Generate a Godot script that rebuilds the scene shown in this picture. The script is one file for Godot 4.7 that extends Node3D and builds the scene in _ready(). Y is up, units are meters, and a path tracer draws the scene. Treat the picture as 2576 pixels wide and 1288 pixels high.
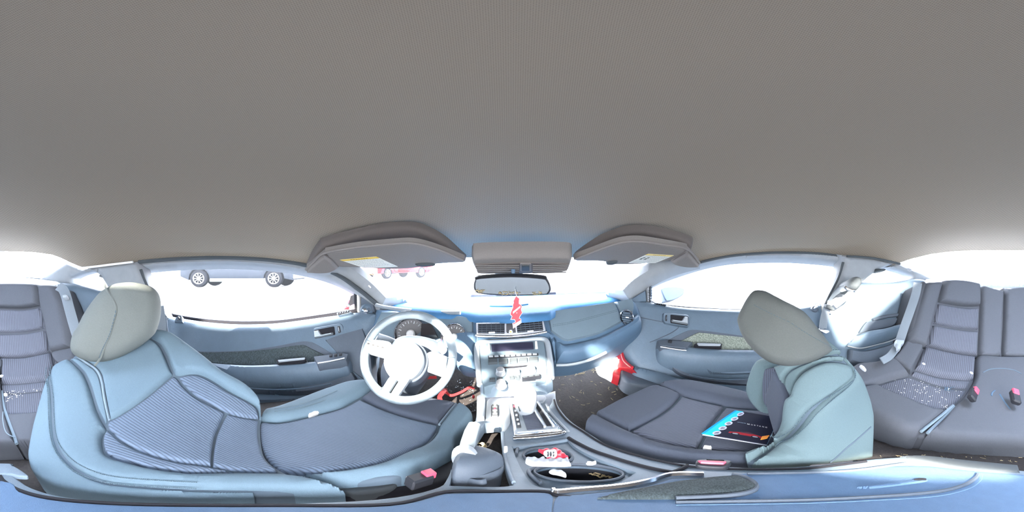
extends Node3D
# A two-door car's cabin unrolled along a long front wall: doors, dash, seats and glass stand side by side
# as real furniture of the cabin, a metre and a half to three metres from the eye.
# P(x, y, d) is where a point of the photograph lies at depth d (metres).
const HALF := 0.36397023   # tan(20 degrees)
const K := HALF / 644.0
const EYE := 1.31          # height of the eye above the ground outside

func P(x: float, y: float, d: float) -> Vector3:
	return Vector3((x - 1288.0) * K * d, EYE + (644.0 - y) * K * d, -d)

# ---------------------------------------------------------------- surfaces on which shapes are laid
class Surf:
	# 1/depth as a thin plate through a few known points: three points give a true plane
	var c := []
	var w := PackedFloat64Array()
	var aff := [0.0, 0.0, 0.0]
	var flat := false
	var o := Vector3()
	var ax := Vector3.RIGHT
	var ay := Vector3.UP
	var az := Vector3.BACK
	func inv(x: float, y: float) -> float:
		var s: float = aff[0] + aff[1] * x * 0.001 + aff[2] * y * 0.001
		if w.size() > 0:
			for i in w.size():
				var dx: float = (x - c[i][0]) * 0.001
				var dy: float = (y - c[i][1]) * 0.001
				var q := dx * dx + dy * dy
				if q > 1e-12:
					s += w[i] * q * log(q)
		return s
	func at(p: Vector2) -> Vector3:
		if flat:
			return o + ax * p.x + ay * p.y
		var d := 1.0 / maxf(inv(p.x, p.y), 0.02)
		return Vector3((p.x - 1288.0) * 0.00056517116 * d, 1.31 + (644.0 - p.y) * 0.00056517116 * d, -d)
	func nrm(p: Vector2) -> Vector3:
		if flat:
			return az
		var a := at(p)
		var n := (at(p + Vector2(3, 0)) - a).cross(at(p + Vector2(0, -3)) - a).normalized()
		if n.dot(Vector3(0, 1.31, 0) - a) < 0.0:
			n = -n
		return n

func sf(a: Array) -> Surf:      # flat list x, y, depth, ...
	var s := Surf.new()
	var n := a.size() / 3
	for i in n:
		s.c.append([a[i * 3], a[i * 3 + 1], a[i * 3 + 2]])
	var m := n + 3 if n > 3 else 3
	var A := []
	for i in m:
		var row := PackedFloat64Array()
		row.resize(m + 1)
		A.append(row)
	for i in n:
		var xi: float = s.c[i][0] * 0.001
		var yi: float = s.c[i][1] * 0.001
		if n > 3:
			for j in n:
				var dx: float = xi - s.c[j][0] * 0.001
				var dy: float = yi - s.c[j][1] * 0.001
				var q := dx * dx + dy * dy
				A[i][j] = q * log(q) if q > 1e-12 else 0.0
			A[i][n] = 1.0
			A[i][n + 1] = xi
			A[i][n + 2] = yi
			A[n][i] = 1.0
			A[n + 1][i] = xi
			A[n + 2][i] = yi
		else:
			A[i][0] = 1.0
			A[i][1] = xi
			A[i][2] = yi
		A[i][m] = 1.0 / s.c[i][2]
	for k in m:
		var p := k
		for i in range(k + 1, m):
			if absf(A[i][k]) > absf(A[p][k]):
				p = i
		var tmp = A[k]
		A[k] = A[p]
		A[p] = tmp
		for i in m:
			if i != k and A[k][k] != 0.0:
				var f: float = A[i][k] / A[k][k]
				if f != 0.0:
					for j in range(k, m + 1):
						A[i][j] -= f * A[k][j]
	var off := n if n > 3 else 0
	if n > 3:
		for i in n:
			s.w.append(A[i][m] / A[i][i])
	for i in 3:
		s.aff[i] = A[off + i][m] / A[off + i][off + i]
	return s

func fl(o: Vector3, ax: Vector3, ay: Vector3, az = null) -> Surf:   # a flat work plane in metres
	var s := Surf.new()
	s.flat = true
	s.o = o
	s.ax = ax
	s.ay = ay
	s.az = ax.cross(ay).normalized() if az == null else az
	return s

# ---------------------------------------------------------------- outlines
func pv(a: Array) -> PackedVector2Array:
	var r := PackedVector2Array()
	for i in a.size() / 2:
		r.append(Vector2(a[i * 2], a[i * 2 + 1]))
	return r

func sm(a: Array, n := 5, closed := true) -> PackedVector2Array:   # smooth curve; a point given twice is a corner
	var p := pv(a)
	var r := PackedVector2Array()
	var m := p.size()
	for i in (m if closed else m - 1):
		var p1 := p[i]
		var p2 := p[(i + 1) % m]
		if p1.is_equal_approx(p2):
			continue
		var p0 := p[(i - 1 + m) % m] if closed or i > 0 else p1
		var p3 := p[(i + 2) % m] if closed or i + 2 < m else p2
		for k in n:
			r.append(p1.cubic_interpolate(p2, p0, p3, float(k) / n))
	if not closed:
		r.append(p[m - 1])
	return r

func ell(cx: float, cy: float, rx: float, ry: float, n := 28, turn := 0.0) -> PackedVector2Array:
	var r := PackedVector2Array()
	for i in n:
		var t := TAU * i / n
		r.append(Vector2(cx, cy) + Vector2(cos(t) * rx, sin(t) * ry).rotated(turn))
	return r

func rr(x0: float, y0: float, x1: float, y1: float, rad: float, n := 4) -> PackedVector2Array:
	var r := PackedVector2Array()
	for q in 4:
		var cx := x1 - rad if q == 0 or q == 3 else x0 + rad
		var cy := y1 - rad if q < 2 else y0 + rad
		for i in n + 1:
			var t := PI * 0.5 * (q + float(i) / n)
			r.append(Vector2(cx + cos(t) * rad, cy + sin(t) * rad))
	return r

func quad(a: Array, rad := 0.0) -> PackedVector2Array:   # polygon with rounded corners
	var p := pv(a)
	if rad <= 0.0:
		return p
	var r := PackedVector2Array()
	var m := p.size()
	for i in m:
		var q0 := p[(i - 1 + m) % m]
		var q1 := p[i]
		var q2 := p[(i + 1) % m]
		var e := minf(rad, minf(q0.distance_to(q1), q2.distance_to(q1)) * 0.45)
		var s := q1 + (q0 - q1).normalized() * e
		var f := q1 + (q2 - q1).normalized() * e
		for k in 4:
			var t := k / 3.0
			r.append(s.lerp(q1, t).lerp(q1.lerp(f, t), t))
	return r

func resample(p: PackedVector2Array, step: float) -> PackedVector2Array:
	var r := PackedVector2Array()
	var m := p.size()
	for i in m:
		var a := p[i]
		var b := p[(i + 1) % m]
		var d := a.distance_to(b)
		if d < step * 0.08:
			continue
		var n := maxi(1, roundi(d / step))
		for k in n:
			r.append(a.lerp(b, float(k) / n))
	return r

# ---------------------------------------------------------------- mesh building
class Buf:
	var v := PackedVector3Array()
	var uv := PackedVector2Array()
	var f := PackedInt32Array()
	func add(p: Vector3, u := Vector2()) -> int:
		v.append(p)
		uv.append(u)
		return v.size() - 1
	func tri(a: int, b: int, c: int):
		f.append(a)
		f.append(b)
		f.append(c)
	func quad(a: int, b: int, c: int, d: int):   # seen from outside, counterclockwise
		tri(a, b, c)
		tri(a, c, d)
	func join(o: Buf):
		var n := v.size()
		v.append_array(o.v)
		uv.append_array(o.uv)
		for i in o.f:
			f.append(i + n)
	func mesh(crease := 42.0) -> ArrayMesh:
		var nt := f.size() / 3
		var fn := PackedVector3Array()
		fn.resize(nt)
		var at := []
		at.resize(v.size())
		for t in nt:
			var a := v[f[t * 3]]
			fn[t] = (v[f[t * 3 + 1]] - a).cross(v[f[t * 3 + 2]] - a)
			for k in 3:
				var i := f[t * 3 + k]
				if at[i] == null:
					at[i] = PackedInt32Array([t])
				else:
					at[i].append(t)
		var un := PackedVector3Array()
		un.resize(nt)
		for t in nt:
			un[t] = fn[t].normalized()
		var lim := cos(deg_to_rad(crease))
		var pv2 := PackedVector3Array()
		var pn := PackedVector3Array()
		var pu := PackedVector2Array()
		for t in nt:
			if un[t] == Vector3.ZERO:
				continue
			for k in [0, 2, 1]:
				var i := f[t * 3 + k]
				var n := Vector3()
				for q in at[i]:
					if un[t].dot(un[q]) > lim:
						n += fn[q]
				pv2.append(v[i])
				pn.append(n.normalized())
				pu.append(uv[i])
		var arr := []
		arr.resize(Mesh.ARRAY_MAX)
		arr[Mesh.ARRAY_VERTEX] = pv2
		arr[Mesh.ARRAY_NORMAL] = pn
		arr[Mesh.ARRAY_TEX_UV] = pu
		var m := ArrayMesh.new()
		if pv2.size() > 0:
			m.add_surface_from_arrays(Mesh.PRIMITIVE_TRIANGLES, arr)
		return m

# A closed padded or chamfered piece: the outline on a surface, its face raised by h with an edge that rounds over r, its back t behind.
# o: step, u (direction for the texture's u axis, as two outline points), wave (Callable for extra height), crown (extra dome height)
func puff(out: PackedVector2Array, s: Surf, h: float, r: float, t: float, o := {}) -> Buf:
	var step: float = o.get("step", maxf(r * 0.8, 9.0))
	var b := Buf.new()
	var ring := resample(out, step)
	if Geometry2D.is_polygon_clockwise(ring):
		ring.reverse()
	var pts := PackedVector2Array(ring)
	var hs := PackedFloat32Array()
	for i in ring.size():
		hs.append(0.0)
	var us := [0.06, 0.22, 0.5, 1.0] if r > 1.5 else [1.0]
	if o.has("rings"):
		us = o.rings
	var inner := [ring]
	if r > 0.0:
		for u in us:
			var polys := Geometry2D.offset_polygon(ring, -r * u, Geometry2D.JOIN_ROUND)
			inner = []
			for q in polys:
				if Geometry2D.is_polygon_clockwise(q):
					continue
				var rs := resample(q, step)
				if rs.size() < 3:
					continue
				inner.append(q)
				var hh: float = h * sqrt(maxf(0.0, 1.0 - (1.0 - u) * (1.0 - u)))
				for p in rs:
					pts.append(p)
					hs.append(hh)
	var holes := []
	var hole_at := []
	for ho in o.get("holes", []):
		var q := resample(ho, step)
		if Geometry2D.is_polygon_clockwise(q):
			q.reverse()
		holes.append(q)
		hole_at.append(pts.size())
		for p in q:
			pts.append(p)
			hs.append(h)
	var lo := out[0]
	var hi := out[0]
	for p in out:
		lo = lo.min(p)
		hi = hi.max(p)
	var gs: float = o.get("grid", step * 1.6)
	var mid := (lo + hi) * 0.5
	var half := (hi - lo) * 0.5
	for q in inner:
		var inn: Array = Geometry2D.offset_polygon(q, -gs * 0.45)
		for iq in inn:
			if Geometry2D.is_polygon_clockwise(iq):
				continue
			var y := lo.y + gs * 0.5
			var odd := 0
			while y < hi.y:
				var x := lo.x + gs * (0.5 if odd else 0.25)
				while x < hi.x:
					var free := Geometry2D.is_point_in_polygon(Vector2(x, y), iq)
					for hq in holes:
						if free and Geometry2D.is_point_in_polygon(Vector2(x, y), hq):
							free = false
					if free:
						pts.append(Vector2(x, y))
						hs.append(h)
					x += gs
				odd = 1 - odd
				y += gs
	var crown: float = o.get("crown", 0.0)
	var n3 := []
	var udir := Vector3.ZERO
	var vdir := Vector3.ZERO
	var uo := s.at(mid)
	if o.has("u"):
		udir = (s.at(o.u[1]) - s.at(o.u[0])).normalized()
		vdir = s.nrm(mid).cross(udir).normalized()
	for i in pts.size():
		var p := pts[i]
		var n := s.nrm(p)
		var e := hs[i]
		if o.has("wave"):
			e += o.wave.call(p)
		if crown != 0.0 and h != 0.0:
			var c2 := (p - mid) / half
			e += crown * maxf(0.0, 1.0 - c2.length_squared()) * hs[i] / h
		var q := s.at(p) + n * e
		var u := Vector2(p.x, p.y)
		if udir != Vector3.ZERO:
			u = Vector2((q - uo).dot(udir), (q - uo).dot(vdir))
		elif o.has("unit"):
			u = (p - lo) / (hi - lo)
		b.add(q, u)
		n3.append(n)
	var jig := PackedVector2Array()
	for i in pts.size():   # keeps the triangulation away from exactly even grids
		jig.append(pts[i] + Vector2(sin(i * 12.9898), cos(i * 78.233)) * 0.002 * step)
	var tri := Geometry2D.triangulate_delaunay(jig)
	for k in tri.size() / 3:
		var a := tri[k * 3]
		var c := tri[k * 3 + 1]
		var d := tri[k * 3 + 2]
		var cen := (pts[a] + pts[c] + pts[d]) / 3.0
		if not Geometry2D.is_point_in_polygon(cen, ring):
			continue
		var gone := false
		for hq in holes:
			if Geometry2D.is_point_in_polygon(cen, hq):
				gone = true
		if gone:
			continue
		if absf((pts[c] - pts[a]).cross(pts[d] - pts[a])) < 1e-5 * step * step:
			continue
		var fnn := (b.v[c] - b.v[a]).cross(b.v[d] - b.v[a])
		if fnn.dot(n3[a] + n3[c] + n3[d]) >= 0.0:
			b.tri(a, c, d)
		else:
			b.tri(a, d, c)
	if t > 0.0:
		var m := ring.size()
		var b0 := b.v.size()
		for i in m:
			b.add(s.at(ring[i]) - n3[i] * t, b.uv[i])
		var wind := 1.0
		var i0 := 0
		var cn := (b.v[1] - b.v[0]).cross(n3[0] * -1.0)
		# outward = away from the inside of the outline
		var inside := Vector2(-(ring[1] - ring[0]).y, (ring[1] - ring[0]).x).normalized() * 0.5
		var mid2 := (ring[0] + ring[1]) * 0.5
		if not Geometry2D.is_point_in_polygon(mid2 + inside, ring):
			inside = -inside
		var outw := s.at(mid2 - inside) - s.at(mid2 + inside)
		if cn.dot(outw) < 0.0:
			wind = -1.0
		for i in m:
			var j := (i + 1) % m
			if wind > 0.0:
				b.quad(i, j, b0 + j, b0 + i)
			else:
				b.quad(i, b0 + i, b0 + j, j)
		for hi2 in holes.size():
			var q: PackedVector2Array = holes[hi2]
			var k0: int = hole_at[hi2]
			var c0 := b.v.size()
			for i in q.size():
				b.add(b.v[k0 + i] - n3[k0 + i] * (t + h), b.uv[k0 + i])
			for i in q.size():
				var j := (i + 1) % q.size()
				if wind > 0.0:
					b.quad(k0 + j, k0 + i, c0 + i, c0 + j)
				else:
					b.quad(k0 + i, k0 + j, c0 + j, c0 + i)
		var cap := PackedInt32Array() if holes.size() > 0 else Geometry2D.triangulate_polygon(ring)
		for k in cap.size() / 3:
			var a := cap[k * 3]
			var c := cap[k * 3 + 1]
			var d := cap[k * 3 + 2]
			var fnn := (b.v[b0 + c] - b.v[b0 + a]).cross(b.v[b0 + d] - b.v[b0 + a])
			if fnn.dot(n3[a]) < 0.0:
				b.tri(b0 + a, b0 + c, b0 + d)
			else:
				b.tri(b0 + a, b0 + d, b0 + c)
	return b

# a sheet through rows of points, with a thickness along t
func sheet(rows: Array, t := Vector3.ZERO, flip := false) -> Buf:
	var b := Buf.new()
	var nr := rows.size()
	var nc: int = rows[0].size()
	for side in (2 if t != Vector3.ZERO else 1):
		var u := 0.0
		for i in nr:
			for j in nc:
				b.add(rows[i][j] + t * side, Vector2(float(j) / (nc - 1), float(i) / (nr - 1)))
		var o := side * nr * nc
		for i in nr - 1:
			for j in nc - 1:
				var a := o + i * nc + j
				if (side == 0) != flip:
					b.quad(a, a + nc, a + nc + 1, a + 1)
				else:
					b.quad(a, a + 1, a + nc + 1, a + nc)
	if t != Vector3.ZERO:
		var q := nr * nc
		var edge := []
		for j in nc:
			edge.append(j)
		for i in range(1, nr):
			edge.append(i * nc + nc - 1)
		for j in range(nc - 2, -1, -1):
			edge.append((nr - 1) * nc + j)
		for i in range(nr - 2, 0, -1):
			edge.append(i * nc)
		for i in edge.size():
			var a: int = edge[i]
			var c: int = edge[(i + 1) % edge.size()]
			if flip:
				b.quad(a, q + a, q + c, c)
			else:
				b.quad(a, c, q + c, q + a)
	return b

# a bar swept along points: rx and ry are half-widths (ry along "up"), power shapes the section (2 round, 6 nearly square)
func tube(path: Array, rx, ry = null, sides := 10, closed := false, up = null, power := 2.0) -> Buf:
	var b := Buf.new()
	var n := path.size()
	var nprev := Vector3.ZERO
	var len := 0.0
	for i in n:
		var a: Vector3 = path[i - 1] if i > 0 else (path[n - 1] if closed else path[i])
		var c: Vector3 = path[i + 1] if i < n - 1 else (path[0] if closed else path[i])
		var t := (c - a).normalized()
		var side: Vector3
		if up != null:
			var uu: Vector3 = up[i] if up is Array else up
			side = t.cross(uu).normalized()
		elif nprev == Vector3.ZERO:
			side = t.cross(Vector3.UP if absf(t.y) < 0.9 else Vector3.RIGHT).normalized()
		else:
			side = (nprev - t * nprev.dot(t)).normalized()
		nprev = side
		var v2 := side.cross(t).normalized()
		var x: float = rx[i] if rx is Array else rx
		var y: float = x if ry == null else (ry[i] if ry is Array else ry)
		if i > 0:
			len += (path[i] - path[i - 1]).length()
		for k in sides:
			var g := TAU * k / sides
			var cg := cos(g)
			var sg := sin(g)
			var e := 2.0 / power
			var q: Vector3 = path[i] + side * x * signf(cg) * pow(absf(cg), e) + v2 * y * signf(sg) * pow(absf(sg), e)
			b.add(q, Vector2(float(k) / sides, len * 10.0))
	for i in (n if closed else n - 1):
		var i2 := (i + 1) % n
		for k in sides:
			var k2 := (k + 1) % sides
			b.quad(i * sides + k, i * sides + k2, i2 * sides + k2, i2 * sides + k)
	if not closed:
		for e in 2:
			var c := b.add(path[0] if e == 0 else path[n - 1])
			var o := 0 if e == 0 else (n - 1) * sides
			for k in sides:
				var k2 := (k + 1) % sides
				if e == 0:
					b.tri(c, o + k2, o + k)
				else:
					b.tri(c, o + k, o + k2)
	return b

# turned piece: profile of (radius, height) along axis
func lathe(c: Vector3, axis: Vector3, prof: Array, sides := 24, sx := 1.0, ref := Vector3.RIGHT, caps := true) -> Buf:
	var b := Buf.new()
	var z := axis.normalized()
	var x := (ref - z * ref.dot(z)).normalized()
	var y := z.cross(x)
	var n := prof.size()
	for i in n:
		for k in sides:
			var g := TAU * k / sides
			b.add(c + z * prof[i][1] + (x * cos(g) * sx + y * sin(g)) * prof[i][0], Vector2(float(k) / sides, float(i) / n))
	for i in n - 1:
		for k in sides:
			var k2 := (k + 1) % sides
			b.quad(i * sides + k, i * sides + k2, (i + 1) * sides + k2, (i + 1) * sides + k)
	for e in (2 if caps else 0):
		var r: float = prof[0][0] if e == 0 else prof[n - 1][0]
		if r < 1e-6:
			continue
		var o := 0 if e == 0 else (n - 1) * sides
		var cc := b.add(c + z * (prof[0][1] if e == 0 else prof[n - 1][1]))
		for k in sides:
			var k2 := (k + 1) % sides
			if e == 0:
				b.tri(cc, o + k2, o + k)
			else:
				b.tri(cc, o + k, o + k2)
	return b

func box(c: Vector3, size: Vector3, bas := Basis(), bev := 0.004) -> Buf:   # a block with chamfered edges
	var b := Buf.new()
	var h := size * 0.5
	bev = minf(bev, minf(h.x, minf(h.y, h.z)) * 0.6)
	var id := {}
	for ix in [-1, 1]:
		for iy in [-1, 1]:
			for iz in [-1, 1]:
				for ax in 3:
					var q := Vector3(ix * (h.x - (bev if ax != 0 else 0.0)), iy * (h.y - (bev if ax != 1 else 0.0)), iz * (h.z - (bev if ax != 2 else 0.0)))
					id[[ix, iy, iz, ax]] = b.add(c + bas * q)
	var faces := []
	for ax in 3:
		var u := (ax + 1) % 3
		var w := (ax + 2) % 3
		for sg in [-1, 1]:
			var f := []
			for q in [[-1, -1], [1, -1], [1, 1], [-1, 1]]:
				var k := [0, 0, 0]
				k[ax] = sg
				k[u] = q[0]
				k[w] = q[1]
				f.append([k[0], k[1], k[2], ax])
			faces.append(f)
		for s1 in [-1, 1]:
			for s2 in [-1, 1]:
				var f := []
				for q in [[-1, u], [1, u], [1, w], [-1, w]]:
					var k := [0, 0, 0]
					k[ax] = q[0]
					k[u] = s1
					k[w] = s2
					f.append([k[0], k[1], k[2], q[1]])
				faces.append(f)
	for ix in [-1, 1]:
		for iy in [-1, 1]:
			for iz in [-1, 1]:
				faces.append([[ix, iy, iz, 0], [ix, iy, iz, 1], [ix, iy, iz, 2]])
	for f in faces:
		var p := []
		for k in f:
			p.append(id[k])
		var cen := Vector3()
		for i in p:
			cen += b.v[i]
		cen = cen / p.size() - c
		var nn := (b.v[p[1]] - b.v[p[0]]).cross(b.v[p[2]] - b.v[p[0]])
		if nn.dot(cen) < 0.0:
			p.reverse()
		b.tri(p[0], p[1], p[2])
		if p.size() == 4:
			b.tri(p[0], p[2], p[3])
	return b

# points of a line drawn on a surface, lifted off it
func on(s: Surf, p: PackedVector2Array, lift := 0.0) -> Array:
	var r := []
	for q in p:
		r.append(s.at(q) + s.nrm(q) * lift)
	return r

func ons(s: Surf, p: PackedVector2Array) -> Array:
	var r := []
	for q in p:
		r.append(s.nrm(q))
	return r

# a rounded cord let into a surface (piping, seams)
func cord(s: Surf, a: Array, r: float, lift := 0.0, n := 6, closed := false) -> Buf:
	return tube(on(s, sm(a, n, closed), lift), r, null, 6, closed)

# a row of short stitches
func stitches(s: Surf, a: Array, gap: float, r: float, lift: float, n := 10) -> Buf:
	var b := Buf.new()
	var p := sm(a, n, false)
	var acc := 0.0
	for i in p.size() - 1:
		var d := p[i].distance_to(p[i + 1])
		while acc < d:
			var q := p[i].lerp(p[i + 1], acc / d)
			var q2 := q + (p[i + 1] - p[i]).normalized() * gap * 0.62
			b.join(tube([s.at(q) + s.nrm(q) * lift, s.at(q2) + s.nrm(q2) * lift], r, null, 5))
			acc += gap
		acc -= d
	return b

# ---------------------------------------------------------------- the scene tree
func thing(called: String, label: String, category: String, group := "") -> Node3D:
	var o := Node3D.new()
	o.name = called
	add_child(o, true)
	o.set_meta("label", label)
	o.set_meta("category", category)
	if group != "":
		o.set_meta("group", group)
	return o

func room(called: String, label := "") -> Node3D:
	var o := Node3D.new()
	o.name = called
	add_child(o, true)
	o.set_meta("kind", "structure")
	if label != "":
		o.set_meta("label", label)
	return o

func part(parent: Node3D, called: String, b, m: Material, label := "", crease := 42.0) -> MeshInstance3D:
	var o := MeshInstance3D.new()
	o.name = called
	o.mesh = b.mesh(crease) if b is Buf else b
	o.material_override = m
	parent.add_child(o, true)
	if label != "":
		o.set_meta("label", label)
	return o

func solo(called: String, b, m: Material, label: String, category: String, group := "") -> MeshInstance3D:
	var o := part(self, called, b, m, label)
	o.set_meta("category", category)
	if group != "":
		o.set_meta("group", group)
	return o

func settle():    # every thing's own origin goes to the middle of its base
	for o in get_children():
		if o.get_class() == "Node3D" and o.get_child_count() > 0:
			var box := AABB()
			var first := true
			for c in o.get_children():
				if c is MeshInstance3D and c.mesh and c.mesh.get_surface_count() > 0:
					var bb: AABB = c.transform * c.mesh.get_aabb()
					box = bb if first else box.merge(bb)
					first = false
			if first:
				continue
			var base := Vector3(box.get_center().x, box.position.y, box.get_center().z)
			o.position += base
			for c in o.get_children():
				c.position -= base

# ---------------------------------------------------------------- materials
var MT := {}

func img(n: int, fn: Callable) -> Image:
	var im := Image.create_empty(n, n, false, Image.FORMAT_RGB8)
	for y in n:
		for x in n:
			im.set_pixel(x, y, fn.call(x, y))
	return im

func tex(im: Image) -> ImageTexture:
	return ImageTexture.create_from_image(im)

func bump(im: Image, k: float) -> ImageTexture:
	var c: Image = im.duplicate()
	c.bump_map_to_normal_map(k)
	return ImageTexture.create_from_image(c)

func m3(col: Color, rough := 0.7, t = null, scale := 10.0, nt = null, ns := 1.0, metal := 0.0, spec := 0.5) -> StandardMaterial3D:
	var m := StandardMaterial3D.new()
	m.albedo_color = col
	m.roughness = rough
	m.metallic = metal
	m.metallic_specular = spec
	if t != null:
		m.albedo_texture = t
	if nt != null:
		m.normal_enabled = true
		m.normal_texture = nt
		m.normal_scale = ns
	if t != null or nt != null:
		m.uv1_triplanar = true
		m.uv1_world_triplanar = true
		m.uv1_triplanar_sharpness = 4.0
		m.uv1_scale = Vector3.ONE * scale
	return m

func muv(col: Color, rough: float, t, sc: Vector3, nt = null, ns := 1.0) -> StandardMaterial3D:
	var m := StandardMaterial3D.new()
	m.albedo_color = col
	m.roughness = rough
	m.albedo_texture = t
	m.uv1_scale = sc
	if nt != null:
		m.normal_enabled = true
		m.normal_texture = nt
		m.normal_scale = ns
	return m

func c8(r: float, g: float, b: float) -> Color:
	return Color(r / 255.0, g / 255.0, b / 255.0)

func materials():
	var ns := FastNoiseLite.new()
	ns.seed = 7
	ns.frequency = 0.05
	ns.noise_type = FastNoiseLite.TYPE_SIMPLEX
	var nz := func(x: float, y: float, n: float, f: float) -> float:
		var a := TAU * x / n
		var c := TAU * y / n
		return 0.5 + 0.5 * ns.get_noise_3d(cos(a) * f + sin(c) * f * 0.7, sin(a) * f + 31.0, cos(c) * f + sin(c) * 3.1)
	var rng := RandomNumberGenerator.new()
	rng.seed = 11
	var weave := img(128, func(x: int, y: int):
		var g := 0.84 + 0.08 * sin(TAU * (x + y) / 4.0) * cos(TAU * (x - y) / 8.0) + rng.randf_range(-0.05, 0.05)
		return Color(g, g, g))
	var grain := img(128, func(x: int, y: int):
		var g: float = 0.5 + 0.32 * (nz.call(x, y, 128, 34.0) - 0.5) + rng.randf_range(-0.16, 0.16)
		return Color(g, g, g))
	var perf := img(128, func(x: int, y: int):
		var gx := fposmod(x, 8.0) - 4.0
		var gy := fposmod(y + (4.0 if int(x / 8.0) % 2 else 0.0), 8.0) - 4.0
		var g := 0.9 - 0.22 * exp(-(gx * gx + gy * gy) / 3.0) + rng.randf_range(-0.035, 0.035)
		return Color(g, g, g))
	var pile := img(256, func(x: int, y: int):
		var g: float = 0.62 + 0.35 * (nz.call(x, y, 256, 40.0) - 0.5) + rng.randf_range(-0.22, 0.22)
		return Color(g, g, g))
	var rib := img(64, func(x: int, y: int):
		var q := fposmod(y / 16.0, 1.0)
		var g := 0.70 + 0.26 * pow(absf(sin(PI * q)), 0.7) + rng.randf_range(-0.03, 0.03)
		return Color(g, g, g))
	var dust := img(256, func(x: int, y: int):
		var g: float = 0.93 + 0.06 * (nz.call(x, y, 256, 9.0) - 0.5) + rng.randf_range(-0.02, 0.02)
		return Color(g, g, g))
	var speck := img(256, func(x: int, y: int):
		var g: float = 0.74 + 0.5 * (nz.call(x, y, 256, 55.0) - 0.5) + rng.randf_range(-0.12, 0.12)
		return Color(g * 0.99, g, g * 0.96))
	var tw := tex(weave)
	var tg := bump(grain, 3.0)
	var tp := tex(perf)
	var tr := tex(rib)
	var td := tex(dust)
	var wn := bump(weave, 6.0)
	var rn := bump(rib, 7.0)
	MT.cloth = m3(c8(118, 142, 158), 0.95, tw, 14.0, wn, 0.5)
	MT.cloth_head = m3(c8(128, 134, 130), 0.95, tw, 14.0, wn, 0.5)
	MT.cloth_rear = m3(c8(100, 104, 113), 0.95, tw, 14.0, wn, 0.5)
	MT.cloth_side = m3(c8(117, 139, 144), 0.95, tw, 14.0, wn, 0.5)
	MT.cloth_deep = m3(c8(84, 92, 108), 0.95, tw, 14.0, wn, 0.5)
	for k in ["rib", "rib_rear", "rib_dark"]:
		var c: Color = {"rib": c8(110, 126, 147), "rib_rear": c8(103, 107, 119), "rib_dark": c8(98, 104, 120)}[k]
		MT[k] = muv(c, 0.95, tr, Vector3(3.0, 32.0, 1.0) if k != "rib_rear" else Vector3(3.0, 40.0, 1.0), rn, 1.0)
	MT.cloth_tilt = m3(c8(108, 112, 109), 0.95, tw, 14.0, wn, 0.5)
	MT.shelf = m3(c8(172, 178, 184), 0.9)
	MT.seam = m3(c8(84, 98, 110), 0.95)
	MT.seam_dark = m3(c8(74, 77, 84), 0.95)
	MT.piping = m3(c8(120, 136, 148), 0.9)
	MT.thread = m3(c8(78, 96, 106), 0.9)
	MT.liner = m3(c8(158, 146, 131), 0.97, tp, 9.0)
	MT.liner_dark = m3(c8(120, 112, 108), 0.97, tw, 14.0)  # also carries the painted shade of the visor hollows
	MT.visor = m3(c8(150, 143, 138), 0.95, tw, 12.0)
	MT.pillar = m3(c8(146, 150, 154), 0.72, td, 8.0, tg, 0.2)
	MT.vinyl = m3(c8(98, 116, 132), 0.55, td, 6.0, tg, 0.25)
	MT.vinyl_dark = m3(c8(84, 94, 106), 0.6, td, 6.0, tg, 0.25)
	MT.dash = m3(c8(88, 114, 138), 0.6, td, 6.0, tg, 0.22)
	MT.dash_top = m3(c8(72, 118, 158), 0.85, td, 6.0, tg, 0.22, 0.0, 0.2)
	MT.dash_panel = m3(c8(112, 130, 142), 0.55, td, 6.0, tg, 0.25)
	MT.console = m3(c8(124, 140, 154), 0.55, td, 6.0, tg, 0.3)
	MT.lid = m3(c8(98, 128, 162), 0.75, td, 7.0, tg, 0.5)
	MT.black = m3(c8(38, 40, 46), 0.5)
	MT.gap = m3(c8(22, 22, 30), 0.9)
	MT.rubber = m3(c8(64, 70, 74), 0.8)
	MT.silver = m3(c8(196, 200, 206), 0.32, null, 1.0, null, 1.0, 0.75)
	MT.chrome = m3(c8(225, 228, 235), 0.14, null, 1.0, null, 1.0, 1.0)
	MT.leather = m3(c8(112, 124, 132), 0.5, null, 6.0, tg, 0.4)
	MT.hub = m3(c8(168, 174, 178), 0.5)
	MT.carpet = m3(c8(74, 65, 62), 1.0, tex(pile), 6.0, bump(pile, 4.0), 1.0)
	MT.speaker = m3(c8(176, 184, 178), 1.0, tex(speck), 9.0)  # pale tone holds dust and sunlight put into the colour
	MT.speaker_dark = m3(c8(92, 104, 112), 1.0, tex(speck), 9.0, bump(speck, 3.0), 0.8)
	MT.belt = m3(c8(140, 150, 160), 0.8, tw, 20.0)
	MT.red = m3(c8(214, 52, 72), 0.45)
	MT.red_pink = m3(c8(232, 84, 110), 0.4)
	MT.red_paint = m3(c8(178, 30, 40), 0.25)
	MT.red_paint.clearcoat_enabled = true
	MT.strap = m3(c8(150, 28, 32), 0.8)
	MT.white = m3(c8(232, 230, 226), 0.8)
	MT.paper = m3(c8(205, 208, 214), 0.9)
	MT.straw = m3(c8(182, 164, 124), 0.9)
	MT.lens = m3(c8(210, 214, 216), 0.1)
	MT.face = m3(c8(46, 44, 46), 0.35)
	MT.print = m3(c8(226, 230, 232), 0.6)
	MT.lcd = m3(c8(48, 48, 66), 0.25)
	MT.silver_soft = m3(c8(158, 166, 172), 0.5, null, 1.0, null, 1.0, 0.2)
	MT.mirror = m3(c8(150, 165, 180), 0.03, null, 1.0, null, 1.0, 1.0)
	MT.orange = m3(c8(238, 150, 50), 0.6)
	MT.yellow = m3(c8(236, 208, 60), 0.6)
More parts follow.
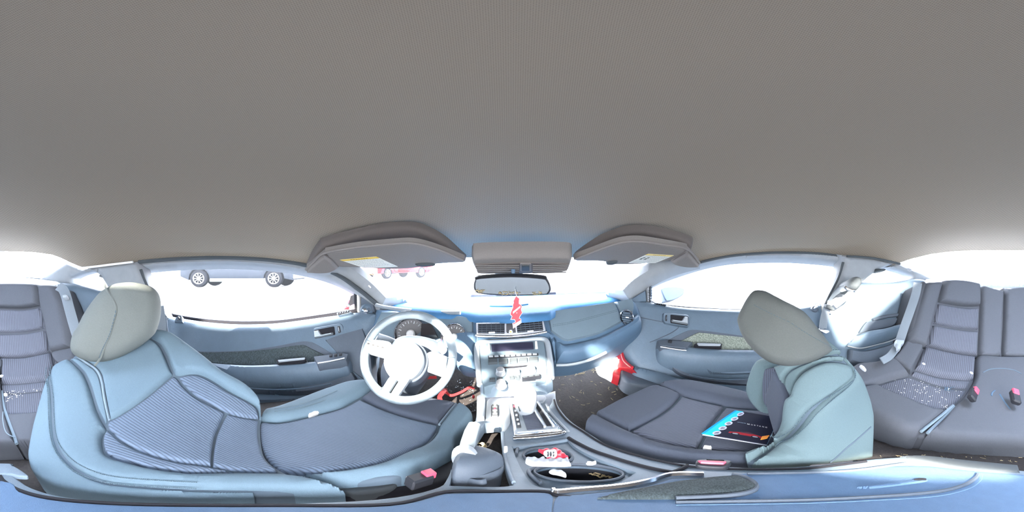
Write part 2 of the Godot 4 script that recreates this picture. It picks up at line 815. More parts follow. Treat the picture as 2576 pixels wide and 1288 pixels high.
	MT.tree = m3(c8(240, 96, 104), 0.85)
	MT.tree.backlight_enabled = true
	MT.tree.backlight = c8(180, 60, 66)
	MT.tree_edge = m3(c8(248, 232, 232), 0.85)
	var g := StandardMaterial3D.new()
	g.transparency = BaseMaterial3D.TRANSPARENCY_ALPHA
	g.albedo_color = Color(1, 1, 1, 0.03)
	g.roughness = 0.02
	g.metallic_specular = 0.28
	MT.glass = g
	MT.asphalt = m3(c8(176, 174, 170), 0.95, tex(pile), 0.4)
	MT.suv = m3(c8(24, 28, 34), 0.8, null, 1.0, null, 1.0, 0.0, 0.15)
	MT.tyre = m3(c8(14, 15, 18), 0.95, null, 1.0, null, 1.0, 0.0, 0.1)

var on_passenger: Surf
var on_rear: Surf
var on_left: Surf
var on_driver: Surf

func _ready():
	# camera
	var cam := Camera3D.new()
	cam.name = "camera"
	cam.fov = 40.0
	cam.near = 0.05
	cam.far = 400.0
	cam.position = Vector3(0, EYE, 0)
	add_child(cam)
	cam.current = true
	# sky, exposure
	var env := Environment.new()
	env.background_mode = Environment.BG_SKY
	var sky := Sky.new()
	var ps := ProceduralSkyMaterial.new()
	ps.sky_top_color = c8(222, 232, 250)
	ps.sky_horizon_color = c8(250, 251, 255)
	ps.sky_curve = 0.2
	ps.ground_bottom_color = c8(170, 176, 186)
	ps.ground_horizon_color = c8(214, 220, 228)
	ps.sky_energy_multiplier = SKY
	ps.ground_energy_multiplier = SKY
	sky.sky_material = ps
	env.sky = sky
	env.tonemap_mode = Environment.TONE_MAPPER_LINEAR
	env.tonemap_exposure = 1.0
	env.sdfgi_enabled = true
	env.ssao_enabled = true
	env.ssil_enabled = true
	var we := WorldEnvironment.new()
	we.name = "environment"
	we.environment = env
	add_child(we)
	# the sun: behind the left shoulder, low
	var sun := DirectionalLight3D.new()
	sun.name = "sun"
	sun.light_energy = SUN
	sun.light_color = c8(255, 246, 232)
	sun.light_angular_distance = 0.53
	sun.shadow_enabled = true
	sun.sky_mode = DirectionalLight3D.SKY_MODE_LIGHT_ONLY
	add_child(sun)
	sun.look_at_from_position(Vector3.ZERO, SUNWARD)
	materials()
	shell()
	outside()
	left_door()
	right_door()
	dash()
	wheel()
	console()
	overhead()
	driver_seat()
	passenger_seat()
	rear_seats()
	belts()
	litter()
	settle()

const SKY := 5.2
const SUN := 15.0
const SUNWARD := Vector3(0.25, -0.30, -1.0)
const BACK := 1.2          # where the added sun-shaping wall behind the eye stands

# ---------------------------------------------------------------- the shell
func edge_y(x: float) -> float:     # lower edge of the headliner
	var a := [-400, 628, 0, 632, 80, 634, 132, 641, 158, 651, 178, 661, 216, 677, 300, 668, 352, 662, 450, 654, 560, 651, 660, 655, 780, 673, 900, 668, 1000, 655, 1150, 648, 1460, 648, 1600, 655, 1740, 666, 1800, 650, 1900, 640, 1960, 637, 2050, 640, 2110, 646, 2180, 654, 2244, 668, 2290, 652, 2340, 640, 2390, 633, 2450, 630, 3000, 630]
	for i in a.size() / 2 - 1:
		if x <= a[i * 2 + 2]:
			return lerpf(a[i * 2 + 1], a[i * 2 + 3], (x - a[i * 2]) / (a[i * 2 + 2] - a[i * 2]))
	return 630.0

func shell():
	# headliner: flat overhead, curving down to the glass
	var xs := []
	var x := -330.0
	while x <= 2906.0:
		xs.append(x)
		x += 23.0
	var rows := []
	var prof := [[0.0, 3.02], [0.12, 3.0], [0.3, 2.95], [0.6, 2.87], [1.0, 2.79]]
	for pr in prof:
		var row := []
		for q in xs:
			var e := edge_y(q)
			row.append(P(q, lerpf(e, 520.0, pr[0]), pr[1]))
		rows.append(row)
	for pr in [[450, 2.62], [380, 2.45], [300, 2.25], [220, 2.08], [140, 1.93], [60, 1.8], [0, 1.7], [-70, 1.6]]:
		var row := []
		for q in xs:
			row.append(P(q, pr[0], pr[1]))
		rows.append(row)
	for pr in [[-1.3, 0.65], [-0.6, 0.7], [0.2, 0.9], [BACK + 0.06, 1.26]]:
		var row := []
		for q in xs:
			row.append(Vector3((q - 1288.0) / 1618.0 * 2.56, EYE + pr[1], pr[0]))
		rows.append(row)
	var ceil := part(self, "ceiling", sheet(rows, Vector3(0, 0.05, -0.012), true), MT.liner, "warm grey perforated cloth headliner over the whole cabin", 60.0)
	ceil.set_meta("kind", "structure")
	# body sides, floor pan, front bulkhead, back
	var st := func(called, b, m):
		var o := part(self, called, b, m)
		o.set_meta("kind", "structure")
	st.call("wall_left", box(Vector3(-2.5, EYE - 0.05, -1.05), Vector3(0.1, 2.7, 4.7)), MT.vinyl)
	st.call("wall_right", box(Vector3(2.5, EYE - 0.05, -1.05), Vector3(0.1, 2.7, 4.7)), MT.vinyl)
	st.call("floor", box(Vector3(0, EYE - 1.0, -1.1), Vector3(5.0, 0.08, 4.6)), MT.carpet)
	st.call("wall_front", box(Vector3(0, EYE - 0.72, -3.42), Vector3(5.0, 0.64, 0.06)), MT.vinyl_dark)
	# added unseen wall: openings shaped to cast sun patches, open below for sky fill
	var back := CSGCombiner3D.new()
	back.name = "sun_mask_wall"
	back.set_meta("kind", "structure")
	var slab := CSGBox3D.new()
	slab.name = "panel"
	slab.size = Vector3(5.0, 1.22, 0.05)
	slab.position = Vector3(0, EYE + 0.05 + 0.61, BACK)
	slab.material = MT.liner
	back.add_child(slab)
	var sun_patches := [  # wanted sun patches, carried back along the sun to the added wall
		[898, 2.33, 960, 902, 2.33, 880, 925, 2.33, 825, 965, 2.33, 790, 1020, 2.33, 782, 1062, 2.33, 812, 1098, 2.33, 868, 1130, 2.33, 892, 1150, 2.33, 930, 1146, 2.33, 965, 1100, 2.33, 1004, 1030, 2.33, 1016, 966, 2.33, 996, 915, 2.33, 930],
		[1148, 2.72, 866, 1176, 2.72, 842, 1205, 2.72, 848, 1222, 2.68, 868, 1240, 2.68, 878, 1244, 2.68, 905, 1204, 2.7, 899, 1160, 2.72, 886],
		[1250, 2.68, 869, 1268, 2.68, 876, 1296, 2.68, 888, 1340, 2.67, 897, 1378, 2.66, 910, 1392, 2.62, 930, 1393, 2.52, 976, 1374, 2.56, 964, 1330, 2.57, 968, 1352, 2.3, 985, 1352, 2.26, 1020, 1336, 2.26, 1036, 1290, 2.46, 1018, 1272, 2.35, 1062, 1262, 2.22, 1092, 1262, 2.16, 1120, 1224, 2.2, 1124, 1218, 2.3, 1062, 1234, 2.36, 1056, 1236, 2.5, 1004, 1270, 2.56, 975, 1284, 2.62, 930, 1282, 2.66, 902],
		[1188, 2.66, 936, 1202, 2.66, 936, 1208, 2.6, 988, 1220, 2.52, 1004, 1218, 2.35, 1062, 1198, 2.35, 1062, 1198, 2.52, 1000, 1194, 2.6, 985],
		[1213, 2.64, 938, 1254, 2.64, 941, 1246, 2.62, 958, 1226, 2.6, 981],
		[1139, 2.02, 1148, 1142, 2.06, 1108, 1160, 2.1, 1066, 1196, 2.06, 1056, 1210, 2.08, 1074, 1196, 1.98, 1140],
		[1292, 2.15, 1113, 1340, 2.18, 1109, 1400, 2.2, 1100, 1404, 2.2, 1106, 1340, 2.13, 1117, 1296, 2.1, 1122],
		[2068, 2.95, 768, 2160, 2.95, 705, 2330, 2.95, 700, 2280, 2.95, 730, 2170, 2.95, 830, 2140, 2.9, 885, 2100, 2.9, 880],
		[2010, 1.95, 1180, 2180, 2.06, 1140, 2300, 2.0, 1142, 2580, 1.88, 1188, 2580, 1.73, 1214, 2300, 1.73, 1213, 2150, 1.8, 1200, 2050, 1.88, 1188],
		[500, 2.97, 790, 560, 2.97, 797, 620, 2.97, 799, 700, 2.97, 795, 780, 2.97, 787, 890, 2.97, 770, 896, 2.96, 800, 860, 2.96, 807, 800, 2.96, 819, 720, 2.96, 829, 620, 2.96, 833, 550, 2.96, 829, 500, 2.97, 822],
		[1495, 2.92, 893, 1545, 2.92, 893, 1562, 2.88, 925, 1530, 2.84, 948, 1500, 2.88, 925],
	]
	for li in sun_patches:
		var poly := PackedVector2Array()
		for i in li.size() / 3:
			var q := P(li[i * 3], li[i * 3 + 2], li[i * 3 + 1])
			var k := (BACK - q.z)
			q += -SUNWARD * k
			poly.append(Vector2(q.x, q.y))
		var cut := CSGPolygon3D.new()
		cut.name = "sun_cutout"
		cut.polygon = poly
		cut.depth = 0.4
		cut.operation = CSGShape3D.OPERATION_SUBTRACTION
		cut.position = Vector3(0, 0, BACK + 0.2)
		back.add_child(cut, true)
	add_child(back)

	# pillars and window surrounds
	var tr := room("trim_1", "light grey pillar trim beside the left rear glass")
	var s := sf([100, 704, 3.06, 350, 661, 3.0, 440, 860, 2.95])
	part(tr, "pillar_trim", puff(sm([96, 706, 96, 706, 140, 683, 178, 659, 178, 659, 200, 670, 216, 677, 216, 677, 262, 670, 262, 670, 258, 690, 241, 685, 220, 689, 202, 695, 190, 703, 196, 717, 196, 717, 160, 722, 126, 713]), s, 0.03, 12, 0.03, {step = 8}), MT.pillar)
	part(tr, "pillar_trim", puff(sm([256, 668, 256, 668, 300, 664, 352, 658, 352, 658, 366, 678, 378, 712, 405, 765, 430, 800, 448, 860, 448, 860, 420, 870, 420, 870, 330, 800, 330, 800, 282, 729, 282, 729, 266, 702, 255, 689]), s, 0.04, 16, 0.03, {step = 9}), MT.pillar)
	part(tr, "window_rubber", cord(s, [366, 679, 380, 714, 408, 768, 432, 802], 0.006, 0.03), MT.rubber)
	part(tr, "coat_hook", puff(rr(262, 690, 272, 700, 4), s, 0.04, 4, 0.0, {step = 3}), MT.pillar)
	part(tr, "trim_strip", cord(s, [216, 677, 260, 672, 300, 667, 352, 661], 0.005, 0.045), MT.white)
	tr = room("trim_2", "blue grey quarter panel under the left quarter glass")
	s = sf([160, 716, 3.0, 300, 745, 2.98, 230, 880, 2.9])
	part(tr, "quarter_panel", puff(sm([130, 712, 130, 712, 196, 716, 196, 716, 240, 727, 290, 738, 330, 750, 330, 750, 330, 880, 330, 880, 150, 880, 150, 880]), s, 0.06, 22, 0.05), MT.vinyl)
	part(tr, "parcel_shelf", puff(pv([-280, 699, 60, 700, 100, 703, 150, 714, 145, 726, -280, 722]), sf([0, 698, 3.1, 140, 705, 3.1, 0, 724, 2.86]), 0.012, 3, 0.006), MT.shelf)
	part(tr, "glass_seal", tube([P(-280, 696, 3.08), P(0, 697, 3.08), P(60, 699, 3.06), P(102, 702, 3.04)], 0.004, null, 6), MT.rubber)
	tr = room("trim_3", "grey pillar trim behind the passenger door")
	s = sf([2109, 650, 3.0, 2340, 704, 3.06, 2080, 860, 2.94])
	part(tr, "pillar_trim", puff(sm([2100, 640, 2100, 640, 2180, 649, 2252, 666, 2252, 666, 2216, 675, 2190, 690, 2161, 714, 2128, 752, 2098, 790, 2098, 790, 2082, 858, 2082, 858, 2058, 858, 2058, 858, 2062, 770, 2062, 770, 2088, 715, 2108, 668]), s, 0.04, 14, 0.03, {step = 8}), MT.pillar)
	part(tr, "pillar_trim", puff(sm([2224, 673, 2224, 673, 2250, 662, 2250, 662, 2300, 682, 2350, 706, 2350, 706, 2305, 716, 2305, 716, 2280, 707, 2285, 698, 2276, 689, 2250, 681]), s, 0.03, 8, 0.03, {step = 6}), MT.pillar)
	part(tr, "coat_hook", puff(rr(2185, 678, 2204, 688, 4), s, 0.07, 4, 0.0, {step = 3}), MT.rubber)
	part(tr, "window_rubber", cord(s, [2110, 662, 2098, 700, 2080, 736, 2064, 768], 0.005, 0.03), MT.rubber)
	part(tr, "trim_strip", cord(s, [2114, 648, 2180, 653, 2246, 667], 0.005, 0.045), MT.rubber)
	tr = room("trim_4", "grey quarter panel with an armrest ledge at the right rear")
	s = sf([2090, 770, 2.98, 2310, 710, 3.02, 2120, 885, 2.82, 2290, 860, 2.86])
	part(tr, "quarter_panel", puff(sm([2064, 772, 2064, 772, 2098, 772, 2161, 714, 2161, 714, 2230, 715, 2300, 706, 2330, 712, 2330, 712, 2310, 800, 2290, 900, 2290, 900, 2140, 940, 2140, 940, 2100, 940, 2060, 880, 2060, 880]), s, 0.03, 10, 0.05, {step = 11}), MT.vinyl)
	part(tr, "panel_seam", tube(on(s, sm([2187, 818, 2220, 808, 2260, 803], 5, false), 0.036), 0.007), MT.vinyl_dark)
	part(tr, "pocket_panel", puff(sm([2144, 858, 2144, 858, 2165, 826, 2182, 820, 2252, 810, 2252, 810, 2242, 830, 2225, 840, 2190, 848]), s, 0.045, 4, 0.0, {step = 6}), MT.vinyl_dark)
	part(tr, "armrest_ledge", puff(sm([2118, 884, 2118, 884, 2135, 870, 2160, 858, 2200, 850, 2240, 838, 2262, 838, 2264, 850, 2240, 866, 2200, 880, 2160, 892, 2160, 892, 2130, 890]), s, 0.10, 12, 0.0, {step = 7}), MT.vinyl)
	part(tr, "ledge_edge", tube(on(s, sm([2121, 888, 2150, 893, 2180, 887, 2220, 876, 2250, 864], 5, false), 0.05), 0.0022), MT.pillar)
	part(tr, "lower_panel", puff(sm([2124, 892, 2124, 892, 2160, 896, 2215, 882, 2258, 864, 2258, 864, 2240, 910, 2220, 935, 2160, 940, 2120, 930, 2120, 930]), s, 0.06, 8, 0.0, {step = 8}), MT.vinyl_dark)
	part(tr, "parcel_shelf", puff(pv([2330, 703, 2400, 699, 2860, 699, 2860, 722, 2320, 722]), sf([2330, 700, 3.12, 2860, 700, 3.12, 2400, 722, 2.9]), 0.012, 3, 0.006), MT.shelf)
	part(tr, "glass_seal", tube([P(2350, 702, 3.08), P(2400, 698, 3.1), P(2500, 697.5, 3.1), P(2860, 698, 3.1)], 0.004, null, 6), MT.rubber)
	# windscreen pillars
	tr = room("trim_5", "pale grey windscreen pillar on the driver's side")
	s = sf([800, 676, 2.98, 1020, 762, 3.06, 946, 769, 2.96, 893, 671, 3.06])
	part(tr, "pillar_trim", puff(sm([780, 664, 780, 664, 893, 668, 893, 668, 914, 689, 956, 725, 980, 745, 997, 755, 1024, 761, 1024, 761, 985, 772, 956, 776, 956, 776, 946, 764, 912, 730, 860, 694, 805, 680, 805, 680]), s, 0.05, 20, 0.03, {step = 9}), MT.pillar)
	part(tr, "glass_seal", cord(s, [893, 671, 914, 690, 956, 726, 980, 746, 997, 755, 1024, 761], 0.005, 0.0), MT.rubber)
	part(tr, "airbag_badge", puff(rr(0, 0, 8, 3, 1.0), fl(s.at(Vector2(917, 738)) + s.nrm(Vector2(917, 738)) * 0.05, Vector3(0.0012, -0.0012, 0), Vector3(0.0012, 0.0012, 0)), 0.001, 0.4, 0.0, {step = 2}), MT.silver)
	tr = room("trim_6", "pale blue windscreen pillar on the passenger's side")
	s = sf([1650, 655, 3.06, 1530, 748, 3.08, 1584, 754, 2.97, 1760, 670, 2.98])
	part(tr, "pillar_trim", puff(sm([1644, 662, 1644, 662, 1652, 655, 1652, 655, 1690, 655, 1760, 664, 1760, 664, 1700, 680, 1650, 702, 1610, 728, 1584, 755, 1584, 755, 1560, 752, 1524, 747, 1524, 747, 1550, 738, 1568, 722, 1600, 694]), s, 0.05, 18, 0.03, {step = 9}), MT.pillar)
	part(tr, "glass_seal", cord(s, [1652, 656, 1600, 694, 1568, 722, 1550, 738, 1528, 746], 0.005, 0.0), MT.rubber)
	# glass
	var panes := [
		[[-280, 622, 80, 622, 200, 650, 150, 690, 110, 706, -280, 702], 3.18, "rear glass at the far left"],
		[[180, 700, 240, 676, 270, 690, 300, 740, 190, 724], 3.1, "small quarter glass at the left"],
		[[350, 690, 380, 660, 600, 655, 800, 680, 925, 745, 925, 800, 620, 826, 420, 810], 3.12, "driver's door glass"],
		[[880, 660, 960, 640, 1640, 640, 1660, 650, 1600, 710, 1530, 760, 1288, 766, 1000, 768], 3.3, "windscreen"],
		[[1630, 700, 1800, 648, 1980, 640, 2120, 650, 2110, 690, 2050, 785, 1860, 795, 1630, 775], 3.12, "passenger's door glass"],
		[[2150, 720, 2214, 668, 2294, 690, 2290, 712, 2180, 730], 3.12, "small quarter glass at the right"],
		[[2230, 668, 2300, 640, 2400, 622, 2860, 622, 2860, 704, 2340, 710], 3.18, "rear glass at the far right"],
	]
	for i in panes.size():
		var w := part(self, "window_%d" % (i + 1), puff(pv(panes[i][0]), fl(Vector3(0, 0, -panes[i][1]), Vector3(K * panes[i][1], 0, 0), Vector3(0, -K * panes[i][1], 0), Vector3.BACK), 0, 0, 0), MT.glass, panes[i][2])
		w.position = Vector3(-1288.0 * K * panes[i][1], EYE + 644.0 * K * panes[i][1], 0)
		w.set_meta("kind", "structure")

# ---------------------------------------------------------------- doors
func left_door():
	var d := room("door_1", "driver's door with dark cloth insert and long armrest")
	var s := sf([400, 790, 3.0, 960, 790, 2.98, 640, 930, 2.93, 640, 1045, 2.8, 930, 980, 2.86])
	part(d, "window_frame", puff(sm([352, 664, 352, 664, 450, 655, 560, 652, 660, 656, 794, 674, 794, 674, 850, 692, 908, 730, 950, 768, 950, 768, 940, 772, 908, 748, 908, 748, 849, 715, 780, 692, 700, 677, 600, 669, 520, 669, 430, 673, 364, 679, 364, 679]), sf([352, 664, 3.03, 600, 655, 3.05, 950, 768, 2.99]), 0.035, 9, 0.04, {step = 8}), MT.pillar)
	part(d, "frame_seal", cord(sf([352, 664, 3.0, 600, 655, 3.02, 950, 768, 2.96]), [352, 662, 450, 654, 560, 651, 660, 655, 740, 664, 792, 675, 850, 694, 908, 734, 952, 770], 0.009, 0.012), MT.rubber)
	var base := part(d, "door_panel", puff(sm([408, 792, 408, 792, 440, 800, 500, 810, 560, 816, 620, 818, 700, 815, 780, 805, 860, 794, 905, 788, 948, 790, 948, 790, 960, 800, 945, 860, 940, 930, 950, 990, 950, 990, 880, 1010, 650, 1062, 650, 1062, 560, 1062, 410, 940, 410, 940]), s, 0.06, 30, 0.08, {step = 14, rings = [0.05, 0.15, 0.3, 0.6, 1.0]}), MT.vinyl)
	part(d, "belt_seal", tube(on(s, sm([412, 788, 440, 798, 500, 808, 560, 813.5, 620, 815.5, 700, 813, 780, 803, 860, 791, 900, 784], 6, false), 0.014), 0.009), MT.gap)
	# mirror corner with its remote knob
	part(d, "mirror_corner", puff(quad([911, 748, 946, 772, 950, 789, 913, 791], 3.0), s, 0.03, 3, 0.02, {step = 5}), MT.vinyl_dark)
	part(d, "weatherstrip", puff(quad([901, 742, 910, 748, 912, 792, 902, 788]), s, 0.03, 3, 0.02, {step = 6}), MT.white)
	part(d, "window_channel", puff(quad([893, 738, 901, 742, 902, 788, 895, 786]), s, 0.02, 1, 0.02, {step = 6}), MT.black)
	var kp := s.at(Vector2(925, 780)) + Vector3(0, 0, 0.02)
	part(d, "knob_cup", lathe(kp, Vector3(0.1, 0.2, 1), [[0.028, 0.0], [0.027, 0.012], [0.02, 0.018], [0.015, 0.012]], 20), MT.vinyl)
	part(d, "mirror_knob", lathe(kp, Vector3(-0.1, -0.05, 1), [[0.01, 0.008], [0.014, 0.02], [0.013, 0.03], [0.006, 0.034], [0.0, 0.034]], 18), MT.chrome)
	# defroster outlet
	var vent := part(d, "defroster_outlet", puff(quad([858, 799, 893, 792.5, 899, 797, 896, 801, 864, 808], 3.0), s, 0.068, 2, 0.0, {step = 4}), MT.vinyl)
	part(vent, "outlet_throat", puff(quad([862, 800, 892, 794.5, 896, 798, 866, 806], 1.5), s, 0.072, 0.5, 0.0, {step = 4}), MT.gap)
	for i in 5:
		var x := 865.0 + i * 6.0
		var y := 803.5 - i * 1.25
		part(vent, "louvre", puff(pv([x, y - 3, x + 4.2, y - 3.6, x + 1.2, y + 2]), s, 0.078, 0.4, 0.0, {step = 3}), MT.vinyl)
	# inside handle
	var hs := sf([790, 840, 2.945, 870, 830, 2.94, 830, 780, 2.96])
	var hb := part(d, "handle_bezel", puff(quad([792, 826, 862, 813, 870, 822, 871, 842, 862, 847, 797, 859], 7.0), hs, 0.03, 2.5, 0.0, {step = 4}), MT.vinyl)
	part(hb, "handle_shade", puff(quad([796, 832, 847, 822, 850, 844, 798, 854], 3.0), hs, 0.033, 0.6, 0.0, {step = 4}), MT.gap)  # dark plate stands in for the shade behind the lever
	part(hb, "door_handle", puff(quad([797, 834, 809, 832, 817, 842.5, 845, 837, 845.5, 844, 799, 853], 2.0), hs, 0.05, 2.5, 0.0, {step = 3}), MT.silver_soft)
	part(hb, "lock_switch", puff(quad([854, 822, 861, 821, 864, 838, 857, 841], 2.0), hs, 0.036, 1, 0.0, {step = 3}), MT.black)
	part(hb, "lock_rocker", puff(quad([857, 825, 861, 824, 862.5, 836, 859, 838], 1.5), hs, 0.045, 1.5, 0.0, {step = 2.5}), MT.silver)
	var pin := part(d, "lock_pin_cup", puff(sm([449, 827, 449, 827, 451, 818, 456, 811, 465, 808, 470, 812, 472, 828, 472, 828]), s, 0.07, 2, 0.0, {step = 3}), MT.vinyl)
	part(pin, "cup_recess", puff(sm([455, 824, 455, 824, 456, 816, 463, 812, 468, 816, 468, 824, 468, 824]), s, 0.073, 0.5, 0.0, {step = 3}), MT.vinyl_dark)
	part(pin, "lock_pin", puff(ell(463, 818, 3.5, 4.5, 14), s, 0.09, 2.5, 0.0, {step = 2.5}), MT.black)
	# dark quarter behind the wheel
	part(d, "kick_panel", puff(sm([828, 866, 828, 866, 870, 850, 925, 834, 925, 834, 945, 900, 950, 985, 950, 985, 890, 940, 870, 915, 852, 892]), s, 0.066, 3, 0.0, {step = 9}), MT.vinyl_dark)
	# cloth insert
	part(d, "insert_rim", puff(sm([470, 885, 501, 895, 547, 897, 623, 893, 700, 882, 764, 869, 790, 868, 812, 876, 875, 914, 875, 914, 868, 928, 730, 938, 652, 942, 560, 938, 500, 926]), s, 0.062, 3, 0.0, {step = 9}), MT.vinyl_dark)
	part(d, "cloth_insert", puff(sm([478, 890, 501, 898, 547, 900, 623, 896, 700, 888, 764, 878.5, 780, 878.5, 800, 888, 862, 918, 862, 918, 850, 925, 730, 937, 652, 941, 560, 936, 500, 924]), s, 0.070, 4, 0.0, {step = 9}), MT.speaker_dark)
	# armrest
	var a := sf([540, 940, 2.86, 880, 930, 2.84, 640, 975, 2.78])
	part(d, "armrest", puff(sm([520, 930, 545, 934, 590, 938, 646, 940, 720, 937, 796, 931, 870, 922, 888, 924, 882, 945, 860, 950, 808, 961, 730, 969, 652, 972, 590, 968, 540, 950]), a, 0.07, 15, 0.06, {step = 8}), MT.vinyl)
	part(d, "switch_panel", puff(quad([796, 932, 870, 923, 886, 926, 881, 943, 809, 957], 3.0), a, 0.078, 2, 0.0, {step = 6}), MT.vinyl_dark)
	part(d, "panel_trim", tube(on(a, sm([810, 953, 840, 948, 876, 940], 5, false), 0.083), 0.003), MT.silver)
	for i in 3:
		var x := 838.0 + i * 12.0
		part(d, "window_switch", puff(quad([x, 931 - i * 1.5, x + 9, 929.6 - i * 1.5, x + 8, 936 - i * 1.5, x - 1, 937.5 - i * 1.5], 1.5), a, 0.086, 1.2, 0.0, {step = 3}), MT.black)
	part(d, "grab_shade", puff(quad([704, 939, 781, 933, 777, 944, 767, 948.5, 710, 951], 3.0), a, 0.074, 0.8, 0.0, {step = 5}), MT.gap)  # shade of the grab hollow put into a raised dark plate
	part(d, "grab_cup", puff(quad([706, 940, 782, 933, 777, 942, 711, 949], 3.0), a, 0.079, 3, 0.0, {step = 4}), MT.silver_soft)
	# map pocket: its inner shade put into a raised dark plate
	part(d, "pocket_shade", puff(sm([590, 972, 590, 972, 660, 976, 730, 973, 782, 972, 782, 972, 752, 993, 752, 993, 690, 996, 620, 994, 600, 985]), s, 0.088, 1, 0.0, {step = 8}), MT.gap)
	part(d, "pocket_lip", puff(sm([615, 989, 615, 989, 680, 992, 750, 990, 750, 990, 782, 974, 782, 974, 786, 976, 755, 998, 755, 998, 690, 1001, 625, 998, 625, 998]), s, 0.11, 4, 0.03, {step = 6}), MT.vinyl)
	part(d, "lower_panel", puff(sm([620, 997, 620, 997, 690, 1000, 756, 997, 788, 976, 870, 955, 900, 945, 900, 945, 910, 975, 860, 995, 760, 1012, 650, 1012, 650, 1012]), s, 0.085, 6, 0.0, {step = 10}), MT.vinyl_dark)
	part(d, "panel_edge", tube(on(s, sm([640, 1008, 700, 1009, 780, 1001, 850, 985], 5, false), 0.1), 0.003), MT.vinyl)
	var sill := room("trim_7", "dark carpeted door sill under the driver's door")
	part(sill, "sill_cover", puff(sm([640, 1028, 640, 1028, 700, 1024, 780, 1014, 890, 990, 890, 990, 900, 1005, 820, 1040, 690, 1070, 640, 1070, 640, 1070]), sf([640, 1028, 2.72, 900, 990, 2.76, 660, 1070, 2.5]), 0.03, 6, 0.04, {step = 10}), MT.carpet)
	part(sill, "sill_step", puff(sm([640, 1014, 640, 1014, 700, 1014, 790, 1004, 905, 975, 905, 975, 900, 992, 790, 1014, 690, 1026, 640, 1029, 640, 1029]), sf([640, 1014, 2.8, 905, 975, 2.82, 690, 1028, 2.7]), 0.02, 4, 0.04, {step = 9}), MT.vinyl_dark)

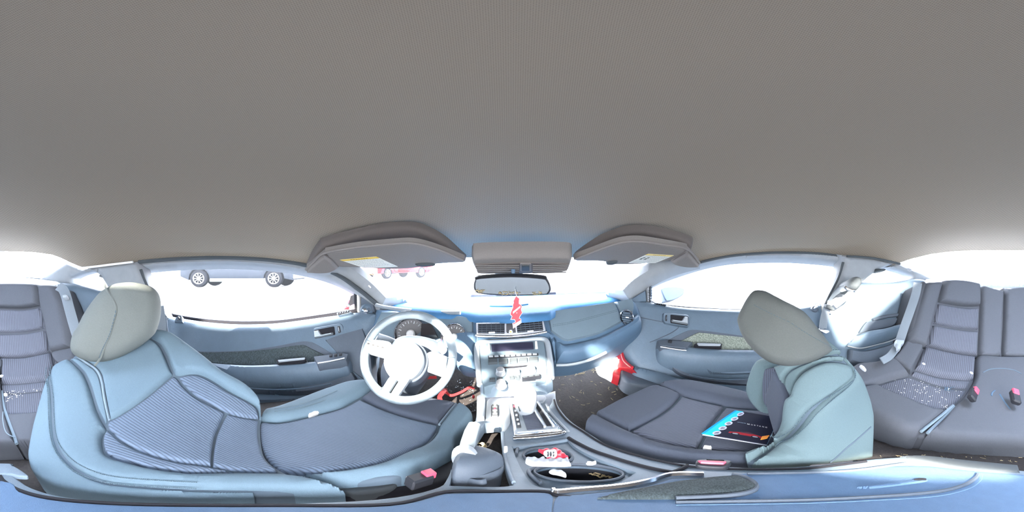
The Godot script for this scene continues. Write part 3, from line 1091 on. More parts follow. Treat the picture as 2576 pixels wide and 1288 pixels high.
func right_door():
	var d := room("door_2", "passenger's door with pale speckled insert and long armrest")
	var s := sf([1600, 760, 2.98, 2064, 770, 3.0, 1640, 1000, 2.84, 1900, 1000, 2.84, 1800, 870, 2.93])
	part(d, "window_frame", puff(sm([1576, 754, 1576, 754, 1604, 730, 1650, 702, 1700, 680, 1760, 662, 1760, 662, 1800, 653, 1850, 645, 1900, 641, 1960, 638, 2050, 640, 2116, 648, 2116, 648, 2110, 664, 2110, 664, 2060, 658, 1980, 653, 1900, 654, 1840, 658, 1780, 669, 1720, 687, 1670, 705, 1634, 722, 1634, 722, 1586, 758]), sf([1580, 754, 3.0, 1850, 645, 3.05, 2110, 655, 3.02]), 0.035, 8, 0.04, {step = 8}), MT.pillar)
	part(d, "frame_seal", cord(sf([1580, 754, 2.98, 1850, 645, 3.02, 2110, 655, 3.0]), [1762, 661, 1800, 652, 1850, 644, 1900, 639.5, 1960, 637, 2050, 639, 2114, 647], 0.006, 0.01), MT.rubber)
	part(d, "door_panel", puff(sm([1578, 760, 1578, 760, 1630, 763, 1700, 774, 1780, 779, 1870, 782, 1960, 780, 2064, 765, 2064, 765, 2066, 860, 2066, 1010, 2066, 1010, 1900, 1004, 1780, 990, 1640, 960, 1590, 935, 1560, 880, 1580, 830]), s, 0.06, 22, 0.08, {step = 13, rings = [0.05, 0.15, 0.3, 0.6, 1.0]}), MT.vinyl)
	part(d, "belt_seal", tube(on(s, sm([1636, 767, 1700, 775.5, 1780, 781, 1870, 784.5, 1960, 784, 2010, 778, 2060, 768], 6, false), 0.012), 0.008), MT.rubber)
	part(d, "mirror_corner", puff(quad([1584, 756, 1622, 732, 1624, 764, 1582, 769], 3.0), s, 0.03, 3, 0.02, {step = 5}), MT.vinyl)
	part(d, "weatherstrip", puff(quad([1622, 730, 1631, 724, 1631, 765, 1623, 765]), s, 0.03, 2, 0.02, {step = 6}), MT.pillar)
	part(d, "window_channel", puff(quad([1631, 724, 1638, 720, 1638, 768, 1631, 766]), s, 0.025, 1, 0.02, {step = 6}), MT.vinyl_dark)
	var vent := part(d, "defroster_outlet", puff(quad([1633, 773, 1667, 776.5, 1668, 780, 1662, 783, 1636, 779], 2.5), s, 0.068, 1.5, 0.0, {step = 4}), MT.vinyl)
	part(vent, "outlet_throat", puff(quad([1635, 774, 1665, 777, 1663, 782, 1638, 778], 1.0), s, 0.072, 0.5, 0.0, {step = 4}), MT.gap)
	for i in 5:
		var x := 1637.0 + i * 5.8
		var y := 776.4 + i * 0.75
		part(vent, "louvre", puff(pv([x, y - 2, x + 1.4, y + 2.2, x + 4.2, y - 1.4]), s, 0.078, 0.4, 0.0, {step = 3}), MT.vinyl)
	var hs := sf([1665, 800, 2.915, 1730, 820, 2.905, 1700, 770, 2.93])
	var hb := part(d, "handle_bezel", puff(quad([1664, 789, 1726, 794, 1732, 800, 1729, 828, 1668, 818, 1663, 810], 6.0), hs, 0.03, 2.5, 0.0, {step = 4}), MT.vinyl)
	part(hb, "handle_shade", puff(quad([1682, 795, 1727, 800, 1726, 824, 1682, 817], 3.0), hs, 0.033, 0.6, 0.0, {step = 4}), MT.gap)  # raised dark plate paints the shade behind the lever
	part(hb, "door_handle", puff(quad([1725, 802, 1716, 801, 1709, 811.5, 1684, 808, 1684, 815, 1725, 822], 2.0), hs, 0.05, 2.5, 0.0, {step = 3}), MT.silver_soft)
	part(hb, "lock_switch", puff(quad([1669.5, 796, 1675, 796, 1674, 813, 1668.5, 812], 2.0), hs, 0.036, 1, 0.0, {step = 3}), MT.black)
	part(hb, "lock_rocker", puff(quad([1671, 799, 1674, 799, 1673, 810, 1670, 809], 1.2), hs, 0.045, 1.5, 0.0, {step = 2.5}), MT.silver)
	part(d, "panel_seam", cord(s, [1604, 808, 1650, 818, 1690, 828, 1696, 834, 1680, 846, 1650, 860, 1626, 870], 0.0018, 0.061), MT.vinyl_dark)
	part(d, "insert_rim", puff(sm([1642, 880, 1650, 872, 1700, 846, 1728, 836, 1760, 838, 1820, 846, 1900, 858, 1935, 864, 1940, 895, 1900, 905, 1700, 898, 1660, 894, 1645, 893]), s, 0.062, 4, 0.0, {step = 9}), MT.vinyl_dark)
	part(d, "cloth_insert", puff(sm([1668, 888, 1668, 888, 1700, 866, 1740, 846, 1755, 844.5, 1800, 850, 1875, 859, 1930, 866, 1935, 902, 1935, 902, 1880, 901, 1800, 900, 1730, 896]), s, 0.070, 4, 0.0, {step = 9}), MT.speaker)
	part(d, "pin_cup", puff(ell(2034, 790, 10, 8, 18, 0.5), s, 0.07, 2, 0.0, {step = 3}), MT.vinyl_dark)
	part(d, "lock_pin", puff(ell(2032, 790, 4, 5, 14, 0.3), s, 0.10, 2.5, 0.0, {step = 2.5}), MT.chrome)
	var a := sf([1640, 900, 2.86, 1930, 905, 2.84, 1800, 935, 2.78])
	part(d, "armrest", puff(sm([1645, 894, 1645, 894, 1668, 890, 1740, 897, 1820, 903, 1900, 904, 1945, 902, 1945, 902, 1940, 930, 1900, 935, 1820, 936, 1740, 930, 1690, 921, 1655, 912]), a, 0.07, 13, 0.06, {step = 8}), MT.vinyl)
	part(d, "switch_panel", puff(quad([1646, 894, 1668, 891, 1740, 898, 1722, 916, 1656, 909], 3.0), a, 0.078, 2, 0.0, {step = 6}), MT.vinyl_dark)
	part(d, "panel_trim", tube(on(a, sm([1657, 911, 1690, 917, 1721, 921], 5, false), 0.078), 0.003), MT.silver)
	part(d, "window_switch", puff(quad([1676, 897, 1688, 898.5, 1685, 904, 1674, 902], 1.5), a, 0.088, 1.4, 0.0, {step = 3}), MT.black)
	part(d, "grab_shade", puff(quad([1738, 904, 1748, 898, 1812, 901, 1806, 912, 1745, 911], 3.0), a, 0.074, 0.8, 0.0, {step = 5}), MT.gap)  # painted shade of the grab hollow, laid on as a dark plate
	part(d, "grab_cup", puff(quad([1743, 899, 1812, 902, 1806, 910, 1750, 909], 3.0), a, 0.08, 3, 0.0, {step = 4}), MT.silver_soft)
	part(d, "pocket_shade", puff(sm([1742, 934, 1742, 934, 1800, 939, 1900, 940, 1900, 940, 1898, 950, 1898, 950, 1830, 953, 1774, 952, 1774, 952]), s, 0.088, 1, 0.0, {step = 8}), MT.gap)  # pocket shade painted as a dark plate proud of the panel
	part(d, "pocket_lip", puff(sm([1738, 934, 1738, 934, 1747, 936, 1776, 950, 1776, 950, 1830, 951, 1900, 947, 1900, 947, 1900, 956, 1830, 960, 1772, 957, 1772, 957]), s, 0.11, 3, 0.03, {step = 6}), MT.vinyl)
	part(d, "lower_panel", puff(sm([1658, 914, 1658, 914, 1738, 934, 1772, 958, 1830, 961, 1900, 957, 1900, 957, 1900, 985, 1820, 980, 1740, 968, 1690, 950]), s, 0.075, 6, 0.0, {step = 10}), MT.vinyl_dark)
	part(d, "panel_edge", tube(on(s, sm([1720, 956, 1760, 965, 1820, 969, 1900, 966], 5, false), 0.09), 0.003), MT.vinyl)
	var sill := room("trim_8", "grey door sill beside the passenger seat")
	part(sill, "sill_cover", puff(sm([1592, 938, 1592, 938, 1640, 948, 1720, 972, 1820, 984, 1905, 988, 1905, 988, 1905, 1010, 1800, 1004, 1690, 985, 1620, 962, 1590, 950]), sf([1592, 938, 2.85, 1905, 988, 2.78, 1700, 990, 2.7]), 0.04, 8, 0.05, {step = 9}), MT.vinyl)
	part(sill, "scuff_panel", puff(sm([1560, 938, 1560, 938, 1594, 936, 1640, 955, 1700, 985, 1700, 985, 1680, 996, 1630, 980, 1580, 968, 1560, 950]), sf([1560, 938, 2.86, 1700, 985, 2.74, 1630, 985, 2.7]), 0.02, 6, 0.04, {step = 9}), MT.vinyl_dark)

# ---------------------------------------------------------------- dashboard
func slats(parent: Node3D, s: Surf, a: Array, n: int, lift: float, w := 0.005):
	# a: left top, left bottom, right top, right bottom
	for i in n:
		var t := (i + 0.5) / n
		var l := Vector2(a[0], a[1]).lerp(Vector2(a[2], a[3]), t)
		var r := Vector2(a[4], a[5]).lerp(Vector2(a[6], a[7]), t)
		part(parent, "slat", tube([s.at(l) + s.nrm(l) * lift, s.at(r) + s.nrm(r) * lift], 0.0022, w, 8, false, s.nrm(l)), MT.vinyl_dark)

func gauge(d: Node3D, c: Vector3, r: float, sweep0: float, sweep1: float, nt: int):
	var ax := Vector3(0, 0.18, 1).normalized()
	var g := part(d, "gauge", lathe(c, ax, [[r, -0.05], [r * 1.0, 0.0], [r * 0.96, 0.006], [r * 0.90, 0.002], [r * 0.86, -0.02], [0.0, -0.02]], 40), MT.chrome)
	part(g, "dial", lathe(c, ax, [[r * 0.87, -0.018], [r * 0.87, -0.0165], [0.0, -0.0165]], 40), MT.face)
	part(g, "hub_cap", lathe(c, ax, [[r * 0.26, -0.016], [r * 0.25, 0.0], [r * 0.18, 0.006], [0.0, 0.007]], 24), MT.white)
	var y := ax.cross(Vector3.RIGHT).normalized()
	var b := Buf.new()
	for i in nt:
		var t := deg_to_rad(lerpf(sweep0, sweep1, float(i) / (nt - 1)))
		var dir := Vector3.RIGHT * cos(t) + y * sin(t)
		var big := i % 2 == 0
		b.join(tube([c + ax * -0.015 + dir * r * (0.62 if big else 0.68), c + ax * -0.015 + dir * r * 0.78], 0.0011 if big else 0.0007, null, 4))
	part(g, "tick_marks", b, MT.print)
	var t2 := deg_to_rad(lerpf(sweep0, sweep1, 0.04))
	var dn := Vector3.RIGHT * cos(t2) + y * sin(t2)
	part(g, "needle", tube([c + ax * -0.008, c + ax * -0.008 + dn * r * 0.72], [0.003, 0.0008], null, 6), MT.red_pink)

func dash():
	var d := thing("dashboard", "blue grey dashboard with padded top, glove box and centre stack of controls", "dashboard")
	# padded top, seen from above
	var top := sf([950, 774, 3.12, 1021, 760, 3.28, 1288, 752, 3.34, 1522, 746, 3.28, 1584, 757, 3.1, 1220, 808, 2.78, 1060, 794, 2.82, 1400, 792, 2.8, 1300, 775, 3.02])
	part(d, "dash_top", puff(sm([948, 776, 948, 776, 975, 766, 1021, 760, 1100, 757, 1288, 753, 1420, 749, 1522, 746, 1560, 750, 1588, 757, 1588, 757, 1584, 761, 1520, 770, 1460, 780, 1412, 787, 1392, 797, 1376, 803, 1300, 809, 1222, 811, 1190, 807, 1163, 802, 1140, 800, 1060, 795, 985, 785, 955, 779, 955, 779]), top, 0.025, 5, 0.006, {step = 9}), MT.dash_top)
	part(d, "windscreen_seal", cord(top, [1000, 764, 1100, 758, 1288, 753.5, 1420, 749.5, 1524, 746], 0.008, 0.02), MT.black)
	part(d, "speaker_grille", puff(sm([1236, 766, 1236, 766, 1300, 764, 1318, 765, 1332, 783, 1332, 783, 1290, 788, 1238, 788, 1232, 786]), top, 0.030, 1.5, 0.0, {step = 7}), MT.dash_top)
	var ds := sf([1288, 754, 3.3, 1180, 755, 3.3, 1380, 752, 3.28])
	part(d, "defrost_outlet", puff(quad([1180, 758.5, 1296, 755.5, 1400, 752, 1400, 754.5, 1296, 758.5, 1180, 761], 1.0), top, 0.035, 0.6, 0.0, {step = 5}), MT.gap)
	# main body under the brow
	var f := sf([950, 790, 2.98, 1200, 830, 2.82, 1380, 830, 2.8, 1285, 838, 2.81, 1590, 770, 2.95, 1600, 850, 2.84, 1400, 915, 2.72, 1200, 880, 2.76, 960, 880, 2.9])
	part(d, "dash_body", puff(sm([950, 782, 950, 782, 985, 784, 1060, 792, 1163, 800, 1222, 808, 1300, 806, 1376, 800, 1412, 786, 1520, 768, 1586, 760, 1586, 760, 1604, 780, 1613, 822, 1606, 842, 1570, 866, 1520, 895, 1480, 911, 1440, 922, 1395, 926, 1395, 926, 1380, 880, 1380, 880, 1210, 884, 1210, 884, 1200, 900, 1130, 900, 1080, 900, 1080, 900, 960, 890, 935, 860, 945, 810]), f, 0.04, 16, 0.08, {step = 12, rings = [0.06, 0.2, 0.4, 0.7, 1.0]}), MT.dash)
	# passenger side
	part(d, "glove_box_lid", puff(sm([1375, 806, 1375, 806, 1397, 798, 1460, 787, 1537, 775, 1537, 775, 1548, 800, 1559, 826, 1559, 826, 1530, 841, 1494, 857, 1425, 872, 1425, 872, 1410, 868, 1383, 848, 1383, 848]), f, 0.052, 3, 0.0, {step = 10}), MT.dash_panel)
	part(d, "stitch_line", stitches(f, [1388, 834, 1440, 825, 1543, 798], 4.0, 0.0009, 0.0525), MT.thread)
	part(d, "stitch_line", stitches(f, [1388, 837.5, 1440, 828.5, 1543, 801.5], 4.0, 0.0009, 0.0525), MT.thread)
	part(d, "end_panel", puff(sm([1539, 775, 1539, 775, 1582, 767, 1582, 767, 1588, 785, 1585, 805, 1580, 813, 1561, 826, 1561, 826, 1550, 800]), f, 0.052, 3, 0.0, {step = 8}), MT.dash_panel)
	part(d, "lower_pad", puff(sm([1384, 853, 1384, 853, 1410, 872, 1425, 876, 1500, 860, 1560, 830, 1588, 810, 1596, 800, 1610, 822, 1604, 842, 1570, 865, 1520, 893, 1480, 909, 1440, 920, 1397, 923, 1397, 923]), f, 0.075, 20, 0.0, {step = 12, rings = [0.06, 0.2, 0.4, 0.7, 1.0]}), MT.dash)
	var vc := f.at(Vector2(1567, 793)) + Vector3(0, 0, 0.095)
	var vax := Vector3(-0.25, 0.12, 1).normalized()
	var rv := part(d, "air_vent", lathe(vc, vax, [[0.031, -0.02], [0.031, 0.006], [0.028, 0.009], [0.025, 0.006], [0.024, -0.02]], 32, 0.9), MT.chrome)
	part(rv, "vent_throat", lathe(vc, vax, [[0.025, -0.022], [0.025, -0.016], [0.0, -0.016]], 28, 0.9), MT.gap)
	for i in 5:
		var y := (i - 2) * 0.0085
		var hw := sqrt(0.024 * 0.024 - y * y) * 0.88
		part(rv, "slat", box(vc + Vector3(0, y, 0.001) , Vector3(hw * 2, 0.003, 0.012), Basis(Vector3.RIGHT, 0.5).rotated(Vector3.FORWARD, 0.12), 0.0008), MT.vinyl)
	part(rv, "vent_tab", box(vc + Vector3(0.001, 0, 0.009), Vector3(0.014, 0.004, 0.004), Basis(Vector3.FORWARD, 0.15), 0.001), MT.silver)
	# middle vents
	var m := sf([1200, 818, 2.77, 1366, 810, 2.765, 1284, 851, 2.75])
	var vb := part(d, "centre_vents", puff(quad([1198, 817, 1285, 814, 1367, 807, 1375, 841, 1330, 849, 1284, 853, 1199, 852], 4.0), m, 0.05, 3, 0.03, {step = 6}), MT.silver)
	for a in [[1205, 820.5, 1205, 845.5, 1271, 820, 1271, 846], [1299.5, 818.5, 1302, 844, 1363.5, 812.5, 1367, 838.5]]:
		part(vb, "vent_throat", puff(pv([a[0], a[1], a[4], a[5], a[6], a[7], a[2], a[3]]), m, 0.0525, 0.6, 0.0, {step = 5}), MT.gap)
		slats(vb, m, a, 5, 0.059, 0.006)
		for k in 5:
			var t := 0.15 + 0.175 * k
			var q := Vector2(a[0], a[1]).lerp(Vector2(a[4], a[5]), t)
			var q2 := Vector2(a[2], a[3]).lerp(Vector2(a[6], a[7]), t)
			part(vb, "vane", tube([m.at(q) + m.nrm(q) * 0.054, m.at(q2) + m.nrm(q2) * 0.054], 0.0012, 0.002, 6, false, m.nrm(q)), MT.vinyl_dark)
	for a in [[1231, 832, 1246, 831.6], [1326, 829.5, 1341, 828]]:
		part(vb, "vent_tab", tube([m.at(Vector2(a[0], a[1])) + Vector3(0, 0, 0.068), m.at(Vector2(a[2], a[3])) + Vector3(0, 0, 0.068)], 0.0028, 0.004, 8), MT.silver)
	part(vb, "switch_block", puff(pv([1274, 819.5, 1297, 818, 1300, 844, 1274, 846]), m, 0.053, 1, 0.0, {step = 4}), MT.black)
	var kc := m.at(Vector2(1285, 831)) + Vector3(0, 0, 0.055)
	part(vb, "alarm_socket", lathe(kc, Vector3(0, 0.1, 1), [[0.0095, 0], [0.0095, 0.004], [0.008, 0.006], [0.007, 0.003], [0.0, 0.003]], 22), MT.silver)
	part(vb, "socket_core", lathe(kc, Vector3(0, 0.1, 1), [[0.0035, 0.003], [0.003, 0.006], [0.0, 0.0065]], 14), MT.orange)
	part(vb, "small_button", puff(rr(1281, 838.5, 1291.5, 843.5, 1.0), m, 0.058, 0.8, 0.0, {step = 2}), MT.silver_soft)
	part(d, "chrome_band", tube(on(m, sm([1199, 851, 1240, 853, 1284, 853.5, 1330, 849.5, 1375, 842], 6, false), 0.055), 0.005), MT.chrome)
	part(d, "bridge_pad", puff(sm([1205, 857, 1205, 857, 1284, 858, 1340, 852, 1372, 848, 1385, 854, 1396, 870, 1396, 870, 1398, 922, 1398, 922, 1390, 922, 1380, 875, 1370, 866, 1300, 868, 1250, 874, 1200, 876, 1200, 876]), f, 0.07, 8, 0.0, {step = 9}), MT.dash)
	# instrument pods
	part(d, "cluster_panel", puff(sm([968, 790, 968, 790, 1020, 792, 1080, 799, 1150, 804, 1190, 811, 1196, 815, 1196, 815, 1197, 855, 1190, 880, 1150, 890, 1100, 880, 1000, 880, 958, 870, 950, 830]), f, 0.045, 6, 0.0, {step = 10}), MT.dash_panel)
	gauge(d, f.at(Vector2(1040, 834)) + Vector3(0, 0, 0.085), 0.068, 215, 20, 15)
	gauge(d, f.at(Vector2(1146, 841)) + Vector3(0, 0, 0.085), 0.053, 200, -20, 15)
	var cs := sf([1062, 818, 2.80, 1100, 820, 2.79, 1080, 850, 2.77])
	part(d, "message_screen", puff(quad([1062, 818, 1088, 818, 1101, 848, 1060, 849], 2.0), cs, 0.02, 1, 0.02, {step = 5}), MT.face)
	part(d, "cluster_brow", tube(on(f, sm([960, 781, 985, 787, 1060, 798, 1120, 804, 1165, 806], 6, false), 0.055), 0.012, 0.008), MT.silver_soft)
	part(d, "knee_panel", puff(sm([1150, 850, 1150, 850, 1200, 850, 1204, 880, 1204, 950, 1204, 950, 1170, 945, 1150, 930, 1090, 930, 1000, 900, 1000, 880, 1080, 880]), f, 0.06, 10, 0.0, {step = 11}), MT.dash)
	# light strips under the dash
	part(d, "toe_edge", tube(on(f, sm([1397, 927, 1435, 925, 1480, 914, 1520, 896], 6, false), 0.03), 0.006), MT.silver_soft)
	# centre stack
	var s := sf([1206, 880, 2.72, 1374, 871, 2.72, 1222, 1000, 2.50, 1380, 980, 2.52])
	var k := part(d, "control_stack", puff(sm([1201, 884, 1208, 876, 1225, 874, 1290, 872, 1350, 867, 1370, 868, 1379, 876, 1384, 900, 1389, 930, 1391, 972, 1391, 972, 1375, 982, 1375, 982, 1222, 990, 1222, 990, 1210, 986, 1206, 970, 1201, 930]), s, 0.03, 4, 0.02, {step = 9}), MT.console)
	part(k, "stack_frame", tube(on(s, sm([1208, 984, 1206, 960, 1202, 920, 1201, 890, 1206, 880, 1220, 877, 1290, 874, 1350, 869, 1368, 870, 1377, 878, 1382, 905, 1386, 935, 1388, 966], 6, false), 0.03), 0.011, 0.012, 10), MT.silver_soft)
	part(k, "stack_face", puff(sm([1208, 890, 1216, 882, 1290, 878, 1350, 874, 1366, 876, 1372, 890, 1376, 930, 1378, 964, 1378, 964, 1300, 975, 1232, 990, 1232, 990, 1216, 990, 1210, 940]), s, 0.036, 2, 0.0, {step = 9}), MT.dash_panel)
	part(k, "display_screen", puff(quad([1236, 886.6, 1342, 880, 1344.5, 898, 1238, 904.5], 2.0), s, 0.042, 1, 0.0, {step = 6}), MT.lcd)
	part(k, "push_button", puff(quad([1345, 880, 1353, 879.5, 1355, 897, 1346, 898], 2.0), s, 0.046, 1.5, 0.0, {step = 3}), MT.white)
	part(k, "push_button", puff(quad([1228, 887, 1235, 886.5, 1236.5, 904, 1229, 904.5], 2.0), s, 0.046, 1.5, 0.0, {step = 3}), MT.white)
	part(k, "button_bar", puff(quad([1228.5, 914.5, 1290, 912, 1355, 908, 1356, 914, 1290, 919, 1229, 921], 1.5), s, 0.040, 0.8, 0.0, {step = 5}), MT.black)
	for i in 9:
		var t := i / 9.0
		var x := lerpf(1231, 1354, t)
		var y := lerpf(916, 909.6, t)
		part(k, "push_button", puff(quad([x, y, x + 11.5, y - 0.6, x + 12, y + 3.6, x, y + 4.2], 0.8), s, 0.045, 0.8, 0.0, {step = 2.5}), MT.silver_soft)
	for a in [[1229, 924.5, 24], [1255, 923.8, 24], [1283, 922.8, 20], [1306, 921.5, 22], [1331, 920, 24]]:
		part(k, "push_button", puff(quad([a[0], a[1], a[0] + a[2], a[1] - 1.2, a[0] + a[2] + 0.6, a[1] + 10.8, a[0] + 0.4, a[1] + 12.5], 1.5), s, 0.046, 1.6, 0.0, {step = 3.5}), MT.rubber)
	part(k, "disc_slot", puff(quad([1252, 944.5, 1294, 942, 1338, 938, 1338, 940, 1294, 945, 1252, 947], 0.8), s, 0.041, 0.5, 0.0, {step = 4}), MT.gap)
	for a in [[1261, 960, 0.0165], [1336, 955, 0.0175], [1262, 992, 0.0185], [1303, 962, 0.009]]:
		var c := s.at(Vector2(a[0], a[1])) + s.nrm(Vector2(a[0], a[1])) * 0.04
		var n := s.nrm(Vector2(a[0], a[1]))
		var r: float = a[2]
		var kb := part(k, "rotary_knob", lathe(c, n, [[r * 1.15, 0], [r * 1.1, 0.004], [r, 0.005], [r * 0.94, 0.018], [r * 0.8, 0.021], [0.0, 0.021]], 26), MT.silver)
	for a in [[1232, 973, 16], [1250, 972, 16], [1282, 968, 14], [1296, 967, 14]]:
		part(k, "push_button", puff(quad([a[0], a[1], a[0] + a[2], a[1] - 1.0, a[0] + a[2], a[1] + 7, a[0], a[1] + 8], 1.2), s, 0.046, 1.4, 0.0, {step = 3.5}), MT.rubber)
	part(k, "switch_bar", puff(quad([1313, 972, 1361, 964, 1362, 972, 1314, 977], 1.5), s, 0.047, 1, 0.0, {step = 4}), MT.black)
	for i in 3:
		part(k, "push_button", puff(quad([1316 + i * 15, 971.5 - i * 2.4, 1328 + i * 15, 969.6 - i * 2.4, 1328.5 + i * 15, 974 - i * 2.2, 1316.5 + i * 15, 976 - i * 2.2], 1.0), s, 0.05, 0.8, 0.0, {step = 3}), MT.rubber)
	part(k, "cubby_back", puff(quad([1347, 970, 1374, 964, 1374, 980, 1348, 983], 2.0), s, 0.034, 1, 0.0, {step = 6}), MT.dash_panel)

	# bare metal and insulation at the passenger's kick panel
	var kp := room("trim_9", "bare red painted body metal at the passenger's kick panel")
	var rs := sf([1548, 875, 2.98, 1570, 872, 2.95, 1560, 938, 2.84])
	part(kp, "body_metal", puff(sm([1547, 880, 1547, 880, 1571, 868, 1571, 868, 1574, 890, 1578, 915, 1600, 936, 1600, 936, 1560, 932, 1556, 920, 1550, 905]), rs, 0.02, 3, 0.03, {step = 5}), MT.red_paint)
	part(kp, "metal_flange", tube(on(rs, sm([1570, 872, 1573, 895, 1578, 916, 1598, 935], 6, false), 0.025), 0.007), MT.red_paint)
	part(kp, "metal_foot", puff(quad([1544, 934, 1558, 928, 1563, 937, 1558, 954, 1540, 946], 2.0), sf([1544, 934, 2.86, 1563, 937, 2.86, 1555, 954, 2.8]), 0.015, 2, 0.03, {step = 5}), MT.red_paint)
	part(kp, "harness_clip", lathe(rs.at(Vector2(1541, 897)) + Vector3(0, 0, 0.03), Vector3(0.2, 1, 0.3), [[0.008, -0.02], [0.013, -0.012], [0.01, 0.0], [0.013, 0.012], [0.007, 0.024], [0.0, 0.026]], 14), MT.silver_soft)
	var ins := solo("insulation_pad", puff(sm([1498, 903, 1510, 896, 1530, 892, 1538, 902, 1548, 908, 1561, 916, 1556, 928, 1545, 935, 1540, 946, 1524, 938, 1508, 930, 1501, 920]), sf([1498, 903, 2.93, 1560, 905, 2.92, 1530, 944, 2.82]), 0.03, 6, 0.03, {step = 6, wave = func(p: Vector2) -> float: return 0.006 * sin(p.x * 0.7) * cos(p.y * 0.6)}), MT.white, "crumpled white pad of insulation by the bare red metal in the passenger's footwell", "insulation")

# ---------------------------------------------------------------- steering wheel (drawn in its own plane, one unit a pixel)
func wheel():
	var w := thing("steering_wheel", "leather rimmed steering wheel with round hub and sunlit silver spokes before the gauges", "steering wheel")
	var dep := 2.36
	var u := K * dep
	var tilt := deg_to_rad(24.0)
	var c := P(1028, 897, dep)
	var up := Vector3(0, cos(tilt), -sin(tilt))
	var nn := Vector3(0, sin(tilt), cos(tilt))
	var s := fl(c, Vector3(u, 0, 0), -up * u / cos(tilt), nn)
	var back := fl(c - nn * 0.03, Vector3(u, 0, 0), -up * u / cos(tilt), nn)
	var ring := on(s, ell(0, 0, 111, 101.5, 72))
	part(w, "rim", tube(ring, 0.0145, 0.0155, 14, true, nn), MT.leather, "leather wrapped rim")
	for a in [0.05, 0.45, 2.2, 3.5]:
		var q := Vector2(cos(a) * 111, sin(a) * 101.5)
		part(w, "rim_seam", tube([s.at(q * 0.89) + nn * 0.012, s.at(q * 0.95) + nn * 0.0155, s.at(q) + nn * 0.0165, s.at(q * 1.06) + nn * 0.013], 0.0011, null, 5), MT.seam)
	var lo := func(a: Array) -> PackedVector2Array:   # photograph pixels to the wheel's own plane
		var r := PackedVector2Array()
		for p in sm(a, 4):
			r.append(p - Vector2(1028, 897))
		return r
	part(w, "spoke", puff(lo.call([918, 856, 918, 856, 975, 862, 985, 880, 985, 905, 968, 900, 914, 886, 914, 886]), s, 0.012, 4, 0.014, {step = 6}), MT.silver_soft, "left spoke with a row of small buttons")
	part(w, "spoke", puff(lo.call([1074, 890, 1074, 890, 1090, 886, 1126, 898, 1126, 898, 1122, 946, 1122, 946, 1077, 931, 1077, 931, 1079, 910]), s, 0.012, 4, 0.014, {step = 6}), MT.silver_soft, "broad right spoke")
	part(w, "spoke", puff(lo.call([988, 938, 988, 938, 1006, 946, 1006, 946, 984, 984, 984, 990, 984, 990, 964, 978, 964, 978]), s, 0.012, 3, 0.014, {step = 6}), MT.silver_soft, "left bar of the lower spoke")
	part(w, "spoke", puff(lo.call([1012, 948, 1012, 948, 1036, 950, 1036, 950, 1006, 994, 1006, 994, 988, 990, 988, 990, 990, 984]), s, 0.012, 3, 0.014, {step = 6}), MT.silver_soft, "right bar of the lower spoke")
	part(w, "spoke_web", puff(lo.call([1004, 944, 1014, 946, 992, 984, 980, 984]), back, 0.004, 2, 0.006, {step = 6}), MT.black)
	part(w, "hub_back", puff(ell(-4, 8, 52, 50, 32), back, 0.01, 6, 0.05, {step = 9}), MT.vinyl_dark)
	part(w, "hub", puff(ell(-11, 10, 50, 47, 40), s, 0.03, 16, 0.025, {step = 8, crown = 0.008, rings = [0.04, 0.15, 0.35, 0.65, 1.0]}), MT.hub, "round padded hub")
	for i in 4:
		part(w, "wheel_button", puff(ell(-101 + i * 12, -27 + i * 3.0, 5.0, 3.4, 12, 0.2), s, 0.017, 1.5, 0.0, {step = 2.5}), MT.chrome)
	# column behind it
	var col := sf([1040, 880, 2.52, 1120, 880, 2.56, 1080, 960, 2.48])
	part(w, "column_shroud", puff(sm([985, 870, 1010, 850, 1060, 852, 1100, 866, 1112, 890, 1090, 930, 1060, 960, 1020, 968, 990, 930]), col, 0.05, 16, 0.22, {step = 10}), MT.vinyl_dark)
	part(w, "turn_signal_stalk", tube([P(1000, 862, 2.55), P(975, 854, 2.53), P(945, 846, 2.5)], [0.008, 0.012, 0.014], null, 12), MT.silver_soft)
	part(w, "wiper_stalk", tube([P(1060, 856, 2.55), P(1090, 862, 2.53), P(1118, 884, 2.5)], [0.008, 0.012, 0.014], null, 12), MT.silver_soft)

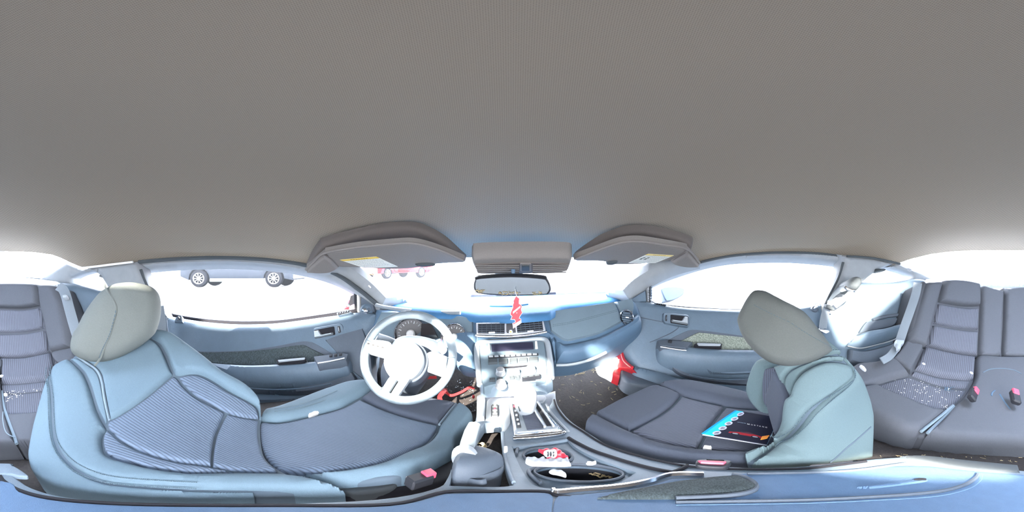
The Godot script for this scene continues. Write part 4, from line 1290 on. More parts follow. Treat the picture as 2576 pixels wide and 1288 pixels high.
# ---------------------------------------------------------------- centre console
func console():
	var c := thing("centre_console", "blue grey centre console with shifter, two cup holders and long padded lid", "console")
	var s := sf([1300, 1020, 2.52, 1300, 1100, 2.22, 1400, 1180, 1.97, 1300, 1288, 1.68, 1700, 1190, 1.93, 2400, 1200, 1.86, 2400, 1288, 1.66, 200, 1288, 1.66, 600, 1262, 1.73, 1400, 1400, 1.46, 200, 1400, 1.45, 2400, 1400, 1.45])
	var well := sm([1219, 1068, 1219, 1068, 1256, 1066, 1262, 1078, 1264, 1110, 1268, 1140, 1275, 1175, 1291, 1218, 1284, 1226, 1240, 1229, 1130, 1226, 1130, 1226, 1136, 1200, 1140, 1160, 1190, 1110], 4)
	var tray := sm([1288, 1126, 1288, 1126, 1310, 1126, 1390, 1114, 1428, 1108, 1428, 1108, 1450, 1130, 1510, 1160, 1600, 1192, 1600, 1192, 1570, 1212, 1545, 1222, 1500, 1229, 1420, 1232, 1372, 1232, 1372, 1232, 1340, 1222, 1318, 1195, 1300, 1160], 4)
	part(c, "console_body", puff(sm([-260, 1160, -260, 1160, 0, 1186, 40, 1206, 80, 1230, 150, 1250, 260, 1262, 420, 1269, 700, 1269, 950, 1258, 1090, 1232, 1128, 1200, 1160, 1110, 1195, 1065, 1199, 1004, 1199, 1004, 1222, 998, 1375, 990, 1375, 990, 1397, 984, 1397, 984, 1402, 1018, 1434, 1059, 1482, 1091, 1545, 1129, 1624, 1152, 1718, 1167, 1878, 1178, 2037, 1174, 2180, 1158, 2260, 1152, 2290, 1152, 2440, 1168, 2576, 1186, 2840, 1190, 2840, 1190, 2840, 1420, 2840, 1420, -260, 1420, -260, 1420], 4), s, 0.004, 8, 0.03, {step = 11, grid = 26.0, holes = [well, tray]}), MT.console)
	var low := func(d: float) -> Surf:
		return sf([1300, 1020, 2.52 + d * 1.3, 1300, 1100, 2.22 + d * 1.15, 1400, 1180, 1.97 + d, 1300, 1288, 1.68 + d, 1700, 1190, 1.93 + d, 1120, 1200, 1.93 + d])
	# the well of the handbrake
	var wl: Surf = low.call(0.12)
	part(c, "well_floor", puff(sm([1214, 1062, 1214, 1062, 1270, 1062, 1285, 1120, 1300, 1232, 1300, 1232, 1142, 1236, 1142, 1236, 1150, 1170], 4), wl, 0.0, 0, 0.02, {step = 10, wave = func(p: Vector2) -> float: return 0.004 * sin(p.x * 0.35) * cos(p.y * 0.4)}), MT.carpet)
	part(c, "well_edge", tube(on(s, sm([1264, 1092, 1266, 1125, 1272, 1160, 1281, 1192, 1292, 1218], 5, false), 0.004), 0.006), MT.console)
	# left wing and its switches
	part(c, "side_wall", puff(sm([1199, 1006, 1199, 1006, 1220, 1004, 1219, 1062, 1219, 1062, 1199, 1064, 1199, 1064]), s, 0.019, 3, 0.0, {step = 7}), MT.silver_soft)
	part(c, "upper_tray", puff(sm([1224, 1014, 1224, 1014, 1240, 1004, 1300, 1001, 1360, 998, 1374, 1004, 1366, 1018, 1366, 1018, 1281, 1022, 1281, 1022, 1284, 1070, 1262, 1092, 1262, 1068, 1220, 1062, 1220, 1062]), s, 0.01, 3, 0.0, {step = 8}), MT.silver_soft)
	var sw := part(c, "switch_plate", puff(rr(1234.5, 1028, 1255, 1057, 3), s, 0.015, 1, 0.0, {step = 4}), MT.black)
	for i in 3:
		part(sw, "push_button", puff(rr(1237, 1030 + i * 9, 1252.5, 1037.5 + i * 9, 1.5), s, 0.021, 1, 0.0, {step = 3}), MT.rubber)
	part(sw, "hazard_mark", puff(pv([1244.5, 1040.5, 1248, 1045.5, 1241, 1045.5]), s, 0.023, 0.3, 0.0, {step = 3}), MT.red)
	part(sw, "button_mark", puff(ell(1245, 1033.5, 3.6, 2.4, 12), s, 0.023, 0.3, 0.0, {step = 3}), MT.white)
	part(sw, "button_mark", puff(rr(1241.5, 1049, 1248.5, 1053.5, 1), s, 0.023, 0.3, 0.0, {step = 3}), MT.white)
	# shifter
	var sh := part(c, "shifter_plate", puff(quad([1280, 1024, 1352, 1020, 1420, 1098, 1292, 1110], 4.0), s, 0.016, 3, 0.0, {step = 7}), MT.chrome)
	part(sh, "plate_inlay", puff(quad([1286, 1028, 1350, 1025, 1406, 1094, 1299, 1103], 3.0), s, 0.019, 1.5, 0.0, {step = 7}), MT.silver_soft)
	part(sh, "slide_cover", puff(quad([1304, 1034, 1338, 1034, 1368, 1094, 1325, 1098], 2.0), s, 0.021, 1, 0.0, {step = 5, u = [Vector2(1304, 1040), Vector2(1340, 1040)]}), MT.rib_dark)
	part(sh, "gear_scale", puff(quad([1287, 1030, 1299, 1031, 1312, 1091, 1299, 1092], 2.0), s, 0.021, 1, 0.0, {step = 5}), MT.black)
	for i in 5:
		part(sh, "gear_mark", puff(rr(1290.5 + i * 2.6, 1035 + i * 11.5, 1296.5 + i * 2.6, 1039 + i * 11.5, 0.6), s, 0.024, 0.3, 0.0, {step = 2}), MT.red if i == 0 else MT.print)
	part(sh, "side_slot", puff(quad([1341, 1028, 1349, 1027, 1387, 1086, 1375, 1087], 2.0), s, 0.021, 0.8, 0.0, {step = 5}), MT.gap)
	part(sh, "slot_rim", tube(on(s, sm([1338, 1030, 1350, 1060, 1370, 1092], 5, false), 0.024), 0.004), MT.silver)
	part(sh, "slot_rim", tube(on(s, sm([1352, 1028, 1370, 1056, 1392, 1090], 5, false), 0.024), 0.004), MT.silver)
	part(sh, "front_band", tube(on(s, sm([1290, 1113, 1350, 1109, 1410, 1102, 1420, 1098], 5, false), 0.012), 0.007), MT.chrome)
	var gl := part(c, "gear_selector", tube([P(1318, 1042, 2.38), P(1315, 1024, 2.36), P(1318, 1008, 2.33)], [0.02, 0.013, 0.012], [0.016, 0.012, 0.012], 12), MT.silver_soft)
	part(gl, "shift_knob", puff(sm([1294, 992, 1301, 979, 1320, 974, 1340, 977, 1350, 990, 1350, 1010, 1341, 1025, 1326, 1030, 1306, 1026, 1296, 1012]), sf([1294, 980, 2.34, 1350, 980, 2.34, 1320, 1030, 2.29]), 0.035, 16, 0.035, {step = 5, rings = [0.04, 0.15, 0.35, 0.65, 1.0]}), MT.hub)
	part(gl, "knob_seam", tube([P(1304, 1022, 2.26), P(1308, 1034, 2.29)], 0.002, null, 5), MT.rubber)
	# cup holders
	var tl: Surf = low.call(0.03)
	var cup1 := ell(1378, 1154, 62, 20, 40, 0.05)
	var cup2 := ell(1456, 1198, 112, 22, 48, 0.035)
	part(c, "cup_tray", puff(sm([1284, 1120, 1284, 1120, 1430, 1100, 1430, 1100, 1460, 1126, 1620, 1190, 1620, 1190, 1560, 1236, 1360, 1240, 1360, 1240, 1310, 1200], 4), tl, 0.006, 3, 0.003, {step = 8, holes = [cup1, cup2]}), MT.vinyl)
	for q in [[cup1, 1378, 1154], [cup2, 1456, 1198]]:
		var lip := on(tl, q[0], 0.008)
		var cup := part(c, "cup_holder", tube(lip, 0.0045, null, 6, true), MT.vinyl_dark)
		var wall_ := []
		var a := []
		var b := []
		for p in lip:
			a.append(p)
			b.append(p + Vector3(0, -0.055, -0.012))
		a.append(a[0])
		b.append(b[0])
		part(cup, "cup_wall", sheet([a, b], Vector3.ZERO), MT.black)
		var fl2 := Buf.new()
		var mid := fl2.add((b[0] + b[b.size() / 2]) * 0.5)
		for p in b:
			fl2.add(p)
		for i in b.size() - 1:
			fl2.tri(mid, i + 2, i + 1)
		part(cup, "cup_floor", fl2, MT.carpet)
	part(c, "tray_step", tube(on(tl, sm([1298, 1150, 1302, 1138, 1312, 1131, 1390, 1118, 1428, 1112], 5, false), 0.01), 0.005), MT.vinyl_dark)
	part(c, "tray_step", tube(on(tl, sm([1358, 1176, 1340, 1188, 1330, 1194, 1336, 1206, 1360, 1226], 5, false), 0.01), 0.006), MT.vinyl_dark)
	# seams along the right wing
	part(c, "wing_seam", cord(s, [1394, 1010, 1404, 1036, 1430, 1066, 1466, 1090, 1510, 1118, 1560, 1138, 1655, 1164, 1750, 1180, 1878, 1186, 2037, 1183, 2180, 1166], 0.0035, 0.006), MT.gap)
	part(c, "wing_gap", cord(s, [1430, 1106, 1450, 1118, 1490, 1138, 1530, 1152, 1580, 1168, 1640, 1184, 1694, 1194], 0.007, 0.004), MT.gap)
	part(c, "wing_gap", cord(s, [1694, 1193, 1712, 1186, 1730, 1176], 0.007, 0.004), MT.gap)
	part(c, "wing_edge", cord(s, [1374, 1022, 1392, 1050, 1430, 1090], 0.005, 0.006), MT.silver_soft)
	# lid
	part(c, "lid_gap", cord(s, [0, 1203, 12, 1218, 50, 1240, 120, 1258, 240, 1270, 420, 1276.5, 700, 1277.5, 980, 1275, 1120, 1243.5, 1250, 1242, 1370, 1242, 1400, 1252, 1450, 1258], 0.006, 0.004), MT.gap)
	part(c, "lid_trim", cord(s, [1392, 1241, 1400, 1246, 1450, 1242, 1559, 1232, 1630, 1219, 1690, 1202, 1770, 1202], 0.008, 0.008), MT.chrome)
	part(c, "lid", puff(sm([1404, 1252, 1404, 1252, 1480, 1246, 1570, 1237, 1640, 1224, 1696, 1208, 1770, 1207, 1878, 1194, 1878, 1194, 2037, 1190, 2180, 1180, 2320, 1176, 2460, 1190, 2600, 1200, 2600, 1200, 2840, 1410, 2840, 1410, 1380, 1410, 1380, 1410, 1390, 1280]), s, 0.01, 10, 0.0, {step = 12, grid = 24.0}), MT.lid)
	part(c, "lid", puff(sm([-260, 1214, -260, 1214, 4, 1216, 50, 1244, 120, 1263, 240, 1275, 420, 1281, 700, 1282, 980, 1279.5, 1120, 1248, 1120, 1248, 1250, 1246, 1370, 1246, 1392, 1258, 1392, 1258, 1378, 1410, 1378, 1410, -260, 1410, -260, 1410]), s, 0.01, 5, 0.0, {step = 9, grid = 24.0}), MT.lid)
	part(c, "tripod_blur", puff(sm([1480, 1268, 1480, 1268, 1600, 1242, 1720, 1220, 1840, 1208, 1876, 1216, 1908, 1236, 1896, 1252, 1830, 1262, 1700, 1268]), s, 0.022, 12, 0.0, {step = 9}), MT.speaker_dark, "blurred grey green tripod base, built as a pad on the lid")  # blurred camera stand, given the shape of a pad on the lid
	part(c, "tripod_rim", cord(s, [1842, 1208, 1880, 1218, 1904, 1236, 1888, 1252, 1830, 1262, 1700, 1269], 0.006, 0.015), MT.vinyl_dark)
	part(c, "lid_seam", cord(s, [1880, 1203, 2037, 1200, 2150, 1194, 2280, 1176], 0.0035, 0.012), MT.vinyl_dark)
	part(c, "lid_seam", cord(s, [2460, 1204, 2452, 1216, 2420, 1234, 2350, 1250, 2200, 1262, 2000, 1271, 1700, 1276], 0.0045, 0.012), MT.vinyl_dark)
	part(c, "lid_ridge", cord(s, [2468, 1206, 2462, 1220, 2430, 1240, 2350, 1258, 2200, 1268, 2000, 1276, 1700, 1280], 0.006, 0.006), MT.lid)
	part(c, "lid_groove", puff(sm([2156, 1236, 2200, 1232, 2290, 1219, 2326, 1217, 2332, 1221, 2300, 1227, 2210, 1238, 2165, 1240]), s, 0.014, 2, 0.0, {step = 6}), MT.lid)
	part(c, "lid_latch", puff(sm([2296, 1221, 2312, 1217.5, 2328, 1218, 2330, 1221, 2314, 1223]), s, 0.017, 1, 0.0, {step = 4}), MT.gap)
	part(c, "rear_edge", puff(sm([-240, 1172, 10, 1171, 30, 1176, 52, 1188, 72, 1205, 40, 1205, 0, 1200, -240, 1198]), s, 0.009, 4, 0.0, {step = 7}), MT.console)
	part(c, "rear_edge", puff(sm([2262, 1152, 2262, 1152, 2330, 1152, 2420, 1162, 2560, 1176, 2560, 1176, 2566, 1194, 2566, 1194, 2440, 1186, 2330, 1166]), s, 0.01, 4, 0.0, {step = 7}), MT.rubber)
	# handbrake
	var h := part(c, "handbrake", tube([P(1172, 1150, 1.93), P(1178, 1120, 1.98), P(1186, 1092, 2.03), P(1194, 1074, 2.06)], [0.024, 0.023, 0.022, 0.02], [0.02, 0.02, 0.019, 0.018], 14, false, null, 3.0), MT.leather)
	part(h, "release_button", lathe(P(1195, 1071, 2.06), P(1196, 1060, 2.08) - P(1194, 1074, 2.06), [[0.007, -0.004], [0.0075, 0.008], [0.005, 0.012], [0.0, 0.012]], 14), MT.silver)
	part(h, "grip_seam", tube([P(1200, 1078, 2.035), P(1192, 1108, 1.99), P(1186, 1140, 1.93)], 0.003, null, 6), MT.black)
	part(h, "boot_collar", lathe(P(1170, 1148, 1.93), P(1194, 1074, 2.06) - P(1172, 1150, 1.93), [[0.036, -0.012], [0.038, 0.0], [0.032, 0.01], [0.02, 0.012]], 20), MT.silver_soft)
	part(c, "handbrake_boot", puff(sm([1141, 1160, 1150, 1148, 1180, 1142, 1212, 1148, 1240, 1158, 1262, 1170, 1264, 1182, 1235, 1196, 1200, 1206, 1160, 1208, 1136, 1200]), sf([1141, 1150, 1.98, 1262, 1160, 2.0, 1190, 1206, 1.88]), 0.05, 22, 0.05, {step = 7, rings = [0.05, 0.2, 0.4, 0.7, 1.0]}), MT.vinyl_dark)
	var bf: Surf = low.call(-0.01)
	part(c, "boot_fold", tube(on(bf, sm([1140, 1201, 1165, 1208, 1205, 1216, 1222, 1213], 5, false)), 0.006, 0.01), MT.vinyl_dark)
	part(c, "boot_fold", tube(on(bf, sm([1200, 1206, 1226, 1200, 1256, 1188, 1264, 1176], 5, false)), 0.006, 0.01), MT.vinyl_dark)

# ---------------------------------------------------------------- overhead
func sticker(w: int, h: int, warn: Color, side: bool) -> StandardMaterial3D:
	var im := Image.create_empty(w, h, false, Image.FORMAT_RGB8)
	im.fill(Color(0.86, 0.86, 0.83))
	im.fill_rect(Rect2i(0, 0, w, h / 7), warn)
	var r := RandomNumberGenerator.new()
	r.seed = 5
	for i in 9:
		var x := w / 12
		var y := h / 5 + i * h / 12
		while x < w * 11 / 12:
			var n := 4 + int(r.randf() * 14)
			if not (side and i > 1 and i < 6 and x < w * 4 / 10):
				im.fill_rect(Rect2i(x, y, n, maxi(2, h / 60)), Color(0.5, 0.5, 0.5))
			x += n + 5
	for i in 7:
		im.fill_rect(Rect2i(w / 4 + i * w / 14, h / 22, w / 20, h / 18), warn.darkened(0.35))
	if side:
		for k in 2:
			im.fill_rect(Rect2i(w / 12 + k * w / 6, h * 35 / 100, w / 10, h * 26 / 100), Color(0.35, 0.36, 0.34))
			im.fill_rect(Rect2i(w / 9 + k * w / 6, h * 40 / 100, w / 24, h * 9 / 100), Color(0.8, 0.8, 0.78))
	var m := StandardMaterial3D.new()
	m.albedo_texture = tex(im)
	m.roughness = 0.7
	return m

func plaque(s: Surf, a: Array, lift: float) -> Buf:    # flat four-cornered sheet with its own texture square
	var rows := []
	for i in 7:
		var row := []
		for j in 9:
			var l := Vector2(a[0], a[1]).lerp(Vector2(a[6], a[7]), i / 6.0)
			var r := Vector2(a[2], a[3]).lerp(Vector2(a[4], a[5]), i / 6.0)
			var q := l.lerp(r, j / 8.0)
			row.append(s.at(q) + s.nrm(q) * lift)
		rows.append(row)
	return sheet(rows, Vector3(0, 0.0015, -0.001))

func visor(label: String, recess: Array, body: Array, wing: Array, rim: Array, label_quad: Array, clip: Array, s: Surf, rs: Surf, st: Material, fold: Array):
	var o := thing("sun_visor", label, "sun visor", "sun visors")
	var head := room("trim_%d" % (10 if body[0] < 1288 else 11), "headliner hollow above a sun visor, its shade put into a darker cloth")
	part(head, "visor_hollow_shade", puff(sm(recess), rs, 0.02, 8, 0.02, {step = 8}), MT.liner_dark)  # recess shade put into the darker cloth colour
	part(o, "visor_body", puff(sm(body), s, 0.012, 5, 0.015, {step = 8}), MT.visor)
	part(o, "visor_wing", puff(sm(wing), s, 0.024, 6, 0.012, {step = 6}), MT.visor, "folded end of the visor")
	part(o, "visor_piping", cord(s, rim, 0.006, 0.008), MT.visor)
	part(o, "warning_label", plaque(s, label_quad, 0.014), st, "printed warning label")
	part(o, "visor_clip", puff(sm(clip), s, 0.022, 2, 0.0, {step = 4}), MT.rubber)
	part(o, "fold_seam", cord(s, fold, 0.003, 0.012), MT.liner_dark)

func overhead():
	visor("grey cloth sun visor on the driver's side, folded up, with yellow edged warning label",
		[806, 612, 815, 606, 885, 586, 956, 571, 1010, 566, 1046, 567.5, 1081, 580, 1117, 601, 1153, 633, 1172, 652, 1150, 652, 1072, 628, 1010, 622, 900, 632, 815, 646, 780, 668, 772, 672, 786, 640],
		[817, 631, 817, 631, 885, 618.5, 939, 612.5, 1010, 606.5, 1039, 606.5, 1072, 613, 1117, 628, 1168, 649, 1168, 649, 1166, 656, 1135, 657.5, 1100, 660, 1070, 662, 1062, 667, 1028, 671.6, 974, 673, 921, 670, 892, 668, 848, 665],
		[816, 633, 816, 633, 771, 671, 771, 671, 772.5, 678, 772.5, 678, 805, 679.5, 832, 677, 854, 665, 854, 665, 838, 648],
		[771, 674, 790, 655, 817, 632, 885, 619, 939, 613, 1010, 607, 1039, 607, 1072, 613.5, 1117, 628.5, 1166, 650],
		[856, 646.6, 947.5, 638.6, 1001, 663.6, 917, 667], [1044, 657, 1060, 654, 1086, 654, 1096, 658, 1086, 660, 1062, 661.5],
		sf([817, 620, 2.72, 1160, 640, 2.78, 950, 672, 2.86]), sf([800, 610, 2.78, 1010, 566, 2.79, 1160, 640, 2.86, 900, 640, 2.9]), sticker(256, 128, Color(0.86, 0.72, 0.3), false), [818, 634, 836, 646, 852, 664])
	visor("grey cloth sun visor on the passenger's side, folded up, with white pictogram label",
		[1451, 642, 1509, 602, 1540, 589, 1571, 578, 1610, 575, 1648, 579, 1695, 590, 1734, 603, 1742, 614, 1735, 630, 1720, 636, 1664, 622, 1610, 614, 1571, 616, 1500, 640, 1455, 652],
		[1446, 646, 1446, 652, 1446, 652, 1516, 653.5, 1529, 659, 1537, 661.5, 1602, 660.5, 1648, 656, 1688, 650, 1688, 650, 1729, 625, 1729, 625, 1723, 620, 1664, 609, 1610, 601.5, 1571, 603, 1540, 610.5, 1493, 628],
		[1729, 624, 1729, 624, 1759, 658, 1759, 658, 1756, 664, 1756, 664, 1726, 664, 1698, 658, 1686, 650, 1686, 650, 1706, 638],
		[1448, 646, 1493, 628, 1540, 611, 1571, 603.5, 1610, 602, 1664, 609.5, 1726, 621, 1758, 657],
		[1630, 631, 1694, 635, 1648, 654, 1580, 654], [1524, 655, 1530, 650, 1550, 648, 1552, 651, 1540, 656],
		sf([1450, 640, 2.78, 1729, 615, 2.72, 1600, 660, 2.86]), sf([1451, 640, 2.86, 1610, 575, 2.79, 1734, 610, 2.78, 1640, 630, 2.9]), sticker(256, 128, Color(0.9, 0.8, 0.5), true), [1728, 627, 1708, 638, 1690, 650])
	# overhead console
	var o := thing("overhead_console", "grey ribbed plastic overhead console above the rear view mirror", "console")
	var s := sf([1190, 640, 2.74, 1437, 640, 2.74, 1310, 670, 2.84, 1310, 627, 2.7])
	part(o, "console_shell", puff(sm([1187, 642, 1189, 634, 1197, 629, 1256, 626, 1350, 625, 1419, 626, 1437, 630, 1438, 640, 1430, 663, 1430, 663, 1408, 667, 1303, 671, 1208, 671, 1197, 663]), s, 0.035, 6, 0.03, {step = 7}), MT.visor)
	part(o, "console_panel", puff(sm([1192, 642, 1192, 642, 1310, 637, 1433, 640, 1433, 640, 1427, 660, 1427, 660, 1405, 664, 1303, 668, 1210, 668, 1200, 660]), s, 0.039, 2, 0.0, {step = 7}), MT.liner_dark)
	for i in 5:
		var y := 643.5 + i * 4.7
		var e := i * 1.6
		part(o, "panel_rib", tube(on(s, sm([1196 + e, y, 1250, y + 1, 1306, y + 1], 4, false), 0.041), 0.0035, 0.0025), MT.visor)
		part(o, "panel_rib", tube(on(s, sm([1340, y + 1, 1390, y, 1430 - e, y - 1], 4, false), 0.041), 0.0035, 0.0025), MT.visor)
	part(o, "switch_frame", puff(rr(1307, 638, 1337, 659, 3), s, 0.043, 1, 0.0, {step = 4}), MT.visor)
	part(o, "sunroof_switch", puff(rr(1311, 640.5, 1333, 656, 2), s, 0.047, 1.5, 0.0, {step = 4}), MT.rubber)
	for x in [1231, 1397]:
		part(o, "microphone", puff(rr(x - 9, 668, x + 9, 675 - (2 if x > 1300 else 0), 2), s, 0.02, 2, 0.02, {step = 4}), MT.visor)
	# mirror
	var m := thing("rear_view_mirror", "wide dark rimmed rear view mirror with dry grass along its lower edge", "mirror")
	var ms := sf([1191, 720, 2.72, 1387, 720, 2.71, 1290, 690, 2.709])
	part(m, "mirror_housing", puff(sm([1191, 719, 1194, 703, 1204, 695.5, 1289, 690.4, 1364, 695, 1379, 703, 1387, 722, 1383, 735, 1370, 741.5, 1289, 743.5, 1212, 739, 1196, 732]), ms, 0.02, 6, 0.03, {step = 6}), MT.black)
	part(m, "mirror_glass", puff(sm([1196, 719, 1198, 706, 1207, 699, 1289, 694.5, 1362, 699, 1375, 705, 1382, 722, 1378, 733, 1367, 738, 1289, 739.5, 1214, 735.5, 1200, 729]), ms, 0.0215, 1, 0.0, {step = 9, rings = [1.0]}), MT.mirror)
	part(m, "mirror_stem", tube([P(1291, 694, 2.74), P(1291, 686, 2.742), P(1291, 677, 2.742)], [0.008, 0.007, 0.008], null, 12), MT.dash)
	var rg := RandomNumberGenerator.new()
	rg.seed = 3
	var gb := Buf.new()
	for i in 90:
		var cx: float = [1280.0, 1280.0, 1206.0, 1352.0][i % 4]
		var q := Vector2(cx + rg.randf_range(-26, 26) * (1.0 if i % 4 < 2 else 0.45), rg.randf_range(731, 738) if i % 4 != 2 else rg.randf_range(725, 733))
		var a := rg.randf_range(0, TAU)
		var e := q + Vector2(cos(a) * 6, sin(a) * 2.5)
		gb.join(tube([ms.at(q) + ms.nrm(q) * 0.024, ms.at((q + e) * 0.5) + ms.nrm(q) * rg.randf_range(0.024, 0.03), ms.at(e) + ms.nrm(e) * 0.024], 0.0009, null, 4))
	var dg := part(m, "dry_grass", gb, MT.straw)
	dg.set_meta("kind", "stuff")
	# hanging air freshener
	var t := thing("air_freshener", "red and white tree shaped air freshener hanging below the rear view mirror", "air freshener")
	var fs := sf([1299, 743, 2.66, 1284, 800, 2.65, 1312, 800, 2.66])
	var tree := [1298.8, 743, 1298.8, 743, 1302, 747, 1307.5, 751, 1307.5, 751, 1306, 758, 1306, 764, 1306, 764, 1310.5, 766, 1314, 772, 1314, 772, 1311.5, 778, 1314.5, 787, 1314.5, 787, 1309, 795, 1306.5, 800.5, 1306.5, 800.5, 1311, 802, 1311, 802, 1311.8, 812.5, 1311.8, 812.5, 1291, 826.5, 1291, 826.5, 1289.3, 812.8, 1289.3, 812.8, 1296, 810, 1294.5, 804.5, 1294.5, 804.5, 1284, 804, 1284, 804, 1287.5, 796, 1283, 792, 1283, 792, 1284.5, 785, 1290, 773, 1290, 773, 1289.5, 767, 1291.5, 762, 1291, 757, 1291, 757, 1294.7, 749.8]
	var outl := sm(tree, 3)
	part(t, "card_edge", puff(outl, fs, 0.0004, 0.3, 0.0012, {step = 2.5}), MT.tree_edge)
	var inn: Array = Geometry2D.offset_polygon(outl, -0.9)
	part(t, "card_face", puff(inn[0], fs, 0.0011, 0.3, 0.0, {step = 2.5}), MT.tree, "pinkish red printed face")
	part(t, "name_band", puff(pv([1289.8, 784, 1308.5, 769, 1309.2, 773.6, 1290.4, 789.6]), fs, 0.0017, 0.2, 0.0, {step = 3}), MT.tree_edge)
	part(t, "scent_band", puff(pv([1291.2, 816, 1310.2, 805, 1310.6, 811.5, 1292.3, 823.5]), fs, 0.0017, 0.2, 0.0, {step = 3}), MT.tree_edge)
	part(t, "dot", puff(ell(1300, 787, 1.0, 1.9, 10), fs, 0.0017, 0.2, 0.0, {step = 1}), MT.tree_edge)
	var tm := TextMesh.new()
	tm.text = "Little Trees"
	var f := SystemFont.new()
	f.font_names = PackedStringArray(["Droid Sans"])
	f.font_weight = 700
	tm.font = f
	tm.font_size = 16
	tm.pixel_size = 0.00032
	tm.depth = 0.0004
	var tx := part(t, "lettering", tm, MT.tree)
	var p0 := Vector2(1299.5, 779.2)
	tx.transform = Transform3D(Basis(Vector3.BACK, deg_to_rad(39)), fs.at(p0) + Vector3(0, 0, 0.0024))
	part(t, "cord", tube([fs.at(Vector2(1298.8, 744.5)), P(1298.5, 741, 2.67), P(1297, 737, 2.665), P(1296, 728, 2.66)], 0.0008, null, 5), MT.white)

# ---------------------------------------------------------------- seats
const SOFT := [0.04, 0.14, 0.3, 0.55, 1.0]

func pad(o: Node3D, called: String, s: Surf, a: Array, h: float, r: float, m: Material, u = null, label := "", t := 0.03, step := 0.0):
	var opt := {step = step if step > 0.0 else clampf(r * 0.7, 5.0, 12.0), grid = 15.0, rings = SOFT}
	if u != null:
		opt.u = [Vector2(u[0], u[1]), Vector2(u[2], u[3])]
	return part(o, called, puff(sm(a, 4), s, h, r, t, opt), m, label, 60.0)

